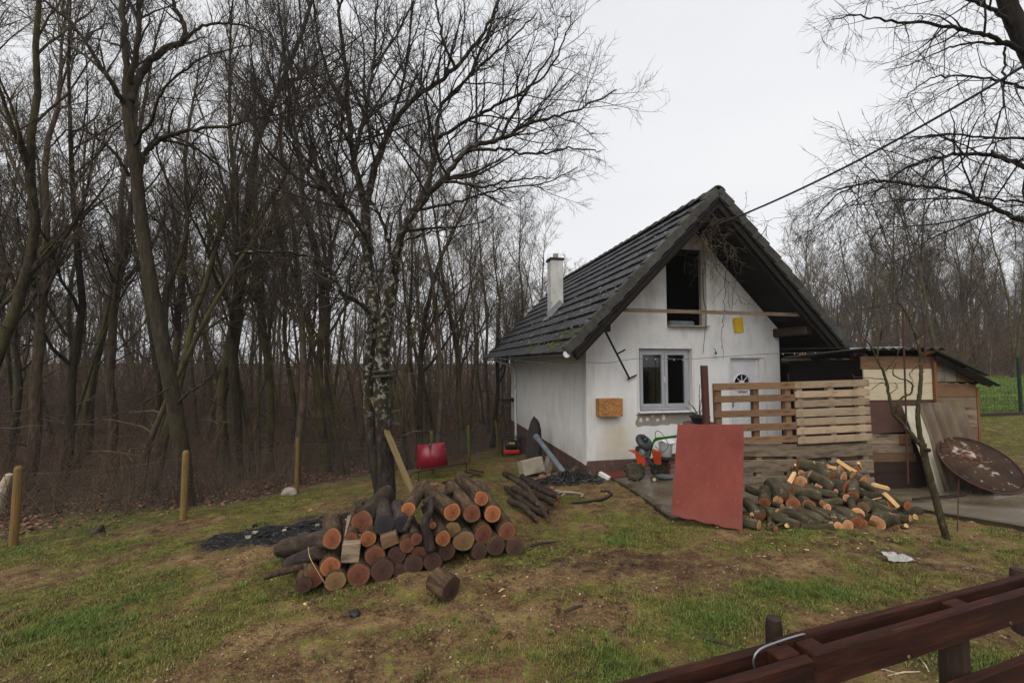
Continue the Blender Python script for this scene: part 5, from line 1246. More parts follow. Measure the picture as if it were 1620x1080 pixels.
m = MB(); m.box((0, 0, .1), (.15, .1, .2), bev=.025); m.lathe([(.03, .19), (.03, .235), (0, .235)], 10); m.build('body', M['white_pvc'], cn); m = MB(); m.box((0, -.052, .085), (.11, .004, .1)); m.build('label', mat('blue print', [(.5, '#3f6f92')], rough=.5, bump=0), cn)
m = MB(); m.lathe([(0, 0), (.10, .0), (.16, .05), (.165, .055), (.15, .05), (0, .012)], 20); o = m.build('metal_bowl', M['zinc']); q = at(1051, 749, 8.3); o.location = (q.x, 8.3, G(q.x, 8.3) + SLABZ); tag(o, 'flat metal bowl lying under the low bench', 'bowl')
# rusty flat board on the ground by the wall, white tile
q0 = at(975, 759, 9.15); m = MB(); m.box((0, 0, .02), (.95, .5, .02), jit=.01, rng=random.Random(2)); m.box((.0, -.255, .03), (.95, .03, .03)); o = m.build('rusty_plate', M['redsteel']); o.location = (q0.x + .18, 9.15, G(q0.x, 9.15) + .05); o.rotation_euler = (0, 0, HA); tag(o, 'flat reddish brown plate lying wet on the ground at the wall foot', 'plate')
q0 = at(955, 759, 8.9); m = MB(); m.box((0, 0, .06), (.08, .26, .15), bev=.006); o = m.build('white_block', M['trimwhite']); o.location = (q0.x, 8.9, G(q0.x, 8.9)); o.rotation_euler = (.25, 0, R(38)); tag(o, 'white painted block lying at the corner of the house', 'block')

# ---- left of the house
# dark pointed sheet bundle leaning on the side wall
s0, z0_ = side(846, 735, -.25); s1, zt = side(838, 658, -.02)
y0 = at(843, 742, 11.4)
m = MB(); n = 10; V = []; base = at(842, 738, 11.7); topz = at(838, 658, 11.7).z - at(838, 738, 11.7).z
prof = [(-.34, 0), (-.33, .5), (-.27, .95), (-.16, 1.22), (-.02, topz), (.1, topz - .06), (.2, 1.05), (.27, .6), (.33, 0)]
prof = [(x * .62, z * topz / 1.37 if z != topz else topz) for x, z in prof]
ld = thing('slate_sheet', 'dark upright bundle of sheets with a rounded top leaning on the side wall', 'sheets', tuple(base), R(-18), rot=(R(-8), 0, R(-22)))
for q in range(4):
    m = MB(); m.prism([(x * (1 - .03 * q), z * (1 - .02 * q)) for x, z in prof], .018, Matrix.Translation((.02 * q, .03 * q, 0)))
    o = m.build('sheet', mat('wet dark board', [(.3, '#1d1a19'), (.6, '#2f2a28'), (.8, '#3d3733')], 4, 8, (9, 9, .6), .7, None, .6, 12, .01) if q == 0 else bpy.data.materials['wet dark board'], ld)
# pipe, block, rubble
a_, b__ = at(848, 690, 11.2), at(893, 748, 9.7)
gpp = thing('drain_pipe', 'grey plastic drain pipe leaning down towards the cable heap', 'pipe', tuple(b__)); d_ = a_ - b__
m = MB(); m.tube([(0, 0, 0), tuple(d_)], .062, 14, caps=False); m.build('pipe_tube', M['grey_pvc'], gpp, smooth=True); m = MB(); m.tube([tuple(d_ * .9), tuple(d_)], .078, 14, caps=True); m.tube([tuple(d_ * .885), tuple(d_ * .9)], .07, 14); m.build('pipe_socket', M['grey_pvc'], gpp)
q = at(843, 752, 10.2); m = MB(); m.box((0, 0, .19), (.52, .36, .34), bev=.012, jit=.01, rng=random.Random(1)); o = m.build('concrete_block', M['concrete']); o.location = (q.x, 10.2, G(q.x, 10.2) + .02); o.rotation_euler = (R(-14), R(-9), R(20)); tag(o, 'pale square concrete block lying tilted beside the grey pipe', 'block')
q = at(864, 742, 10.5); m = MB(); m.box((0, 0, .2), (.1, .3, .36), bev=.01, jit=.02, rng=random.Random(4)); o = m.build('concrete_slab', M['concrete']); o.location = (q.x, 10.5, G(q.x, 10.5)); o.rotation_euler = (0, R(14), R(15)); tag(o, 'broken concrete slab standing behind the square block', 'slab')
M['brick'] = mat('broken brick', [(.3, '#6b4334'), (.6, '#855a47'), (.8, '#4f3228')], 6, 7, rough=.95, bump=.4)
for i, (px, py, y_, s_, mm, lab) in enumerate([(858, 762, 9.5, .16, 'brick', 'broken pinkish brick lying against the cable heap'), (869, 752, 9.9, .11, 'brick', 'small brick piece above the cable heap beside the pipe'),
        (879, 754, 9.6, .12, 'concrete', 'lump of mortar at the upper edge of the cable heap'), (888, 757, 9.5, .10, 'concrete', 'pale stone by the lower end of the grey pipe'), (874, 797, 8.1, .10, 'brick', 'reddish brick chip lying on the grass near the branch pile')]):
    bm = bmesh.new(); bmesh.ops.create_icosphere(bm, subdivisions=2, radius=s_ * .6)
    for v in bm.verts: v.co = v.co * (1 + .5 * (mnoise.noise(v.co * 9 + Vector((i * 7, 0, 0))))); v.co.z *= .75
    me = bpy.data.meshes.new('rubble_piece'); bm.to_mesh(me); bm.free(); me.materials.append(M[mm]); o = link('rubble_piece', me); pp = at(px, py, y_); o.location = (pp.x, y_, G(pp.x, y_) + s_ * .25); o.rotation_euler = (0, 0, i); tag(o, lab, 'rubble')
for px, py, y_, px2_, py2_, lab in ((899, 752, 9.4, 912, 739, 'short cut branch stub standing out of the cable heap'), (909, 750, 9.5, 914, 740, 'thick short branch stub behind the cable heap')):
    a_, b__ = at(px, py, y_), at(px2_, py2_, y_ + .15); m = MB(); m.tube([a_ - a_, b__ - a_], [.045, .05], 9, jit=.1, rng=random.Random(px)); o = m.build('branch_stub', M['bark_brown']); o.location = a_; tag(o, lab, 'branch')
# tangled heap of cable and wire
T = Tr(71); rs = T.rs; cc = at(903, 776, 8.75)
for i in range(230):
    a0 = rs.rand() * 6.28; rr = rs.rand() ** .6; cx0, cy0 = cc.x + rr * .82 * math.cos(a0), 8.95 + rr * .42 * math.sin(a0); h = (1 - rr) * .26
    P = [(cx0, cy0, G(cx0, cy0) + .02 + h * rs.rand())]; an = rs.rand() * 6.28; cu = rs.normal(0, .9)
    for j in range(6):
        an += cu + rs.normal(0, .3); x_, y_ = P[-1][0] + .09 * math.cos(an), P[-1][1] + .055 * math.sin(an)
        rr2 = min(1, math.hypot((x_ - cc.x) / .85, (y_ - 8.95) / .45)); P.append((x_, y_, G(x_, y_) + .012 + (1 - rr2) * .28 * rs.rand()))
    S = np.array([tuple(q) for q in spline(P, 3)]); T.tube('crown', S, rs.uniform(.004, .011), 4)
cm = NT('mixed old cable'); gi = cm.n('NewGeometry').outputs['Random Per Island']; cm.l(cm.ramp(gi, [(0, '#141314'), (.5, '#232323'), (.75, '#37302b'), (.9, '#56524d'), (1, '#8b8783')], 'CONSTANT'), cm.b.inputs['Base Color']); cm.b.inputs['Roughness'].default_value = .55
M['cables'] = cm.m; tag(T.mesh('crown', 'cable_heap', M['cables'], None), 'tangled heap of black and grey cables at the corner of the house', 'cables', kind='stuff')
def hose(name, pix, y0, r, mm, lab, cat='hose'):
    P = []
    for px, py in pix: p = gp(px, py); p.z += r + .01; P.append(p)
    lo = P[0].copy(); m = MB(); m.tube([p - lo for p in spline(P, 6)], r, 8); o = m.build(name, M[mm], smooth=True); o.location = lo; return tag(o, lab, cat)
M['hosewhite'] = mat('grubby hose', [(.3, '#77705f'), (.7, '#938b78')], 6, 4, rough=.6, bump=.05)
hose('garden_hose', [(862, 786), (880, 779), (893, 783), (884, 789), (877, 786), (890, 781), (910, 782), (922, 785), (920, 788)], 8, .02, 'hosewhite', 'pale curled hose lying on the grass before the cable heap')
hose('black_hose', [(905, 798), (930, 796), (955, 792), (967, 785), (962, 780), (950, 779)], 8, .018, 'leadwire', 'dark curved hose end on the grass right of the pale hose')
hose('wire_offcut', [(842, 767), (844, 762), (848, 758)], 9, .012, 'hosewhite', 'bent pale wire offcut sticking up left of the brick', 'wire')
# generator (small red and black machine)
gy = 15.2; gq = at(809, 728, gy); gnr = thing('generator', 'small black and red generator in a tube frame near the rear house corner', 'generator', (gq.x, gy, G(gq.x, gy)), R(5))
fw, fh, fd = .62, .62, .42
for sx_ in (-1, 1):
    m = MB(); m.tube(spline([(sx_ * fw / 2, -fd / 2, 0), (sx_ * fw / 2, -fd / 2, fh * .92), (sx_ * fw / 2, -fd / 2 + .06, fh), (sx_ * fw / 2, fd / 2 - .06, fh), (sx_ * fw / 2, fd / 2, fh * .92), (sx_ * fw / 2, fd / 2, 0)], 4), .02, 7); m.build('frame_tube', M['black'], gnr)
for y_ in (-fd / 2, fd / 2): m = MB(); m.tube([(-fw / 2 - .06, y_, fh * .96), (fw / 2 + .2, y_, fh * .99)], .02, 7); m.build('frame_tube', M['black'], gnr)
m = MB(); m.box((0, 0, .14), (fw - .06, fd - .04, .14), bev=.03); m.build('base_housing', mat('red plastic', [(.3, '#a02a20'), (.7, '#b83a2c')], 5, 4, rough=.5, bump=.05), gnr)
m = MB(); m.lathe([(0, -.2), (.17, -.2), (.19, -.12), (.19, .12), (.17, .2), (0, .2)], 18, Matrix.Translation((0, 0, .34)) @ Matrix.Rotation(R(90), 4, 'Y')); m.build('engine', M['black'], gnr)
m = MB(); m.box((0, -.18, .44), (.2, .02, .06), bev=.01); m.build('yellow_sticker', mat('yellow print', [(.5, '#b7a11d')], rough=.5, bump=0), gnr)
# red upturned tub on a stake
uy = 11.0; uq = at(684, 738, uy); ut = at(683, 704, uy)
tu = thing('red_tub', 'glossy red half tub hung upside down on a fence stake', 'tub', (uq.x, uy, uq.z), R(6), rot=(R(-6), R(-4), R(4))); hh = ut.z - uq.z + .05
M['redplastic'] = mat('glossy red plastic', [(.3, '#6a0f1e'), (.7, '#86162a')], 2, 4, rough=.32, bump=.03, spec=.5, over=[('#4d0c16', 4, .6, .75)])
m = MB(); n = 16; V = []
for j, (f, rr) in enumerate(((0, 1.0), (.5, .92), (1, .84))):
    for i in range(n + 1):
        a_ = -math.pi * .98 + math.pi * .96 * i / n; V.append((.40 * rr * math.cos(a_), .34 * rr * math.sin(a_), hh * f))
m.add(V, [(j * (n + 1) + i, j * (n + 1) + i + 1, (j + 1) * (n + 1) + i + 1, (j + 1) * (n + 1) + i) for j in range(2) for i in range(n)])
o = m.build('tub_shell', M['redplastic'], tu, smooth=True); s_ = o.modifiers.new('thickness', 'SOLIDIFY'); s_.thickness = .012
m = MB(); m.tube([(-.05, -.28, hh + .0), (-.03, -.33, hh - .06), (.02, -.33, hh - .06), (.03, -.28, hh)], .012, 6); m.build('handle', M['black'], tu)
m = MB(); m.box((0, -.318, hh * .5), (.016, .014, hh * .9)); m.build('seam_rib', M['redplastic'], tu)
# old metal frame with wire grate on the grass
fc0, fc1, fc2, fc3 = gp(662, 764), gp(738, 748), gp(728, 738), gp(668, 745)
fr_o = thing('old_bedstead', 'old rusty bed frame with wire grating lying on the grass', 'frame', tuple(fc0)); lo = fc0.copy(); hz = .26
P4 = [p - lo + Vector((0, 0, hz)) for p in (fc0, fc1, fc2 + Vector((.1, .5, 0)), fc3 + Vector((0, .4, 0)))]
for i in range(4): m = MB(); m.tube([P4[i], P4[(i + 1) % 4]], .022, 6); m.build('frame_bar', M['rust'], fr_o)
for i in (0, 1, 2, 3): m = MB(); m.tube([P4[i], P4[i] - Vector((0, 0, hz + .05))], .018, 6); m.build('leg', M['rust'], fr_o)
m = MB(); m.tube(spline([P4[0], P4[0] + Vector((-.12, -.1, -.02)), P4[0] + Vector((-.18, -.15, -.14)), P4[0] + Vector((-.2, -.12, -.26))], 4), .018, 6); m.build('bent_arm', M['rust'], fr_o)
m = MB()
for i in range(1, 22):
    t = i / 22; m.tube([P4[0].lerp(P4[1], t), P4[3].lerp(P4[2], t)], .005, 4)
    if i < 10: t = i / 10; m.tube([P4[0].lerp(P4[3], t), P4[1].lerp(P4[2], t)], .005, 4)
o = m.build('grating', M['rust'], fr_o); o['kind'] = 'stuff'
for (a_, b__, lab) in (((700, 767), (758, 754), 'dark wooden batten lying beside the rusty bed frame'), ((735, 748), (762, 756), 'short rusty bar lying at the right end of the bed frame'), ((742, 745), (765, 750), 'rusty bar crossing the short one beside the bed frame')):
    p, q = gp(*a_), gp(*b__); m = MB(); d_ = q - p; m.tube([Vector((0, 0, .05)), d_ + Vector((0, 0, .06))], .025, 5); o = m.build('rusty_bar', M['rust']); o.location = p; tag(o, lab, 'bar')
q = gp(684, 769); m = MB(); m.box((0, 0, .03), (.22, .12, .05), bev=.008); o = m.build('brick', M['brick']); o.location = q; o.rotation_euler = (0, 0, .3); tag(o, 'single brick lying on the grass under the bed frame', 'brick')
# plank propped against the garden tree
p, q = at(658, 793, 6.15), at(585, 618, 7.0)
m = MB(); d_ = q - p; Ld = d_.length; m.box((0, 0, Ld / 2), (.085, .04, Ld), bev=.004); o = m.build('propped_plank', mat('mossy pale plank', [(.3, '#5c4c30'), (.6, '#766443'), (.8, '#483c26')], 3, 8, (8, 8, .8), .85, None, .3, over=[('#4c4a20', 3, .5, .7)])); o.location = p; o.rotation_euler = d_.to_track_quat('Z', 'Y').to_euler(); tag(o, 'pale plank leaning against the trunk of the garden tree', 'plank')
# black spiral tie round the trunk
p = at(603, 601, 6.62); m = MB(); m.tube([Vector((.165 * math.cos(a), .16 * math.sin(a) + .14, .012 * a)) for a in np.linspace(0, 12.5, 40)], .022, 6); o = m.build('tree_band', M['rubber']); o.location = p; tag(o, 'dark band wound round the trunk of the garden tree', 'band')

# ---- wire fence with wooden posts
M['post_wood'] = mat('yellowish fence post', [(.3, '#5c4826'), (.5, '#775d34'), (.75, '#4b3a1f')], 3, 8, (6, 6, .8), .85, None, .3, 18, over=[('#565524', 2.5, .5, .7), ('#33291a', 6, .62, .75)], rnd=.12)
M['post_moss'] = mat('mossy fence stake', [(.3, '#3f401c'), (.6, '#5a5826'), (.8, '#33301a')], 4, 8, (5, 5, .8), .9, None, .4, rnd=.1)
fb = (-7.27, 6.5); fe = thing('wire_fence', 'chain link fence on wooden posts along the edge of the wood', 'fence', (fb[0], fb[1], G(*fb)))
lo = fe.location.copy(); posts = [(-9.6, 5.75, 1.15, .05, 0), (-7.27, 6.5, 1.15, .05, 0), (-5.47, 7.4, 1.15, .05, 0), (-4.62, 9.5, 1.17, .042, 0), (-3.35, 10.9, 1.15, .045, 0), (-2.1, 11.7, 1.12, .05, 1), (-1.33, 13.9, 1.2, .05, 1), (-.42, 15.9, 1.2, .05, 1)]
leanp = {5: .03, 6: .05, 7: .16, 1: -.01}
tops = []
for i, (x, y_, h, r, mo) in enumerate(posts):
    z = G(x, y_); ln = leanp.get(i, 0); b = Vector((x, y_, z - .15)) - lo; t = Vector((x - ln * h, y_, z + h)) - lo
    m = MB(); m.tube([b, b.lerp(t, .5), b.lerp(t, .97), t], [r * 1.03, r, r * .97, r * .6], 11, jit=.03, rng=random.Random(i)); m.build('post', M['post_moss'] if mo else M['post_wood'], fe); tops.append((Vector((x, y_, z)), Vector((x - ln * h, y_, z + h))))
T = Tr(81)
def lnk(i, s, v):                                     # point on the fence span i, s along, v up (0..1)
    (b0, t0), (b1, t1) = tops[i], tops[i + 1]
    p = b0.lerp(b1, s); p.z = G(p.x, p.y) + .03; q = t0.lerp(t1, s); q.z -= .12 + .05 * math.sin(s * math.pi); r = p.lerp(q, v); return r - lo
for i in range(len(posts) - 1):
    ln = (tops[i + 1][0] - tops[i][0]).length; stp = .068; nn = int(ln / stp); hgt = 1.0
    for j in range(-int(hgt / stp), nn):
        for sg in (0, 1):
            P = []
            for q in range(0, 6):
                v = q / 5; s = (j + (v if sg == 0 else 1 - v) * hgt / stp) * stp / ln
                P.append((s, v))
            P = [pp for pp in P if 0 <= pp[0] <= 1]
            if len(P) > 1: T.tube('crown', [tuple(lnk(i, *pp)) for pp in P], .0012 if i < 4 else .0018, 3)
    for v in (0.0, .5, 1.0): T.tube('crown', [tuple(lnk(i, s, v)) for s in np.linspace(0, 1, 9)], .0022, 3)
o = T.mesh('crown', 'wire_mesh', M['wire'], fe)
# pale broken stump behind the fence, stones
p, q = at(-4, 792, 8.3), at(14, 750, 8.3); m = MB(); m.tube([Vector((0, 0, -.2)), (q - p) * .6, q - p], [.09, .08, .05], 9, jit=.15, rng=random.Random(3)); o = m.build('broken_stump', M['plank_cream']); o.location = p; tag(o, 'pale splintered stump end at the left edge behind the fence', 'stump')
def stone(px, py, r, mm, lab, cat, sq=.7, seed=0, dz=.2):
    bm = bmesh.new(); bmesh.ops.create_icosphere(bm, subdivisions=3, radius=r)
    for v in bm.verts: v.co = v.co * (1 + .45 * mnoise.noise(v.co / r * 1.1 + Vector((seed * 5, 1, 2))) + .1 * mnoise.noise(v.co / r * 5)); v.co.z *= sq
    me = bpy.data.meshes.new(cat); bm.to_mesh(me); bm.free(); me.materials.append(mm); o = link(cat.replace(' ', '_'), me); p = gp(px, py); o.location = (p.x, p.y, p.z + r * dz); return tag(o, lab, cat)
stone(458, 782, .15, M['concrete'], 'pale field stone lying left of the third fence post', 'stone', .7, 1)
stone(562, 974, .04, M['black'], 'lump of black coal on the sandy patch before the log stack', 'coal', .9, 2)
stone(185, 790, .16, M['plank_dark'], 'dark clod of earth behind the wire fence', 'clod', .6, 3); stone(225, 778, .14, M['plank_dark'], 'small dark clod near the foot of the twin stemmed tree', 'clod', .6, 4)
stone(155, 846, .10, M['plank_dark'], 'dark tuft like stump on the grass before the fence', 'stump', 1.2, 6)
# crumpled white bag
bm = bmesh.new(); bmesh.ops.create_grid(bm, x_segments=12, y_segments=7, size=.5)
for v in bm.verts: v.co.x *= .26; v.co.y *= .13; v.co.z = .03 * abs(mnoise.noise(v.co * 14)) * 2 + (.04 if v.co.x < -.02 and abs(v.co.y) < .05 else 0)
me = bpy.data.meshes.new('plastic_bag'); bm.to_mesh(me); bm.free(); me.materials.append(mat('grimy thin plastic', [(.3, '#8d8c88'), (.7, '#a9a8a4')], 14, 5, rough=.5, bump=.2)); o = link('plastic_bag', me); p = gp(1418, 886); o.location = p + Vector((0, 0, .015)); tag(o, 'crumpled whitish plastic bag lying on the grass', 'bag')
# small sticks and chips on the mud
for px, py, l, r, an, lab in ((908, 966, .17, .011, .45, 'dark charred stick lying on the mud in front of the yard'), (935, 905, .16, .008, .0, 'thin twig on the mud near the grass edge'), (860, 862, .35, .012, .2, 'crooked stick lying right of the log stack'), (1130, 1018, .22, .007, -.5, 'thin brown stick on the ground before the wooden rail'),
                               (1430, 1068, .22, .004, .1, 'pale twig lying under the wooden rail'), (1465, 1058, .16, .004, 1.1, 'forked pale twig under the wooden rail'), (1390, 1062, .2, .003, -.3, 'thin straw coloured stalk beside the rail')):
    p = gp(px, py); m = MB(); d_ = Vector((math.cos(an), math.sin(an), .05)) * l; m.tube([-d_ / 2, Vector((0, 0, .01)), d_ / 2], [r, r * 1.1, r * .6], 6, jit=.2, rng=random.Random(px)); o = m.build('stick', M['plank_cream'] if 'pale' in lab or 'straw' in lab else M['plank_dark']); o.location = p + Vector((0, 0, r + .006)); tag(o, lab, 'stick')
rs = np.random.RandomState(19); m = MB()
for i in range(110):
    px, py = rs.uniform(420, 1600), rs.uniform(850, 1070); p = gp(px, py); s_ = rs.uniform(.003, .007) * (1.6 if rs.rand() < .08 else 1); Mx = Matrix.Translation(p + Vector((0, 0, s_ * .4))) @ Matrix.Rotation(rs.rand() * 6, 4, 'Z')
    m.box((0, 0, 0), (s_ * 2, s_ * 1.2, s_), Mx, mi=int(rs.rand() < .35), jit=s_ * .3, rng=random.Random(i))
for i in range(40):
    f_ = rs.rand(); p = gp(375 + 220 * f_ + rs.normal(0, 6), 852 - 30 * f_ + rs.normal(0, 5)); s_ = rs.uniform(.012, .03); m.box((0, 0, s_ * .8), (s_ * 2, s_ * 1.4, s_), Matrix.Translation(p) @ Matrix.Rotation(rs.rand() * 6, 4, 'Z'), mi=2 if i > 7 else 0, jit=s_ * .3, rng=random.Random(i))
tag(m.build('ground_crumbs', [M['concrete'], M['brick'], M['black']]), 'scattered pale chips, brick crumbs and charcoal bits on the bare ground', 'debris', kind='stuff')
# ================================================================== LOG STACK
def endmat(name, pith, mid, rim, crack=.5, rough=.75):
    k = NT(name); g_ = k.n('TexCoord'); sub = k.n('VectorMath', operation='SUBTRACT'); sub.inputs[1].default_value = (.5, .5, 0); k.l(g_.outputs['Generated'], sub.inputs[0])
    sp3 = k.n('SeparateXYZ'); k.l(sub.outputs[0], sp3.inputs[0])
    co = k.coord('Object'); nn = k.noise(co, 14, 5, .6)
    r = k.math('SQRT', k.math('ADD', k.math('POWER', sp3.outputs[0], 2.0), k.math('POWER', sp3.outputs[1], 2.0)))
    r2 = k.math('ADD', r, k.math('MULTIPLY', k.math('SUBTRACT', nn, .5), .12))
    col = k.ramp(r2, [(.0, pith), (.2, mid), (.36, mid), (.46, rim), (.5, rim)])
    ring = k.math('SINE', k.math('MULTIPLY', r2, 150.0)); col = k.mix(k.rng(ring, .2, 1, 0, .22), col, pith)
    n3 = k.noise(co, 5, 6, .65); col = k.mix(k.rng(n3, .52, .72, 0, .7), col, '#38241a')
    an_ = k.math('ARCTAN2', sp3.outputs[1], sp3.outputs[0]); cmb = k.n('CombineXYZ'); k.l(k.math('MULTIPLY', an_, 1.6), cmb.inputs[0]); k.l(k.math('MULTIPLY', k.rand(), 50.0), cmb.inputs[1]); k.l(k.math('MULTIPLY', r, 1.2), cmb.inputs[2])
    crk = k.noise(cmb.outputs[0], 2.6, 3, .6); col = k.mix(k.math('MULTIPLY', k.rng(crk, .60, .66), k.rng(r, .5, .1, .2, 1)), col, '#2a1a12')
    saw = k.noise(k.coord('Object', (60, 2, 1), (0, 0, .6)), 3, 4); col = k.mix(k.rng(saw, .5, .7, 0, .25), col, pith)
    hv = k.n('HueSaturation'); k.l(k.rng(k.rand(), 0, 1, .82, 1.15), hv.inputs['Value']); k.l(col, hv.inputs['Color'])
    k.l(hv.outputs[0], k.b.inputs['Base Color']); k.b.inputs['Roughness'].default_value = rough; k.b.inputs['Specular IOR Level'].default_value = .25
    k.bump(k.math('ADD', saw, k.math('MULTIPLY', ring, .08)), .35, .004); M[name] = k.m
endmat('cut_bright', '#6c3b22', '#8a5233', '#a26d48'); endmat('cut_fire', '#8f5f3f', '#b7845a', '#c99a6f'); endmat('cut_mid', '#4e2c1f', '#693f2d', '#7b5039'); endmat('cut_dark', '#33241e', '#453029', '#503a30')
endmat('cut_yellow', '#54402a', '#6c5336', '#7a603f'); endmat('cut_black', '#222124', '#2d2c2f', '#38353a'); endmat('cut_fresh', '#a0703f', '#b98855', '#c89a66'); endmat('cut_tan', '#7a5034', '#a3754d', '#b58a5f')
M['log_bark'] = barkmat('log_bark', [(.3, '#1e1611'), (.5, '#433529'), (.72, '#69563f')], ('#4d4a20', .52, .68, .7), None, (1, 1, .25), .25, 1.0)
M['log_bark_grey'] = barkmat('log_bark_grey', [(.3, '#1b1613'), (.5, '#352c25'), (.72, '#50463b')], ('#444320', .55, .75, .5), None, (1, 1, .25), .25, .9)
M['log_bark_black'] = barkmat('log_bark_black', [(.3, '#1c1816'), (.5, '#352d29'), (.72, '#4f453e')], None, None, (1, 1, .25), .2, .8)
M['fire_bark'] = barkmat('fire_bark', [(.3, '#262219'), (.5, '#403a2b'), (.72, '#5b5344')], ('#44451f', .46, .66, .5), ('#8a8c82', 11, .60, .68, 0, 1, .8, .8), (1, 1, .4), .28, .4)
M['split_face'] = mat('fresh split wood', [(.3, '#a98352'), (.5, '#c9a470'), (.75, '#8f6a3e')], 4, 8, (9, 9, .8), .75, None, .5, 14, .006, rnd=.15)
def log_obj(name, c, axis, r, L_, bark, cut, rng, n=14, rings=5, bend=.0, ell=1.0, cut2=None):
    """a log : cut end centred on c, body running along axis"""
    z = Vector(axis).normalized(); Mx = z.to_track_quat('Z', 'Y').to_matrix().to_4x4(); ph = rng.uniform(0, 9)
    pr = [1 + .10 * mnoise.noise(Vector((math.cos(2 * math.pi * i / n) * 1.1, math.sin(2 * math.pi * i / n) * 1.1, ph))) * 1.6 for i in range(n)]
    def ring(f, k=1.0, zz=0.0):
        out = []
        for i in range(n):
            a = 2 * math.pi * i / n; rr = r * k * pr[i] * (1 + .05 * mnoise.noise(Vector((i * .9, f * 4, ph)))); out.append((rr * math.cos(a) * ell, rr * math.sin(a) + bend * math.sin(f * math.pi), f * L_ + zz))
        return out
    m = MB(); V = ring(0, .93) + ring(0, 1.0)
    for j in range(1, rings): V += ring(j / rings)
    V += ring(1) + ring(1, .93); nr = len(V) // n
    m.add(V, [(j * n + i, j * n + (i + 1) % n, (j + 1) * n + (i + 1) % n, (j + 1) * n + i) for j in range(nr - 1) for i in range(n)])
    o = m.build(name, M[bark], None, smooth=False); autosmooth(o, 50); o.location = c; o.rotation_euler = Mx.to_euler()
    for zz, f, cm_ in ((-.001, 0, cut), (L_ + .001, 1, cut2 or cut)):
        m = MB(); R0 = ring(f, .935); V = [(x, y, zz) for x, y, _ in R0] + [(0, 0 + (bend * math.sin(f * math.pi)), zz - .003 * (1 if f == 0 else -1))]
        m.add(V, [(i, (i + 1) % n, n) for i in range(n)]); m.build('cut_end', M[cm_], o, smooth=False)
    return o
SA_, SB_ = Vector((-1.96, 4.0, 0)), Vector((.14, 4.66, 0)); sdir_ = (SB_ - SA_).normalized(); sn = Vector((-sdir_.y, sdir_.x, 0))
def stack_pt(zx, zy, back=0.0):
    px, py = 420 + .2963 * zx, 740 + .2963 * zy; d = ray(px, py); o = Vector((0, 0, CAMZ)); kk = (SA_ + sn * back - o).dot(sn) / d.dot(sn); p = o + d * kk; return p, .2963 / F * p.y
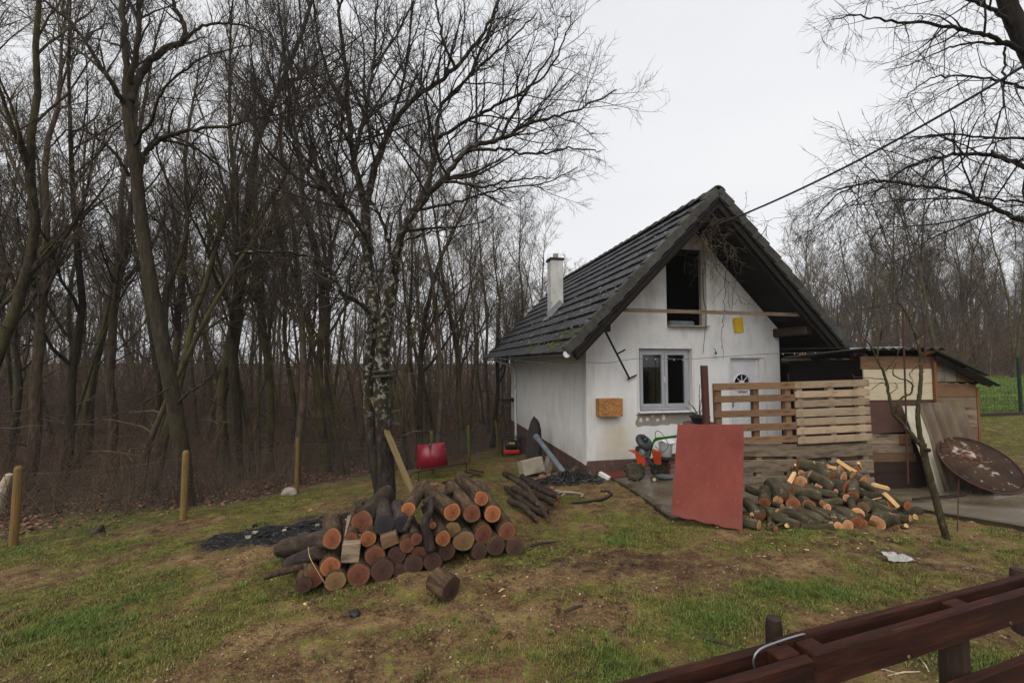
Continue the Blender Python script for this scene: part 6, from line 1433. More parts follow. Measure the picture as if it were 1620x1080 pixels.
STACK = [
 (1335, 422, 49, 'cut_dark', 'log_bark', .0, 0, 'dark grey log at the right end of the bottom row of the big log stack'),
 (1233, 418, 49, 'cut_dark', 'log_bark', .0, 0, 'dark log second from the right end of the bottom row of the log stack'),
 (1142, 445, 43, 'cut_dark', 'log_bark', .0, 0, 'smaller dark mossy log third from the right in the bottom row of the stack'),
 (1290, 335, 49, 'cut_mid', 'log_bark', .05, .08, 'brown log at the right end of the second row of the stack'),
 (1165, 350, 50, 'cut_mid', 'log_bark', .04, 0, 'brown log in the second row left of the end log, pale upper rim'),
 (1212, 245, 47, 'cut_bright', 'log_bark', .10, .12, 'bright orange log with a dark ring of bark directly under the topmost log'),
 (1102, 243, 49, 'cut_mid', 'log_bark', .08, 0, 'reddish brown log left of the bright one under the topmost log'),
 (1152, 162, 41, 'cut_bright', 'log_bark', .14, -.1, 'bright orange topmost log of the stack'),
 (1000, 232, 49, 'cut_bright', 'log_bark', .08, -.15, 'big orange log left of the two under the topmost log'),
 (1060, 388, 56, 'cut_yellow', 'log_bark_grey', .02, 0, 'large yellowish brown oval log in the middle right of the stack'),
 (1000, 330, 42, 'cut_yellow', 'log_bark_grey', .06, 0, 'brownish log half hidden above the large yellowish one'),
 (948, 375, 41, 'cut_bright', 'log_bark', -.06, .05, 'bright ringed log with green mossy bark in the middle of the stack'),
 (968, 445, 46, 'cut_dark', 'log_bark', .0, 0, 'dark log below the bright ringed mossy one'),
 (894, 518, 50, 'cut_dark', 'log_bark_grey', -.02, 0, 'dark brown log at the bottom just above the lone cut piece'),
 (795, 555, 50, 'cut_dark', 'log_bark', -.02, 0, 'round dark log in the bottom row left of the one above the lone piece'),
 (715, 552, 33, 'cut_dark', 'log_bark', .0, 0, 'small dark log wedged in the bottom row of the stack'),
 (762, 220, 40, 'cut_bright', 'log_bark', .25, .3, 'bright log with clear rings lying high in the middle of the stack before the trunk'),
 (895, 306, 19, 'cut_bright', 'log_bark_black', .10, 0, 'thin branch end sticking out in the middle of the stack'),
 (805, 378, 33, 'cut_mid', 'log_bark', .0, -.1, 'small reddish log beside the joined one in the middle of the stack'),
 (757, 412, 41, 'cut_mid', 'log_bark', .02, 0, 'reddish brown log touching the small one in the middle of the stack'),
 (820, 460, 42, 'cut_mid', 'log_bark', .04, 0, 'brown ringed log above the small dark bottom log'),
 (700, 465, 50, 'cut_dark', 'log_bark_black', .04, 0, 'dark log under the split block in the stack'),
 (635, 308, 51, 'cut_black', 'log_bark_black', .10, 0, 'charcoal grey log end left of the black one in the upper stack'),
 (724, 300, 43, 'cut_black', 'log_bark_black', .12, 0, 'black log end in the upper middle of the stack'),
 (516, 286, 60, 'cut_mid', 'log_bark_grey', .22, .3, 'thick brown log with smooth dark bark at the upper left by the trunk'),
 (548, 376, 43, 'cut_bright', 'log_bark', .05, .1, 'bright log with a clear round core in the upper left of the stack'),
 (585, 470, 54, 'cut_mid', 'log_bark', .02, 0, 'rusty brown log below the one with the round core'),
 (622, 572, 60, 'cut_dark', 'log_bark', -.03, 0, 'wide dark log in the bottom row left of the small wedged one'),
 (495, 582, 60, 'cut_mid', 'log_bark', -.03, 0, 'large brown log with a flat cut in the bottom row on the left'),
 (376, 622, 52, 'cut_yellow', 'log_bark', -.05, 0, 'olive yellow log in the bottom row near the left end'),
 (345, 526, 52, 'cut_bright', 'log_bark', .0, -.1, 'light brown log in the second row near the left end'),
 (258, 588, 50, 'cut_mid', 'log_bark', .0, -.2, 'reddish log at the left end resting behind the dark small one'),
 (205, 625, 40, 'cut_dark', 'log_bark', -.05, -.2, 'small dark log at the left end of the bottom row'),
 (355, 376, 52, 'cut_bright', 'log_bark_grey', .05, -1.0, 'light orange log with splintered edge at the left, bark running off to the left'),
 (290, 445, 36, 'cut_dark', 'log_bark_black', .08, -1.0, 'bark covered log under the splintered one at the left of the stack'),
 (458, 372, 33, 'cut_mid', 'log_bark', .08, 0, 'reddish worn log behind the dark square block')]
rng = random.Random(12)
for zx, zy, r, cut, bark, bk, yaw, lab in STACK:
    p, sc = stack_pt(zx, zy, bk + .02); axis = sn + sdir_ * (yaw + rng.uniform(-.05, .05)) + Vector((0, 0, -.02 + rng.uniform(-.02, .02) - (.22 if yaw < -.5 else 0)))
    if yaw < -.5: axis = gp(446 + 10 * (zy > 400), 906 - 26 * (zy < 400)) + Vector((0, 0, .09)) - p
    rr = r * sc * .99; L_ = rng.uniform(.85, 1.15) if r > 25 else .6
    if yaw < -.5: L_ = axis.length
    if cut == 'cut_black': L_ *= .6
    p.z = max(p.z, G(p.x, p.y) + rr * .9) if zy > 410 else p.z
    tag(log_obj('log', p, axis, rr, L_, bark, cut, rng, ell=1.08 if cut == 'cut_yellow' else 1.0), lab, 'log', 'logs in the big stack under the tree')
for zx, zy, w_, h_, roll, bk, mm, lab in ((455, 455, 92, 100, .08, .0, 'plank_grey', 'square weathered beam end at the left of the log stack'), (663, 390, 90, 60, -.28, .03, 'plank_brown', 'split rectangular block lying slanted in the middle of the stack')):
    p, sc = stack_pt(zx, zy, bk); m = MB(); m.box((0, .4, 0), (w_ * sc, .8, h_ * sc), jit=.006, rng=rng, bev=.006); o = m.build('beam_offcut', M[mm]); o.location = p; o.rotation_euler = (0, roll, math.atan2(sdir_.y, sdir_.x)); tag(o, lab, 'beam')
# second layer of logs behind, seen between the front ends and from above
for i in range(9):
    t = .12 + .8 * i / 8; p = SA_.lerp(SB_, t) + sn * rng.uniform(.7, .85); rr = rng.uniform(.09, .12); p.z = G(p.x, p.y) + rr + (.18 if i % 2 else .05)
    tag(log_obj('log', p, sn + sdir_ * rng.uniform(-.2, .2), rr, .7, 'log_bark', 'cut_dark', rng), 'bark covered log in the rear layer of the stack, behind the front ends', 'log', 'logs in the big stack under the tree')
# knotty branches on and behind the stack
KS = dict(d1=2, f1=.2, d2=3, f2=.3, d3=3, l3=.2, r3=.006, rb=.01, rt=.008)
def stick3(name, P, r0, r1, mm, lab, cat='branch', group=None, jit=.12, n=8):
    lo = Vector(P[0]); S = spline([Vector(p) - lo for p in P], 4); m = MB(); m.tube(S, list(np.linspace(r0, r1, len(S))), n, jit=jit, rng=rng); o = m.build(name, M[mm], smooth=True); o.location = lo; return tag(o, lab, cat, group)
sp_pt = lambda zx, zy, b=0: stack_pt(zx, zy, b)[0]
stick3('branch', [sp_pt(880, 440, -.03), sp_pt(865, 360, -.02), sp_pt(850, 290, .0), sp_pt(880, 230, .1), sp_pt(885, 170, .25)], .055, .03, 'log_bark_black', 'dark bent branch stump standing in the middle of the log stack')
stick3('branch', [sp_pt(745, 330, .0), sp_pt(760, 300, .0), sp_pt(775, 260, .1)], .03, .02, 'log_bark_black', 'short charred branch lying over the black log ends')
stick3('branch', [sp_pt(850, 180, .35), sp_pt(950, 140, .6), sp_pt(1040, 125, .8)], .035, .03, 'log_bark_black', 'dark branch lying behind the top of the log stack')
stick3('branch', [sp_pt(480, 235, .2), sp_pt(485, 200, .25), sp_pt(470, 178, .3)], .012, .006, 'log_bark_black', 'small upright twig stub at the upper left of the log stack')
stick3('branch', [sp_pt(-10, 580, .1), sp_pt(120, 545, .15), sp_pt(230, 520, .2)], .03, .035, 'log_bark', 'long dark stick running from the left into the log stack')
stick3('branch', [sp_pt(320, 620, -.06), sp_pt(265, 530, -.1), sp_pt(235, 470, -.06), sp_pt(228, 420, .0)], .0035, .002, 'split_face', 'thin pale twig hanging over the left end of the stack')
stick3('branch', [sp_pt(1385, 418, .4), sp_pt(1440, 410, .5), sp_pt(1480, 400, .6)], .02, .012, 'log_bark_black', 'thin stick lying right of the log stack')
BR = [(806, 772, 852, 812, .16, .05, 'uppermost'), (826, 774, 884, 802, .20, .045, 'topmost long'), (812, 786, 862, 818, .10, .05, 'middle'), (832, 782, 886, 797, .12, .04, 'upper right'), (800, 780, 838, 806, .05, .045, 'left'), (838, 792, 880, 806, .06, .05, 'right'),
      (818, 796, 862, 822, .05, .05, 'lower'), (846, 800, 872, 816, .03, .045, 'lowest right'), (798, 768, 826, 778, .18, .06, 'knobbly upper left'), (806, 800, 850, 828, .03, .045, 'lowest long'), (836, 770, 868, 790, .15, .035, 'thin upper'), (858, 806, 868, 830, .04, .04, 'short black forked')]
for px0, py0, px1, py1, h, r0, nm in BR:
    p, q = gp(px0, py0), gp(px1, py1); p.z += h + r0; q.z += h * .55 + r0; mid = p.lerp(q, .5) + Vector((rng.uniform(-.06, .06), rng.uniform(-.06, .06), rng.uniform(-.03, .04)))
    o = stick3('cut_branch', [q, q.lerp(mid, .5) + Vector((0, rng.uniform(-.03, .03), rng.uniform(-.02, .02))), mid, p], r0 * .8, r0, 'log_bark_black' if 'black' in nm else 'log_bark_grey', nm + ' cut branch in the branch heap right of the log stack', 'branch', 'cut branches heaped right of the log stack', jit=.18)
    d_ = (q - mid).normalized(); m = MB(); m.lathe([(0, .004), (r0 * .72, .003), (r0 * .72, -.004), (0, -.004)], 9, d_.to_track_quat('Z', 'Y').to_matrix().to_4x4()); m.build('cut_end', M['cut_mid'], o)
# lone cut piece in front
p = gp(703, 948); L_ = .21; rr = .10
ax_ = Vector((-.75, .62, .10)); c_ = p + Vector((.06, -.02, rr * .95)); tag(log_obj('log', c_, ax_, rr, L_, 'log_bark', 'cut_dark', rng, bend=.0), 'short thick log piece lying alone in front of the stack', 'log')
# bark slabs and black plastic at the foot of the garden tree
# ================================================================== FIREWOOD HEAP
def heap_pt(zx, zy, dY=0.0):
    px, py = 1160 + .1975 * zx, 720 + .1975 * zy; Y = 5.28 + max(0, 843 - py) / 110 * 1.05 + dY; return at(px, py, Y), .1975 / F * Y
HEAP = [(540, 207, 40, 130, -12, 'b'), (785, 258, 36, -125, -95, 'b'), (905, 262, 46, -95, -25, 'm'), (885, 176, 38, -70, -25, 'b'), (962, 165, 28, -30, -40, 't'), (1042, 196, 31, -35, -70, 'b'), (865, 122, 40, -30, -20, 'b'), (980, 112, 28, 10, -20, 'm'),
        (758, 102, 28, -60, -10, 'b'), (790, 175, 42, -50, -50, 'm'), (545, 142, 21, 40, -10, 't'), (735, 100, 40, -170, -30, 'd'), (682, 248, 22, 90, 5, 'b'), (925, 228, 23, -20, -20, 'b'), (822, 291, 18, -30, -10, 'b'), (910, 341, 25, 60, 15, 't'),
        (250, 372, 36, 85, -75, 'm'), (357, 360, 30, 50, -30, 't'), (243, 305, 22, -40, -10, 't'), (394, 410, 19, -50, -20, 't'), (400, 350, 46, -10, -110, 'd'), (555, 354, 17, -40, -10, 't'), (482, 388, 44, 70, -35, 'm'), (605, 408, 45, 30, -30, 'm'), (690, 330, 34, -190, -40, 'd'),
        (712, 384, 23, 170, -10, 'b'), (752, 416, 25, 150, 18, 'b'), (897, 455, 19, -70, -12, 't'), (207, 590, 34, -120, -50, 'b'), (355, 456, 22, -60, -5, 't'), (205, 500, 36, -15, -100, 'd'), (490, 450, 42, -190, 55, 'd'), (530, 606, 29, -130, -90, 'm'), (612, 577, 33, -95, -85, 'm'),
        (720, 526, 22, -70, -70, 'm'), (812, 548, 36, 130, -25, 'b'), (838, 609, 28, 60, -30, 'b'), (785, 598, 27, -20, -40, 'b'), (995, 470, 41, 110, 25, 'b'), (935, 496, 20, -50, -10, 'b'), (990, 592, 47, 0, -90, 'm'), (920, 618, 37, 20, -30, 'b'), (1158, 580, 46, 150, -55, 'b'),
        (1045, 415, 38, 230, 45, 'y'), (1420, 510, 28, -90, 40, 'b'), (1395, 400, 32, -40, -30, 'd'), (1255, 395, 32, -90, 40, 'd'), (960, 320, 34, 110, -80, 'd'), (1225, 330, 26, -150, -20, 'd'), (1150, 290, 22, -60, -70, 'd'), (700, 545, 26, -130, -100, 'd'), (780, 520, 20, -120, -110, 'd'),
        (965, 440, 24, 80, -80, 'd'), (1110, 560, 24, 130, -90, 'd'), (1040, 560, 30, 20, -60, 'd'), (1270, 460, 30, -120, -80, 'd'), (300, 560, 18, 90, -30, 'd'), (800, 660, 24, -230, -40, 'd'), (640, 600, 20, 110, -60, 'd'), (340, 620, 16, 60, -20, 'm'), (820, 320, 26, -210, -60, 'd'), (640, 160, 30, -120, 20, 'd')]
CM = {'b': 'cut_fire', 'm': 'cut_bright', 't': 'cut_tan', 'd': 'cut_bright', 'y': 'cut_yellow'}
rng = random.Random(33)
LH = {'b': 'round log with a bright orange cut end in the firewood heap before the pallets', 'm': 'round log with a dull brown cut end in the firewood heap before the pallets', 't': 'thin log with a pale tan cut end in the firewood heap', 'd': 'dark mossy log lying sideways in the firewood heap', 'y': 'thick log with a greenish yellow end at the right of the firewood heap'}
GH = 'round logs in the firewood heap'; heap = []
for zx, zy, r, dx, dy, kd in HEAP:
    p, sc = heap_pt(zx, zy); rr = r * sc * 1.24; v = Vector((dx * sc, 0, -dy * sc)); L_ = max(.28, v.length * .95) + rng.uniform(0, .05); dep = math.sqrt(max(L_ * L_ - v.length_squared, .003)); v.y = dep
    v.z -= dep * .12; q = p + v
    for e in (p, q): e.z = max(e.z, G(e.x, e.y) + rr * .85)
    v = q - p
    o = tag(log_obj('firewood_log', p, v, rr, v.length, 'fire_bark', CM[kd], rng, n=12, rings=4, bend=rng.uniform(-.02, .02)), LH[kd], 'log', GH); heap.append((zx, zy, kd, o))
DW = {'b': 'bright ended', 'm': 'brown ended', 't': 'thin tan ended', 'd': 'dark sideways', 'y': 'yellow ended'}; cells = {}
for zx, zy, kd, o in heap: cells.setdefault((kd, 'top' if zy < 230 else 'upper middle' if zy < 370 else 'lower middle' if zy < 500 else 'bottom'), []).append((zx, o))
for (kd, lv), q in cells.items():
    q.sort(key=lambda e: e[0])
    for i, (zx, o) in enumerate(q): o['label'] = f'{DW[kd]} log in the {lv} of the firewood heap, ' + (f'{ORD[i]} from left' if len(q) > 1 else 'the only one')
for i in range(46):                                             # the inside of the heap
    zx, zy = rng.uniform(120, 1350), rng.uniform(150, 600); lim = 150 + abs(zx - 900) * .55
    if zy < lim: zy = lim + rng.uniform(0, 120)
    p, sc = heap_pt(zx, min(zy, 620), rng.uniform(.16, .3)); rr = rng.uniform(.045, .075); p.z = max(p.z - .04, G(p.x, p.y) + rr); an = rng.uniform(-1.3, 1.3); v = Vector((math.sin(an), math.cos(an), rng.uniform(-.25, .1)))
    q = p + v * .36; q.z = max(q.z, G(q.x, q.y) + rr); tag(log_obj('firewood_log', p, q - p, rr, .36, 'fire_bark', 'cut_mid', rng, n=10, rings=3), LH['d'], 'log', GH)
def billet(zx, zy, dx, dy, w_, lab, dY=-.04, roll=0.0):
    p, sc = heap_pt(zx, zy, dY); v = Vector((dx * sc, .10, -dy * sc)); L_ = v.length; m = MB(); n = 5
    for j in range(2): pass
    V = []
    for f in (0, .5, 1):
        k_ = (1, .95, .85)[int(f * 2)]
        V += [(-w_ / 2 * k_, .0 + rng.uniform(-.006, .006), f * L_), (0, -.012 + rng.uniform(-.008, .008), f * L_ + rng.uniform(-.02, .02)), (w_ / 2 * k_, rng.uniform(-.006, .006), f * L_), (w_ * .25, w_ * .55, f * L_), (-w_ * .3, w_ * .5, f * L_)]
    m.add(V, [(j * n + i, j * n + (i + 1) % n, (j + 1) * n + (i + 1) % n, (j + 1) * n + i) for j in range(2) for i in range(n)] + [tuple(range(n)), tuple(range(2 * n, 3 * n))])
    o = m.build('split_billet', M['split_face']); o.location = p; z = v.normalized(); y = Vector((0, 1, -.6)); x = y.cross(z).normalized(); y = z.cross(x); o.rotation_euler = (basis(x, y, z) @ Matrix.Rotation(roll, 4, 'Z')).to_euler(); return tag(o, lab, 'firewood')
billet(985, 140, -105, -85, .075, 'broad pale split billet at the very top of the firewood heap'); billet(830, 105, -75, -15, .05, 'smaller pale split billet left of the topmost one'); billet(1130, 235, 160, 45, .07, 'long pale split billet sliding down the right side of the heap')
billet(1325, 410, -60, -90, .06, 'pale split billet below the long one at the right of the heap'); billet(500, 75, 20, 35, .035, 'small pale split piece leaning on the grey pallet above the heap'); billet(1470, 490, 60, 30, .07, 'pale split chunk at the right foot of the firewood heap'); billet(450, 215, 80, -60, .06, 'brown split piece at the upper left of the firewood heap'); billet(1080, 362, 160, -4, .02, 'thin pale split strip across the right of the heap')
for zx, zy, dx, dy, w_, lab in ((650, 60, 90, 30, .05, 'pale split piece lying behind the mossy log at the top of the heap'), (1010, 60, 60, 60, .05, 'pale split piece right of the topmost billet'), (1240, 470, 90, 20, .05, 'short pale split piece low on the right side of the heap'), (150, 470, 70, 50, .045, 'pale split piece at the left end of the firewood heap'),
                             (430, 560, 90, 30, .05, 'pale split piece in the lower left front of the heap'), (880, 520, 70, -40, .045, 'pale split piece in the lower middle front of the heap'), (1390, 560, 70, 20, .05, 'pale split piece lying at the far right foot of the heap')): billet(zx, zy, dx, dy, w_, lab, -.08)
for zx, zy, dx, dy in ((270, 680, 180, -35), (1350, 590, 150, -60), (110, 420, 70, -60)):
    p, sc = heap_pt(zx, min(zy, 640)); p.z = G(p.x, p.y) + .03; stick3('branch', [p, p + Vector((dx * sc * .5, .04, .02)), p + Vector((dx * sc, .1, .03))], .02, .012, 'fire_bark', {270: 'mossy stick lying at the front foot of the firewood heap', 1350: 'grey stick lying at the right foot of the firewood heap', 110: 'dark stick at the left edge of the firewood heap'}[zx])
# ================================================================== SHED, LEAN-TO
M['blockgrey'] = mat('grey aerated block', [(.3, '#6f675c'), (.6, '#81796d'), (.8, '#5c5549')], 5, 8, rough=.95, bump=.3, over=[('#4f473c', 3, .55, .75)])
M['brown_panel'] = mat('dull brown panel', [(.3, '#4a332c'), (.55, '#573d35'), (.8, '#3d2a25')], 2.5, 7, rough=.75, bump=.1)
M['corr_dark'] = mat('dark corrugated sheet', [(.3, '#26241f'), (.6, '#383530'), (.8, '#4a463f')], 5, 8, rough=.7, bump=.2, over=[('#46431f', 2.5, .55, .75)])
M['corr_moss'] = mat('weathered corrugated board', [(.3, '#4a3e33'), (.55, '#66584a'), (.8, '#786a50')], 3, 8, (1, 1, .4), .85, None, .3, 22, over=[('#5b5423', 1.4, .48, .65)])
M['corr_pale'] = mat('pale corrugated plastic', [(.3, '#8f8a77'), (.6, '#a7a28f'), (.8, '#7c7455')], 2.2, 7, rough=.5, bump=.1)
M['orange_post'] = mat('orange stained batten', [(.3, '#5d3d25'), (.6, '#7a5233'), (.8, '#4b3020')], 3, 7, (8, 8, .7), .75, None, .2, rnd=.1)
M['shade_black'] = mat('boards coloured shade black', [(.3, '#0e0c0a'), (.7, '#191512')], 4, 5, rough=.95, bump=.2, spec=.1)  # near-black colour stands in for shade under the lean-to and beside the shed
sy = 7.42; s0_ = at(1372, 780, sy); s1_ = at(1484, 776, sy + .02); sb_ = G((s0_.x + s1_.x) / 2, sy) - .05
shed = thing('shed', 'patched wooden shed of mixed boards with corrugated roof next to the pallets', 'shed', (s0_.x, sy, sb_)); SW = s1_.x - s0_.x
def sz_(py, y_=sy): return at(1400, py, y_).z - sb_
DS = 2.0
def shed_board(name, x0, x1, py0, py1, m_, y_=0.0, d=.025, py0b=None, py1b=None):
    z0, z1 = sz_(py0), sz_(py1); dz0 = (sz_(py0b) - z0) if py0b else 0; dz1 = (sz_(py1b) - z1) if py1b else 0
    m = MB(); m.prism([(x0, z1 + .004), (x1, z1 + dz1 + .004), (x1, z0 + dz0 - .004), (x0, z0 - .004)], d, Matrix.Translation((0, y_, 0))); return m.build(name, m_, shed)
shed_board('board', -.02, SW - .04, 563, 584, M['plank_brown'], -.01)
shed_board('board', 0, SW - .06, 584, 606, M['plank_cream'], -.03, py0b=583); shed_board('board', 0, SW - .06, 606, 633, M['plank_cream'], -.03, py1b=632)
shed_board('panel', 0, SW - .02, 632, 687, M['brown_panel'], -.01, py1b=680)
shed_board('board', .01, SW * .62, 686, 702, M['plank_grey'], -.03); shed_board('board', .01, SW * .64, 702, 716, M['plank_grey'], -.03); shed_board('board', .02, SW * .68, 716, 730, M['plank_brown'], -.03); shed_board('board', .02, SW * .7, 730, 748, M['plank_dark'], -.028); shed_board('board', .03, SW * .72, 748, 776, M['plank_dark'], -.028)
shed_board('panel', SW * .55, SW, 686, 778, M['plank_dark'], .0)
m = MB(); m.box((SW * .5, -.05, sz_(694)), (.12, .05, .14)); m.build('batten', M['orange_post'], shed)
m = MB(); m.box((SW * .66, -.05, (sz_(742) + sz_(778)) / 2), (.09, .05, sz_(735) - sz_(778))); m.build('batten', M['plank_dark'], shed)
m = MB(); m.box((SW - .03, -.05, (sz_(566) + sz_(640)) / 2), (.035, .045, sz_(566) - sz_(640))); m.build('corner_batten', M['orange_post'], shed)
# right bay with sloping roof
x1b = at(1547, 690, sy + .05).x - s0_.x
tl, tr_ = sz_(560), sz_(608)
lin = lambda x: tl + (tr_ - tl) * (x - SW) / (x1b - SW)
def bay(name, xa, xb, pa, pb, m_, clip=True):
    z0, z1 = sz_(pa), sz_(pb); t0, t1 = (min(z0, lin(xa)), min(z0, lin(xb))) if clip else (z0, z0)
    if t1 < z1 + .01: t1 = z1 + .01
    m = MB(); m.prism([(xa + .003, z1 + .003), (xb - .003, z1 + .003), (xb - .003, t1 - .003), (xa + .003, t0 - .003)], .09, Matrix.Translation((0, .04, 0))); return m.build(name, m_, shed)
bay('block', SW, SW + .22, 560, 587, M['blockgrey']); bay('block', SW + .22, SW + .42, 570, 604, M['blockgrey']); bay('block', SW + .42, x1b, 575, 604, M['plank_brown']); bay('block', SW, SW + .22, 587, 604, M['blockgrey'])
bay('board', SW, x1b, 604, 628, M['plank_brown']); bay('board', SW, x1b, 628, 648, M['plank_grey']); bay('board', SW, x1b, 648, 676, M['plank_grey']); bay('board', SW, x1b, 676, 710, M['plank_brown']); bay('panel', SW, x1b, 710, 776, M['plank_dark'])
m = MB(); m.box((x1b + .02, .06, (sz_(613) + sz_(776)) / 2), (.04, .06, sz_(613) - sz_(776))); m.build('corner_batten', M['orange_post'], shed)
m = MB(); m.box((.02, DS / 2, (tl) / 2 - .1), (.04, DS - .1, tl)); m.build('side_boards', M['shade_black'], shed); m = MB(); m.box((x1b - .02, DS / 2 + .1, tr_ / 2 - .1), (.04, DS - .25, tr_ + .1)); m.build('side_boards', M['plank_dark'], shed); m = MB(); m.box((x1b / 2, DS, tr_ / 2), (x1b, .04, tr_ + .3)); m.build('rear_panel', M['plank_dark'], shed)  # left side boards get the black that paints in shade
def corr(name, p0, u, v, nw, amp, m_, parent, th=.006, per=8):
    """corrugated sheet : corner p0, u across the waves (nw of them), v along them"""
    p0, u, v = Vector(p0), Vector(u), Vector(v); nrm = u.cross(v).normalized(); n = nw * per; V = []
    for q in (0, .25, .5, .75, 1):
        for i in range(n + 1): V.append(p0 + u * (i / n) + v * q + nrm * amp * math.sin(2 * math.pi * i / per))
    m = MB(); m.add(V, [(j * (n + 1) + i, j * (n + 1) + i + 1, (j + 1) * (n + 1) + i + 1, (j + 1) * (n + 1) + i) for j in range(4) for i in range(n)]); o = m.build(name, m_, parent, smooth=True)
    s_ = o.modifiers.new('thickness', 'SOLIDIFY'); s_.thickness = th; s_.offset = 0; return o
corr('roof_sheet', (-.16, -.22, tl + .08), (SW + .22, 0, .01), (0, 2.15, -.12), 9, .022, M['corr_dark'], shed)
ra, rb_ = at(1478, 558, sy - .1), at(1556, 596, sy - .1); d1 = rb_ - ra; a0 = Vector((SW - .10, -.22, sz_(556) + .01))
corr('roof_sheet', a0 + Vector((0, 2.2, 0)), (0, -2.2, 0), (d1.x * 1.0, 0, d1.z * 1.0), 12, .022, M['corr_dark'], shed)
rc, rd = at(1544, 594, sy - .1), at(1577, 615, sy - .1); d2 = rd - rc
corr('roof_sheet', (a0.x + d1.x * .62, 1.95, a0.z + d1.z * .62 - .03), (0, -2.12, 0), (d1.x * .68, 0, d1.z * .68 - .02), 11, .022, M['corr_dark'], shed)
m = MB(); m.tube([(SW - .3, -.12, tl + .0), (SW - .02, -.12, tl + .06)], .035, 4); m.build('rafter_end', M['orange_post'], shed)
m = MB(); e0_, e1_ = a0 + Vector((.05, .12, -.1)), a0 + Vector((d1.x * 1.18, .12, d1.z * 1.18 - .09)); m.tube([e0_, e1_], .05, 4); m.build('rafter', M['roofwood'], shed)
# lean-to between house and shed : boards coloured black for its shaded inside, posts, beam, brace
lt = thing('lean_to', 'dark open lean-to between the house and the shed with red steel post', 'lean-to', (5.0, 9.6, G(5.2, 9.6))); lo = lt.location.copy()
def ltp(px, py, Y): return at(px, py, Y) - lo
pL, pR = HW(WID + .02, 1.6), Vector((7.4, 10.2, 0)); zt = at(1300, 548, 10.2).z - lo.z
nb = 17
for i in range(nb):
    a_ = pL.lerp(pR, i / nb); b__ = pL.lerp(pR, (i + 1) / nb - .004); m = MB(); mid = (a_ + b__) / 2; m.box((0, 0, zt / 2 - .2), ((b__ - a_).length, .025, zt + .35)); o = m.build('plank', M['shade_black'], lt); o.location = (mid.x - lo.x, mid.y - lo.y + .006 * (i % 2), 0); o.rotation_euler = (0, 0, math.atan2((b__ - a_).y, (b__ - a_).x))
m = MB(); q = [ltp(1236, 571, 10.0), ltp(1372, 574, 9.2)]; m.tube(q, .07, 6); m.build('beam', M['plank_dark'], lt)
m = MB(); m.tube([ltp(1266, 560, 9.5), ltp(1302, 594, 9.45)], .075, 4); m.build('brace', M['orange_post'], lt)
m = MB(); m.tube([ltp(1305, 566, 9.4), ltp(1305, 590, 9.4)], .09, 4); m.build('post_stub', M['plank_brown'], lt)
p = at(1350, 553, 7.9); b0 = G(p.x, 7.9); m = MB(); m.box((p.x - lo.x, 7.9 - lo.y, (p.z + b0) / 2 - lo.z), (.085, .085, p.z - b0)); m.build('steel_post', M['redsteel'], lt)
m = MB(); m.tube([ltp(1345, 552, 7.9), ltp(1432, 550, 7.3)], .022, 8); m.build('pipe_rail', M['zinc'], lt); m = MB(); m.box(ltp(1352, 560, 7.86), (.16, .02, .16)); m.build('gusset_plate', M['redsteel'], lt)
r0, r1, r2, r3 = at(1330, 549, 8.2) - lo, at(1376, 553, 7.8) - lo, Vector((7.3, 10.3, 0)) - lo, HW(WID + .6, 1.5) - lo
r2.z, r3.z = zt - .02, zt + .02
m = MB(); m.add([r0, r1, r2, r3, r0 - Vector((0, 0, .03)), r1 - Vector((0, 0, .03)), r2 - Vector((0, 0, .03)), r3 - Vector((0, 0, .03))], [(0, 1, 2, 3), (7, 6, 5, 4), (0, 4, 5, 1), (1, 5, 6, 2), (2, 6, 7, 3), (3, 7, 4, 0)]); m.build('roof_deck', M['roofwood'], lt)
p = at(1359, 563, 7.75); m = MB(); m.tube(spline([Vector((-.12, 0, .02)), Vector((-.05, 0, .07)), Vector((.05, 0, .04)), Vector((.1, -.02, -.06)), Vector((.06, 0, -.1))], 4), .03, 6); o = m.build('cloth_scrap', mat('greyish rag', [(.4, '#5e6b6c'), (.7, '#7a8789')], 9, 5, rough=.9, bump=.3)); o.location = at(1362, 563, 7.75); tag(o, 'pale grey rag hanging at the red steel post', 'rag')
# thin rusty rods
for px0, py0, px1, py1, Y, r, lab in ((1428, 488, 1437, 640, 6.9, .013, 'thin rusty rod standing in front of the cream boards of the shed'), (1462, 500, 1464, 575, 7.15, .012, 'thin rusty rod rising above the shed roof near its ridge')):
    a_, b__ = at(px0, py0, Y), at(px1, py1 if py1 < 600 else 765, Y); m = MB(); m.tube([b__ - b__, a_ - b__], r, 7, jit=.05, rng=random.Random(1)); o = m.build('rusty_rod', M['rust']); o.location = b__; tag(o, lab, 'rod')
# corrugated boards leaning on the shed
def lean_corr(p_bl, p_br, p_tl, nw, amp, m_, lab):
    root = p_bl.copy(); o = corr('corrugated_sheet', (0, 0, 0), p_br - p_bl, p_tl - p_bl, nw, amp, m_, None, .007); o.location = root; return tag(o, lab, 'sheet')
lean_corr(at(1479, 780, 6.95), at(1504, 779, 6.98), at(1427, 642, 7.2), 1, .02, M['corr_pale'], 'narrow pale corrugated strip leaning on the shed')
lean_corr(at(1496, 781, 6.98), at(1574, 775, 7.1), at(1447, 638, 7.28), 5, .05, M['corr_moss'], 'weathered brown corrugated board leaning behind the rusty disc')
lean_corr(at(1490, 780, 7.08), at(1530, 779, 7.12), at(1440, 650, 7.33), 3, .045, M['corr_moss'], 'second corrugated board half hidden behind the pale strip')
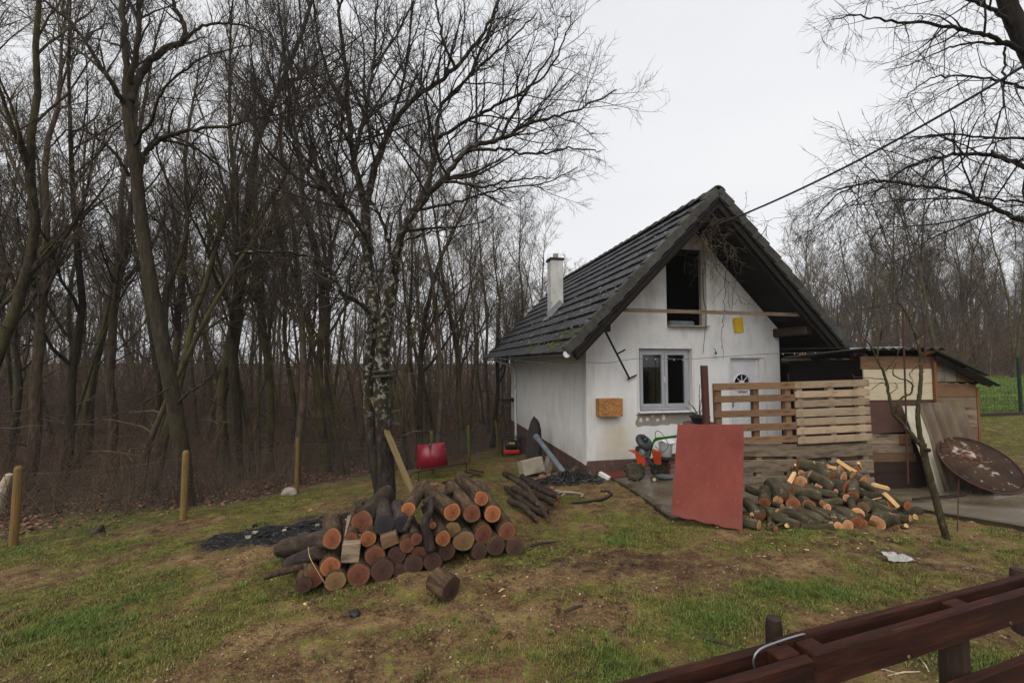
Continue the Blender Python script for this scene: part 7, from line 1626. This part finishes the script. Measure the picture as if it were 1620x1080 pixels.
# big rusty disc
k = NT('rusty disc'); co = k.coord('Object'); n1 = k.noise(co, 2.2, 8, .65); n2 = k.noise(co, 5.5, 9, .7); n3 = k.noise(co, 14, 6, .6)
col = k.ramp(n1, [(.3, '#231b17'), (.5, '#33271f'), (.75, '#43362c')]); sx = k.n('SeparateXYZ'); k.l(co, sx.inputs[0])
cen = k.math('EXPONENT', k.math('MULTIPLY', k.math('ADD', k.math('POWER', k.math('ADD', sx.outputs[0], .28), 2.0), k.math('POWER', k.math('ADD', sx.outputs[1], -.02), 2.0)), -9.0))
col = k.mix(k.math('MULTIPLY', k.rng(n3, .45, .62), cen), col, '#6f4a33')
col = k.mix(k.rng(k.math('ADD', n2, k.math('MULTIPLY', cen, .09)), .60, .65), col, '#9a9388'); col = k.mix(k.rng(k.noise(co, 1.5, 3), .52, .7, 0, .6), col, '#3d2f1f')
k.l(col, k.b.inputs['Base Color']); k.b.inputs['Roughness'].default_value = .8; k.b.inputs['Specular IOR Level'].default_value = .12; k.bump(n2, .25, .01); M['disc'] = k.m
dc = at(1551, 733, 6.8); vv = ray(1551, 733).normalized(); rv = vv.cross(Vector((0, 0, 1))).normalized(); uv_ = rv.cross(vv); dn = (-vv * .60 + (rv * .56 + uv_ * .83) * .80).normalized(); xx = rv * .83 - uv_ * .56; xx = (xx - dn * xx.dot(dn)).normalized(); yy = dn.cross(xx)
di = thing('rusty_disc', 'big round rusty metal disc with flaking white paint leaning by the shed', 'disc', tuple(dc)); di.rotation_euler = basis(xx, yy, dn).to_euler(); di.scale = (.73, .73, .73)
m = MB(); m.lathe([(0, .03), (.25, .022), (.5, .005), (.69, -.012), (.69, -.02), (0, -.002)], 48); m.build('plate', M['disc'], di, smooth=True); m = MB(); m.tube([(.70 * math.cos(a), .70 * math.sin(a), -.008) for a in np.linspace(0, 2 * math.pi, 61)], .016, 8, caps=False); m.build('rim', M['rust'], di, smooth=True)
m = MB(); m.lathe([(0, .05), (.03, .048), (.035, .03), (.0, .028)], 12); m.build('hub', M['rust'], di)
# stake beside the young tree
p, q = gp(1514, 842), at(1517, 757, 5.25); m = MB(); m.tube([Vector((0, 0, -.05)), q - p], .006, 6); o = m.build('thin_stake', M['rust']); o.location = p; tag(o, 'thin metal stake standing right of the young tree', 'stake')
# wooden lath across the path
p, q = gp(1452, 799), gp(1520, 790); m = MB(); m.box((0, 0, 0), ((q - p).length * 1.2, .03, .03)); o = m.build('lath', M['plank_dark']); o.location = (p + q) / 2 + Vector((0, 0, .08)); o.rotation_euler = (0, 0, math.atan2((q - p).y, (q - p).x)); tag(o, 'dark lath lying on the wet path behind the young tree', 'lath')
# young fruit tree
KY = dict(jit=.003, d1=4.5, f1=.35, d2=6, f2=.4, d3=12, l3=.07, r3=.003, rb=.007, rt=.005, up=.15, trop=.04, start=.1); y = 5.05
limbs = [([(1499, 856, y), (1490, 825, y), (1478, 780, y), (1466, 735, y), (1460, 705, y)], .036, .033, 11, 0), ([(1460, 706, y), (1449, 695, y), (1430, 672, y + .02), (1414, 655, y), (1408, 630, y), (1398, 590, y), (1386, 565, y), (1376, 545, y)], .028, .009, 8, 3),
         ([(1462, 706, y), (1456, 690, y), (1452, 650, y), (1456, 610, y), (1457, 570, y), (1450, 535, y), (1444, 520, y)], .030, .012, 8, 3), ([(1444, 522, y), (1436, 500, y), (1420, 480, y), (1390, 485, y), (1350, 490, y + .1)], .012, .004, 5, 2), ([(1444, 520, y), (1448, 490, y), (1440, 475, y), (1425, 470, y)], .010, .004, 5, 3),
         ([(1450, 535, y), (1470, 520, y - .1), (1480, 500, y - .1)], .007, .003, 5, 3), ([(1386, 565, y), (1392, 540, y), (1400, 515, y - .1), (1440, 500, y - .1), (1449, 485, y - .1)], .010, .004, 5, 3), ([(1376, 545, y), (1362, 530, y), (1355, 510, y), (1340, 490, y)], .009, .003, 5, 3), ([(1398, 590, y), (1410, 575, y), (1420, 560, y), (1425, 530, y)], .008, .003, 5, 3),
         ([(1416, 658, y), (1420, 640, y - .05), (1428, 628, y - .05), (1440, 622, y - .05), (1444, 612, y - .05), (1438, 603, y - .05), (1420, 597, y - .05), (1412, 588, y - .05), (1418, 573, y - .05)], .014, .005, 6, 3), ([(1404, 612, y), (1395, 605, y), (1380, 615, y)], .006, .003, 4, 3), ([(1405, 625, y), (1420, 612, y), (1415, 605, y)], .005, .003, 4, 3), ([(1400, 600, y), (1380, 598, y), (1350, 596, y)], .006, .003, 4, 3), ([(1457, 575, y), (1440, 590, y), (1445, 605, y)], .006, .003, 4, 3)]
barkmat('bark_young', [(.3, '#221d14'), (.5, '#3b3424'), (.72, '#524832')], ('#4b4823', .46, .66, .5), ('#85876f', 20, .58, .66, 0, 1, .5, .5), (1, 1, .5), .1, .5)
drawn_tree('young_tree', 'small crooked fruit tree with lichen standing before the shed', tuple(at(1499, 850, y)), limbs, KY, 'bark_young', 'twig', 91)
p = at(1464, 711, 5.0); m = MB(); m.tube([Vector((.0, 0, 0)), Vector((.015, -.04, .0))], .022, 8); o = m.build('knot_stub', M['black']); o.location = p; tag(o, 'dark round pruning knot on the trunk of the young tree', 'knot')
# green wire fence beyond the shed
gfY = 12.7; gf_ = thing('green_fence', 'green welded wire fence with a low kerb on the meadow edge', 'fence', (12.0, gfY, G(12, gfY))); lo = gf_.location.copy(); px_ = at(1613, 610, gfY).x
xs_ = [px_ - 2.6 * 3, px_ - 2.6 * 2, px_ - 2.6, px_, px_ + 2.6, px_ + 5.2, px_ + 7.8]
M['greenwire'] = mat('dark green coated steel', [(.3, '#10271b'), (.7, '#173626')], 5, 3, rough=.5, bump=0)
for x in xs_: m = MB(); z = G(x, gfY) - lo.z; m.box((x - lo.x, 0, z + .8), (.06, .06, 1.7)); m.build('post', M['greenwire'], gf_)
T = Tr(95)
for f in np.linspace(.12, 1.58, 15): T.tube('crown', [(x - lo.x, -.035, G(x, gfY) - lo.z + f) for x in np.linspace(xs_[0], xs_[-1], 14)], .0028, 3)
for x in np.arange(xs_[0], xs_[-1], .1): T.tube('crown', [(x - lo.x, -.04, G(x, gfY) - lo.z + .1), (x - lo.x, -.04, G(x, gfY) - lo.z + 1.6)], .0022, 3)
T.mesh('crown', 'wire_mesh', M['greenwire'], gf_)
m = MB(); n = 20; xs2 = np.linspace(xs_[0], xs_[-1], n); V = []
for x in xs2:
    z = G(x, gfY) - lo.z
    for dy, dz in ((-.06, -.1), (-.06, .09), (.06, .09), (.06, -.1)): V.append((x - lo.x, dy, z + dz))
m.add(V, [(4 * i + j, 4 * i + 4 + j, 4 * i + 4 + (j + 1) % 4, 4 * i + (j + 1) % 4) for i in range(n - 1) for j in range(4)]); m.build('kerb', M['plank_dark'], gf_)
# ================================================================== WOODEN RAIL IN FRONT
M['rail'] = mat('dark stained rail', [(.25, '#180a07'), (.5, '#30170f'), (.75, '#49291d')], 3, 9, (1.0, 11, 11), .7, .9, .35, 20, .004, over=[('#1c100e', 5, .55, .75, (.5, 3, 3)), ('#6b4336', 14, .66, .76, (.5, 4, 4)), ('#150a07', 9, .6, .68, (.25, 6, 6)), ('#6a4030', 6, .64, .75, (.2, 7, 7))], spec=.18)
M['railpost'] = mat('dark round post', [(.3, '#211712'), (.6, '#35261d'), (.8, '#4a3a2c')], 4, 8, (6, 6, .8), .8, None, .4)
def zp(px, py, z):
    d = ray(px, py); kk = (z - CAMZ) / d.z; return Vector((d.x * kk, d.y * kk, z))
HT = .98; n0, n1_, k0, k1 = zp(1145, 1080, HT), zp(1620, 940, HT), zp(946, 1080, HT), zp(1620, 905, HT)
rf = thing('rail_fence', 'dark stained double rail wooden fence in the near right corner', 'fence', (n0.x, n0.y, G(n0.x, n0.y))); lo = rf.location.copy()
def rail(a_, b__, h, t, name='rail', dz=0.0, off=0.0):
    d = (b__ - a_); L_ = d.length; m = MB(); m.box((0, 0, 0), (L_, t, h), bev=.006, jit=.002, rng=random.Random(int(L_ * 100))); o = m.build(name, M['rail'], rf); nrm = Vector((-d.y, d.x, 0)).normalized(); c_ = (a_ + b__) / 2 + nrm * (t / 2 + off) - Vector((0, 0, h / 2 - dz)) - lo
    o.location = c_; o.rotation_euler = (0, -math.asin(d.z / L_), math.atan2(d.y, d.x)); return o
dn_ = n1_ - n0; jn = n0 + dn_ * ((zp(1288, 1037, HT) - n0).length / dn_.length)
rail(n0 - dn_ * .55, jn - dn_.normalized() * .002, .125, .035, dz=-.008); rail(jn, n1_ + dn_ * 1.9, .125, .035, dz=.006)
dk = k1 - k0; jk = k0 + dk * ((zp(1222, 1010, HT) - k0).length / dk.length)
rail(k0 - dk * .35, jk, .125, .035, dz=-.006, off=-.035); rail(jk + dk.normalized() * .003, k1 + dk * 1.5, .125, .035, dz=.004, off=-.035)
L1, L2 = zp(1538, 1080, .71), zp(1620, 1046, .71); dl = (L2 - L1); Ld_ = dn_.normalized(); La = Vector((L2.x, L2.y, .71)); rail(La - Ld_ * 1.7, La + Ld_ * 3.2, .125, .035)
def cross_block(px, py, w_, name='spacer'):
    p = zp(px, py, HT); u = dn_.normalized(); nn = Vector((-u.y, u.x, 0)); a_ = n0 + u * (p - n0).dot(u); gap = (k0 - n0).dot(nn) - .07
    m = MB(); m.box((0, 0, 0), (w_, max(gap, .05) - .004, .10), bev=.005); o = m.build(name, M['rail'], rf); o.location = a_ + nn * (.035 + gap / 2) - Vector((0, 0, .055)) - lo; o.rotation_euler = (0, 0, math.atan2(u.y, u.x)); return o
cross_block(1290, 1020, .085); cross_block(1252, 1035, .10); cross_block(1515, 952, .10)
def rpost(p, top, r, name='post'):
    b0 = G(p.x, p.y) - .1; m = MB(); m.tube([Vector((p.x, p.y, b0)) - lo, Vector((p.x, p.y, top - .03)) - lo, Vector((p.x, p.y, top)) - lo], [r * 1.05, r, r * .9], 12, jit=.04, rng=random.Random(5)); return m.build(name, M['railpost'], rf)
pp = at(1224, 977, 1.82); rpost(pp, pp.z, .031); pp = zp(1545, 1000, .9); rpost(Vector((pp.x, pp.y + .10, 0)), .93, .05); pp = at(1612, 900, 3.2); rpost(pp, pp.z, .05)
for px, py in ((1437, 1038), (1598, 985)):
    u = dn_.normalized(); d = ray(px, py); nn = Vector((-u.y, u.x, 0)); kk = (n0 - Vector((0, 0, CAMZ))).dot(nn) / d.dot(nn); p = Vector((0, 0, CAMZ)) + d * kk; m = MB(); m.lathe([(0, .004), (.006, .003), (.008, 0), (0, 0)], 12, Matrix.Translation(p - nn * .001 - lo) @ Matrix.Rotation(math.atan2(u.y, u.x), 4, 'Z') @ Matrix.Rotation(R(90), 4, 'X')); m.build('screw', M['plank_brown'], rf)
P = [zp(1196, 1066, .9), zp(1192, 1043, .97), zp(1203, 1026, 1.0), zp(1235, 1013, 1.0), zp(1268, 1003, .995), zp(1274, 1004, .97)]
m = MB(); S = spline(P, 6); m.tube([p - P[0] for p in S], .0036, 7); o = m.build('wire_loop', M['zinc'], smooth=True); o.location = P[0]; tag(o, 'grey wire loop slung over the near wooden rail', 'wire')
# ================================================================== GRASS
k = NT('grass blades'); gi = k.n('NewGeometry').outputs['Random Per Island']; aM = k.attr('green')
dry = k.ramp(gi, [(0, '#434320'), (.4, '#605e2d'), (.8, '#79753c'), (1, '#938755')]); fresh = k.ramp(gi, [(0, '#34481b'), (.5, '#4a6126'), (1, '#667c36')])
k.l(k.mix(aM, dry, fresh), k.b.inputs['Base Color']); k.b.inputs['Roughness'].default_value = .75; k.b.inputs['Specular IOR Level'].default_value = .2; M['grass'] = k.m
rs = np.random.RandomState(23)
def blades(name, n, Ymin, Ymax, pw, h0, h1, wd, lab, thr=0.0, pxr=(-90, 1710)):
    u = rs.rand(n); a = 1 - pw; Y = (Ymin ** a + u * (Ymax ** a - Ymin ** a)) ** (1 / a); X = (rs.uniform(*pxr, n) - CX) / F * Y
    g, dk_, li, ash, mead = masks(X, Y); t = fbm(X * 3.3 + 9, Y * 3.3 + 2, 3)
    p = np.clip((g - .14) * 1.7, .06, 1) * np.clip((t - .24) * 2.8, .2, 1); ok = rs.rand(n) < p
    # keep off the house, the slab and the shed
    tl_ = (X - HC.x) * ax.x + (Y - HC.y) * ax.y; sl_ = (X - HC.x) * bx_.x + (Y - HC.y) * bx_.y
    ok &= ~((tl_ > -.03) & (tl_ < 5.1) & (sl_ > -.02) & (sl_ < 8.2))
    fy = np.interp(X, [p1.x, p2.x, p3.x, p4.x, p5.x, 12], [p1.y, p2.y, p3.y, p4.y, p5.y, p5.y]); ok &= ~((tl_ > .34) & (Y > fy + .03) & (X < 11) & (Y < np.interp(X, [1.5, 5.5, 7.4, 8.5, 11], [9.6, 9.9, 8.5, 6.6, 6.4])))
    X, Y, g, t, mead = X[ok], Y[ok], g[ok], t[ok], mead[ok]; n = len(X)
    Z = ground_np(X, Y) + .06 * (fbm(X * 2.2, Y * 2.2, 3) - .5) + .06 * (fbm(X * 7, Y * 7, 3) - .5) * (1.15 - .5 * g) - .006
    h = rs.uniform(h0, h1, n) * (.45 + .8 * g) * (.5 + 1.1 * t); an = rs.rand(n) * 6.28; w_ = wd * rs.uniform(.6, 1.3, n)
    ld = rs.uniform(.25, 1.15, n); dx, dy = np.cos(an) * ld * h, np.sin(an) * ld * h; sx, sy = -np.sin(an) * w_, np.cos(an) * w_
    c_ = np.c_[X, Y, Z]; V = np.stack([c_ - np.c_[sx, sy, 0 * sx], c_ + np.c_[sx, sy, 0 * sx], c_ + np.c_[dx * .4 + sx * .7, dy * .4 + sy * .7, h * .62], c_ + np.c_[dx * .4 - sx * .7, dy * .4 - sy * .7, h * .62], c_ + np.c_[dx, dy, h * .95]], 1).reshape(-1, 3)
    b = np.arange(n)[:, None] * 5; tri = np.concatenate([b + [0, 1, 2], b + [0, 2, 3], b + [3, 2, 4]], 1).reshape(-1, 3)
    o = np_mesh(name, V, tri, M['grass']); gr = np.clip((g - .54) * 1.9 + (fbm(X * .9 + 50, Y * .9, 3) - .5) * 2.6 + (fbm(X * 5, Y * 5 + 30, 2) - .5) * 1.0, 0, 1) * .85; gr = np.maximum(gr, mead * .6)
    A = o.data.attributes.new('green', 'FLOAT', 'POINT'); A.data.foreach_set('value', np.repeat(gr, 5).astype(np.float32)); print('INFO', name, n)
    return tag(o, lab, 'grass', kind='stuff')
blades('grass', 900000, 2.3, 12.5, 1.15, .012, .040, .0021, 'short patchy green and straw coloured grass over the muddy yard')
blades('meadow_grass', 60000, 12.8, 32, 1.2, .03, .07, .006, 'fresh green grass of the meadow behind the wire fence', pxr=(1480, 1700))

# small flat weeds and lumps of soil, both uncountable
rs = np.random.RandomState(31); n = 60000; a = -.2; Y = (2.3 ** a + rs.rand(n) * (9.5 ** a - 2.3 ** a)) ** (1 / a); X = (rs.uniform(-90, 1710, n) - CX) / F * Y
g, dk_, li, ash, mead = masks(X, Y); ok = (rs.rand(n) < np.clip((g - .3) * 1.6, .03, 1) * np.clip((fbm(X * 4 + 3, Y * 4, 3) - .35) * 4, 0, 1)) & ~((Y > np.interp(X, [1.0, p1.x, p2.x, p3.x, p4.x, p5.x, 12], [99, p1.y, p2.y, p3.y, p4.y, p5.y, p5.y])) & (X > 1.6)); X, Y = X[ok], Y[ok]; n = len(X)
Z = ground_np(X, Y) + .06 * (fbm(X * 2.2, Y * 2.2, 3) - .5) + .06 * (fbm(X * 7, Y * 7, 3) - .5) * .7 + rs.uniform(.002, .016, n); an = rs.rand(n) * 6.28; s_ = rs.uniform(.004, .010, n); tl2 = rs.normal(0, .35, (n, 2))
u = np.c_[np.cos(an), np.sin(an), tl2[:, 0]] * s_[:, None]; v = np.c_[-np.sin(an), np.cos(an), tl2[:, 1]] * (s_ * .7)[:, None]; c_ = np.c_[X, Y, Z]
V = np.stack([c_ - u, c_ - v, c_ + u, c_ + v], 1).reshape(-1, 3); k = NT('weed leaves'); gi = k.n('NewGeometry').outputs['Random Per Island']; k.l(k.ramp(gi, [(0, '#2b3d1a'), (.5, '#3f5a28'), (.8, '#4f6a35'), (1, '#74803f')]), k.b.inputs['Base Color']); k.b.inputs['Roughness'].default_value = .7; M['weed'] = k.m
tag(np_mesh('weeds', V, np.arange(n * 4).reshape(-1, 4), M['weed']), 'small flat green weeds growing between the grass of the yard', 'weeds', kind='stuff'); print('INFO weeds', n)
n = 34000; a = -.3; Y = (2.3 ** a + rs.rand(n) * (8.5 ** a - 2.3 ** a)) ** (1 / a); X = (rs.uniform(-90, 1710, n) - CX) / F * Y; g, dk_, li, ash, mead = masks(X, Y)
ok = (rs.rand(n) < np.clip(1.1 - g * 1.2, .08, 1) * np.clip((fbm(X * 3 + 40, Y * 3, 3) - .34) * 4, .05, 1)) & ~((Y > np.interp(X, [1.0, p1.x, p2.x, p3.x, p4.x, p5.x, 12], [99, p1.y, p2.y, p3.y, p4.y, p5.y, p5.y])) & (X > 1.6)); X, Y, dk_ = X[ok], Y[ok], dk_[ok]; n = len(X)
Z = ground_np(X, Y) + .06 * (fbm(X * 2.2, Y * 2.2, 3) - .5) + .06 * (fbm(X * 7, Y * 7, 3) - .5) * 1.1; s_ = .003 + .011 * rs.rand(n) ** 3; oc = np.array([(1, 0, 0), (-.5, .87, 0), (-.5, -.87, 0), (.3, .2, .8), (-.35, -.1, .7)])
R_ = rs.uniform(.7, 1.4, (n, 5, 1)); an = rs.rand(n) * 6.28; ca, sa = np.cos(an)[:, None], np.sin(an)[:, None]; B = oc[None] * R_; V = np.stack([B[..., 0] * ca - B[..., 1] * sa, B[..., 0] * sa + B[..., 1] * ca, B[..., 2]], -1) * s_[:, None, None] + np.c_[X, Y, Z][:, None]
Fq = np.array([(0, 1, 3), (1, 4, 3), (1, 2, 4), (2, 0, 4), (0, 3, 4)]); Fq = (np.arange(n)[:, None, None] * 5 + Fq[None]).reshape(-1, 3); k = NT('soil crumbs'); gi = k.n('NewGeometry').outputs['Random Per Island']; k.l(k.ramp(gi, [(0, '#36291e'), (.5, '#614b38'), (.85, '#8a7056'), (1, '#a38c6f')]), k.b.inputs['Base Color']); k.b.inputs['Roughness'].default_value = .95; M['crumb'] = k.m
tag(np_mesh('soil_crumbs', V.reshape(-1, 3), Fq, M['crumb']), 'crumbs of brown soil lying on the bare muddy patches', 'soil', kind='stuff')

# bark and wood chips trodden into the ground round both wood piles
rs = np.random.RandomState(57); m = MB()
for i in range(380):
    if i % 2: px, py = rs.normal(650, 130), rs.normal(905, 34)
    else: px, py = rs.normal(1290, 110), rs.normal(856, 12)
    if py < 800 or py > 1060: continue
    p = gp(px, py); s_ = rs.uniform(.006, .02); Mx = Matrix.Translation(p + Vector((0, 0, .006 + s_ * .2))) @ Matrix.Rotation(rs.rand() * 6.28, 4, 'Z') @ Matrix.Rotation(rs.normal(0, .3), 4, 'X')
    m.box((0, 0, 0), (s_ * rs.uniform(1.5, 3.5), s_, s_ * .3), Mx, mi=int(rs.rand() < (.15 if i % 2 else .3)), jit=s_ * .2, rng=random.Random(i))
tag(m.build('wood_chips', [M['log_bark'], M['split_face']]), 'bark crumbs and pale wood chips trodden into the ground round the wood piles', 'chips', kind='stuff')
n = 900; px = rs.uniform(0, 1600, n); m = MB()
for i in range(260):
    p = gp(rs.uniform(0, 1500), rs.uniform(830, 1070)); s_ = rs.uniform(.012, .03); a_ = rs.rand() * 6.28; Mx = Matrix.Translation(p + Vector((0, 0, .012))) @ Matrix.Rotation(a_, 4, 'Z') @ Matrix.Rotation(rs.normal(0, .4), 4, 'X')
    m.add([(-s_, 0, 0), (0, -s_ * .5, .004), (s_, 0, 0), (0, s_ * .5, .006)], [(0, 1, 2, 3)], Mx)
tag(m.build('fallen_leaves', M['deadleaf'], fix=False), 'single brown leaves lying scattered on the yard', 'leaves', kind='stuff')

# separate taller tufts among the short grass
rs = np.random.RandomState(61); spots2 = [(1290, 942), (1250, 938), (1215, 930), (1190, 935), (930, 858), (880, 900), (700, 948), (640, 958), (1250, 856), (1330, 852), (1420, 858), (1500, 862), (760, 880), (1000, 1000), (1010, 1052), (520, 925), (455, 915), (430, 985), (380, 930), (80, 942), (40, 950), (110, 985), (300, 1040), (240, 1000), (1560, 1060), (1130, 1000), (170, 850), (850, 885), (1390, 868)]
spots2 += [(rs.uniform(0, 1600), rs.uniform(830, 1075)) for _ in range(230)]
P0, D0, H0 = [], [], []
for i, (px, py) in enumerate(spots2):
    p = gp(px, py); gg = float(masks(np.array([p.x]), np.array([p.y]))[0][0])
    if i > 28 and (gg < .18 or (px > 1060 and py < 850)): continue
    nb_ = rs.randint(18, 46); h = rs.uniform(.035, .085) * (1.15 if i < 29 else .85); sp = rs.uniform(.02, .07) * (1.4 if i < 29 else 1)
    for q in range(nb_):
        a_ = rs.rand() * 6.28; r_ = sp * rs.rand() ** .7; P0.append((p.x + r_ * math.cos(a_), p.y + r_ * math.sin(a_), p.z - .008)); D0.append((math.cos(a_) * rs.uniform(.1, .9), math.sin(a_) * rs.uniform(.1, .9), 1)); H0.append(h * rs.uniform(.6, 1.15))
P0, D0, H0 = np.array(P0), np.array(D0), np.array(H0); n = len(P0); w0 = np.c_[-D0[:, 1], D0[:, 0], np.zeros(n)]; w0 = w0 / (np.linalg.norm(w0, axis=1)[:, None] + 1e-6) * .0019
up_ = D0 * H0[:, None] * .6; tip = up_ + np.c_[D0[:, :2] * 1.5, np.full(n, .55)] * H0[:, None] * .5
V = np.stack([P0 - w0, P0 + w0, P0 + up_ + w0 * .7, P0 + up_ - w0 * .7, P0 + tip], 1).reshape(-1, 3); b = np.arange(n)[:, None] * 5; tri = np.concatenate([b + [0, 1, 2], b + [0, 2, 3], b + [3, 2, 4]], 1).reshape(-1, 3)
o = np_mesh('grass_tufts', V, tri, M['grass']); A = o.data.attributes.new('green', 'FLOAT', 'POINT'); A.data.foreach_set('value', np.repeat(np.clip(fbm(P0[:, 0] * 1.1 + 5, P0[:, 1] * 1.1, 2) * 1.6, 0, 1), 5).astype(np.float32)); tag(o, 'taller fresh grass tufts standing out of the short turf', 'grass', kind='stuff')
# ================================================================== thin damp air
hm = bpy.data.materials.new('damp air'); hm.use_nodes = True; ht = hm.node_tree; ht.nodes.clear(); ho = ht.nodes.new('ShaderNodeOutputMaterial'); hv_ = ht.nodes.new('ShaderNodeVolumePrincipled')
hv_.inputs['Color'].default_value = (.93, .94, .95, 1); hv_.inputs['Density'].default_value = .0006; ht.links.new(hv_.outputs[0], ho.inputs['Volume'])
m = MB(); m.box((0, 55, 13), (330, 190, 36)); o = m.build('haze', hm); o['kind'] = 'stuff'; o['label'] = 'thin damp air that fades the far trees'
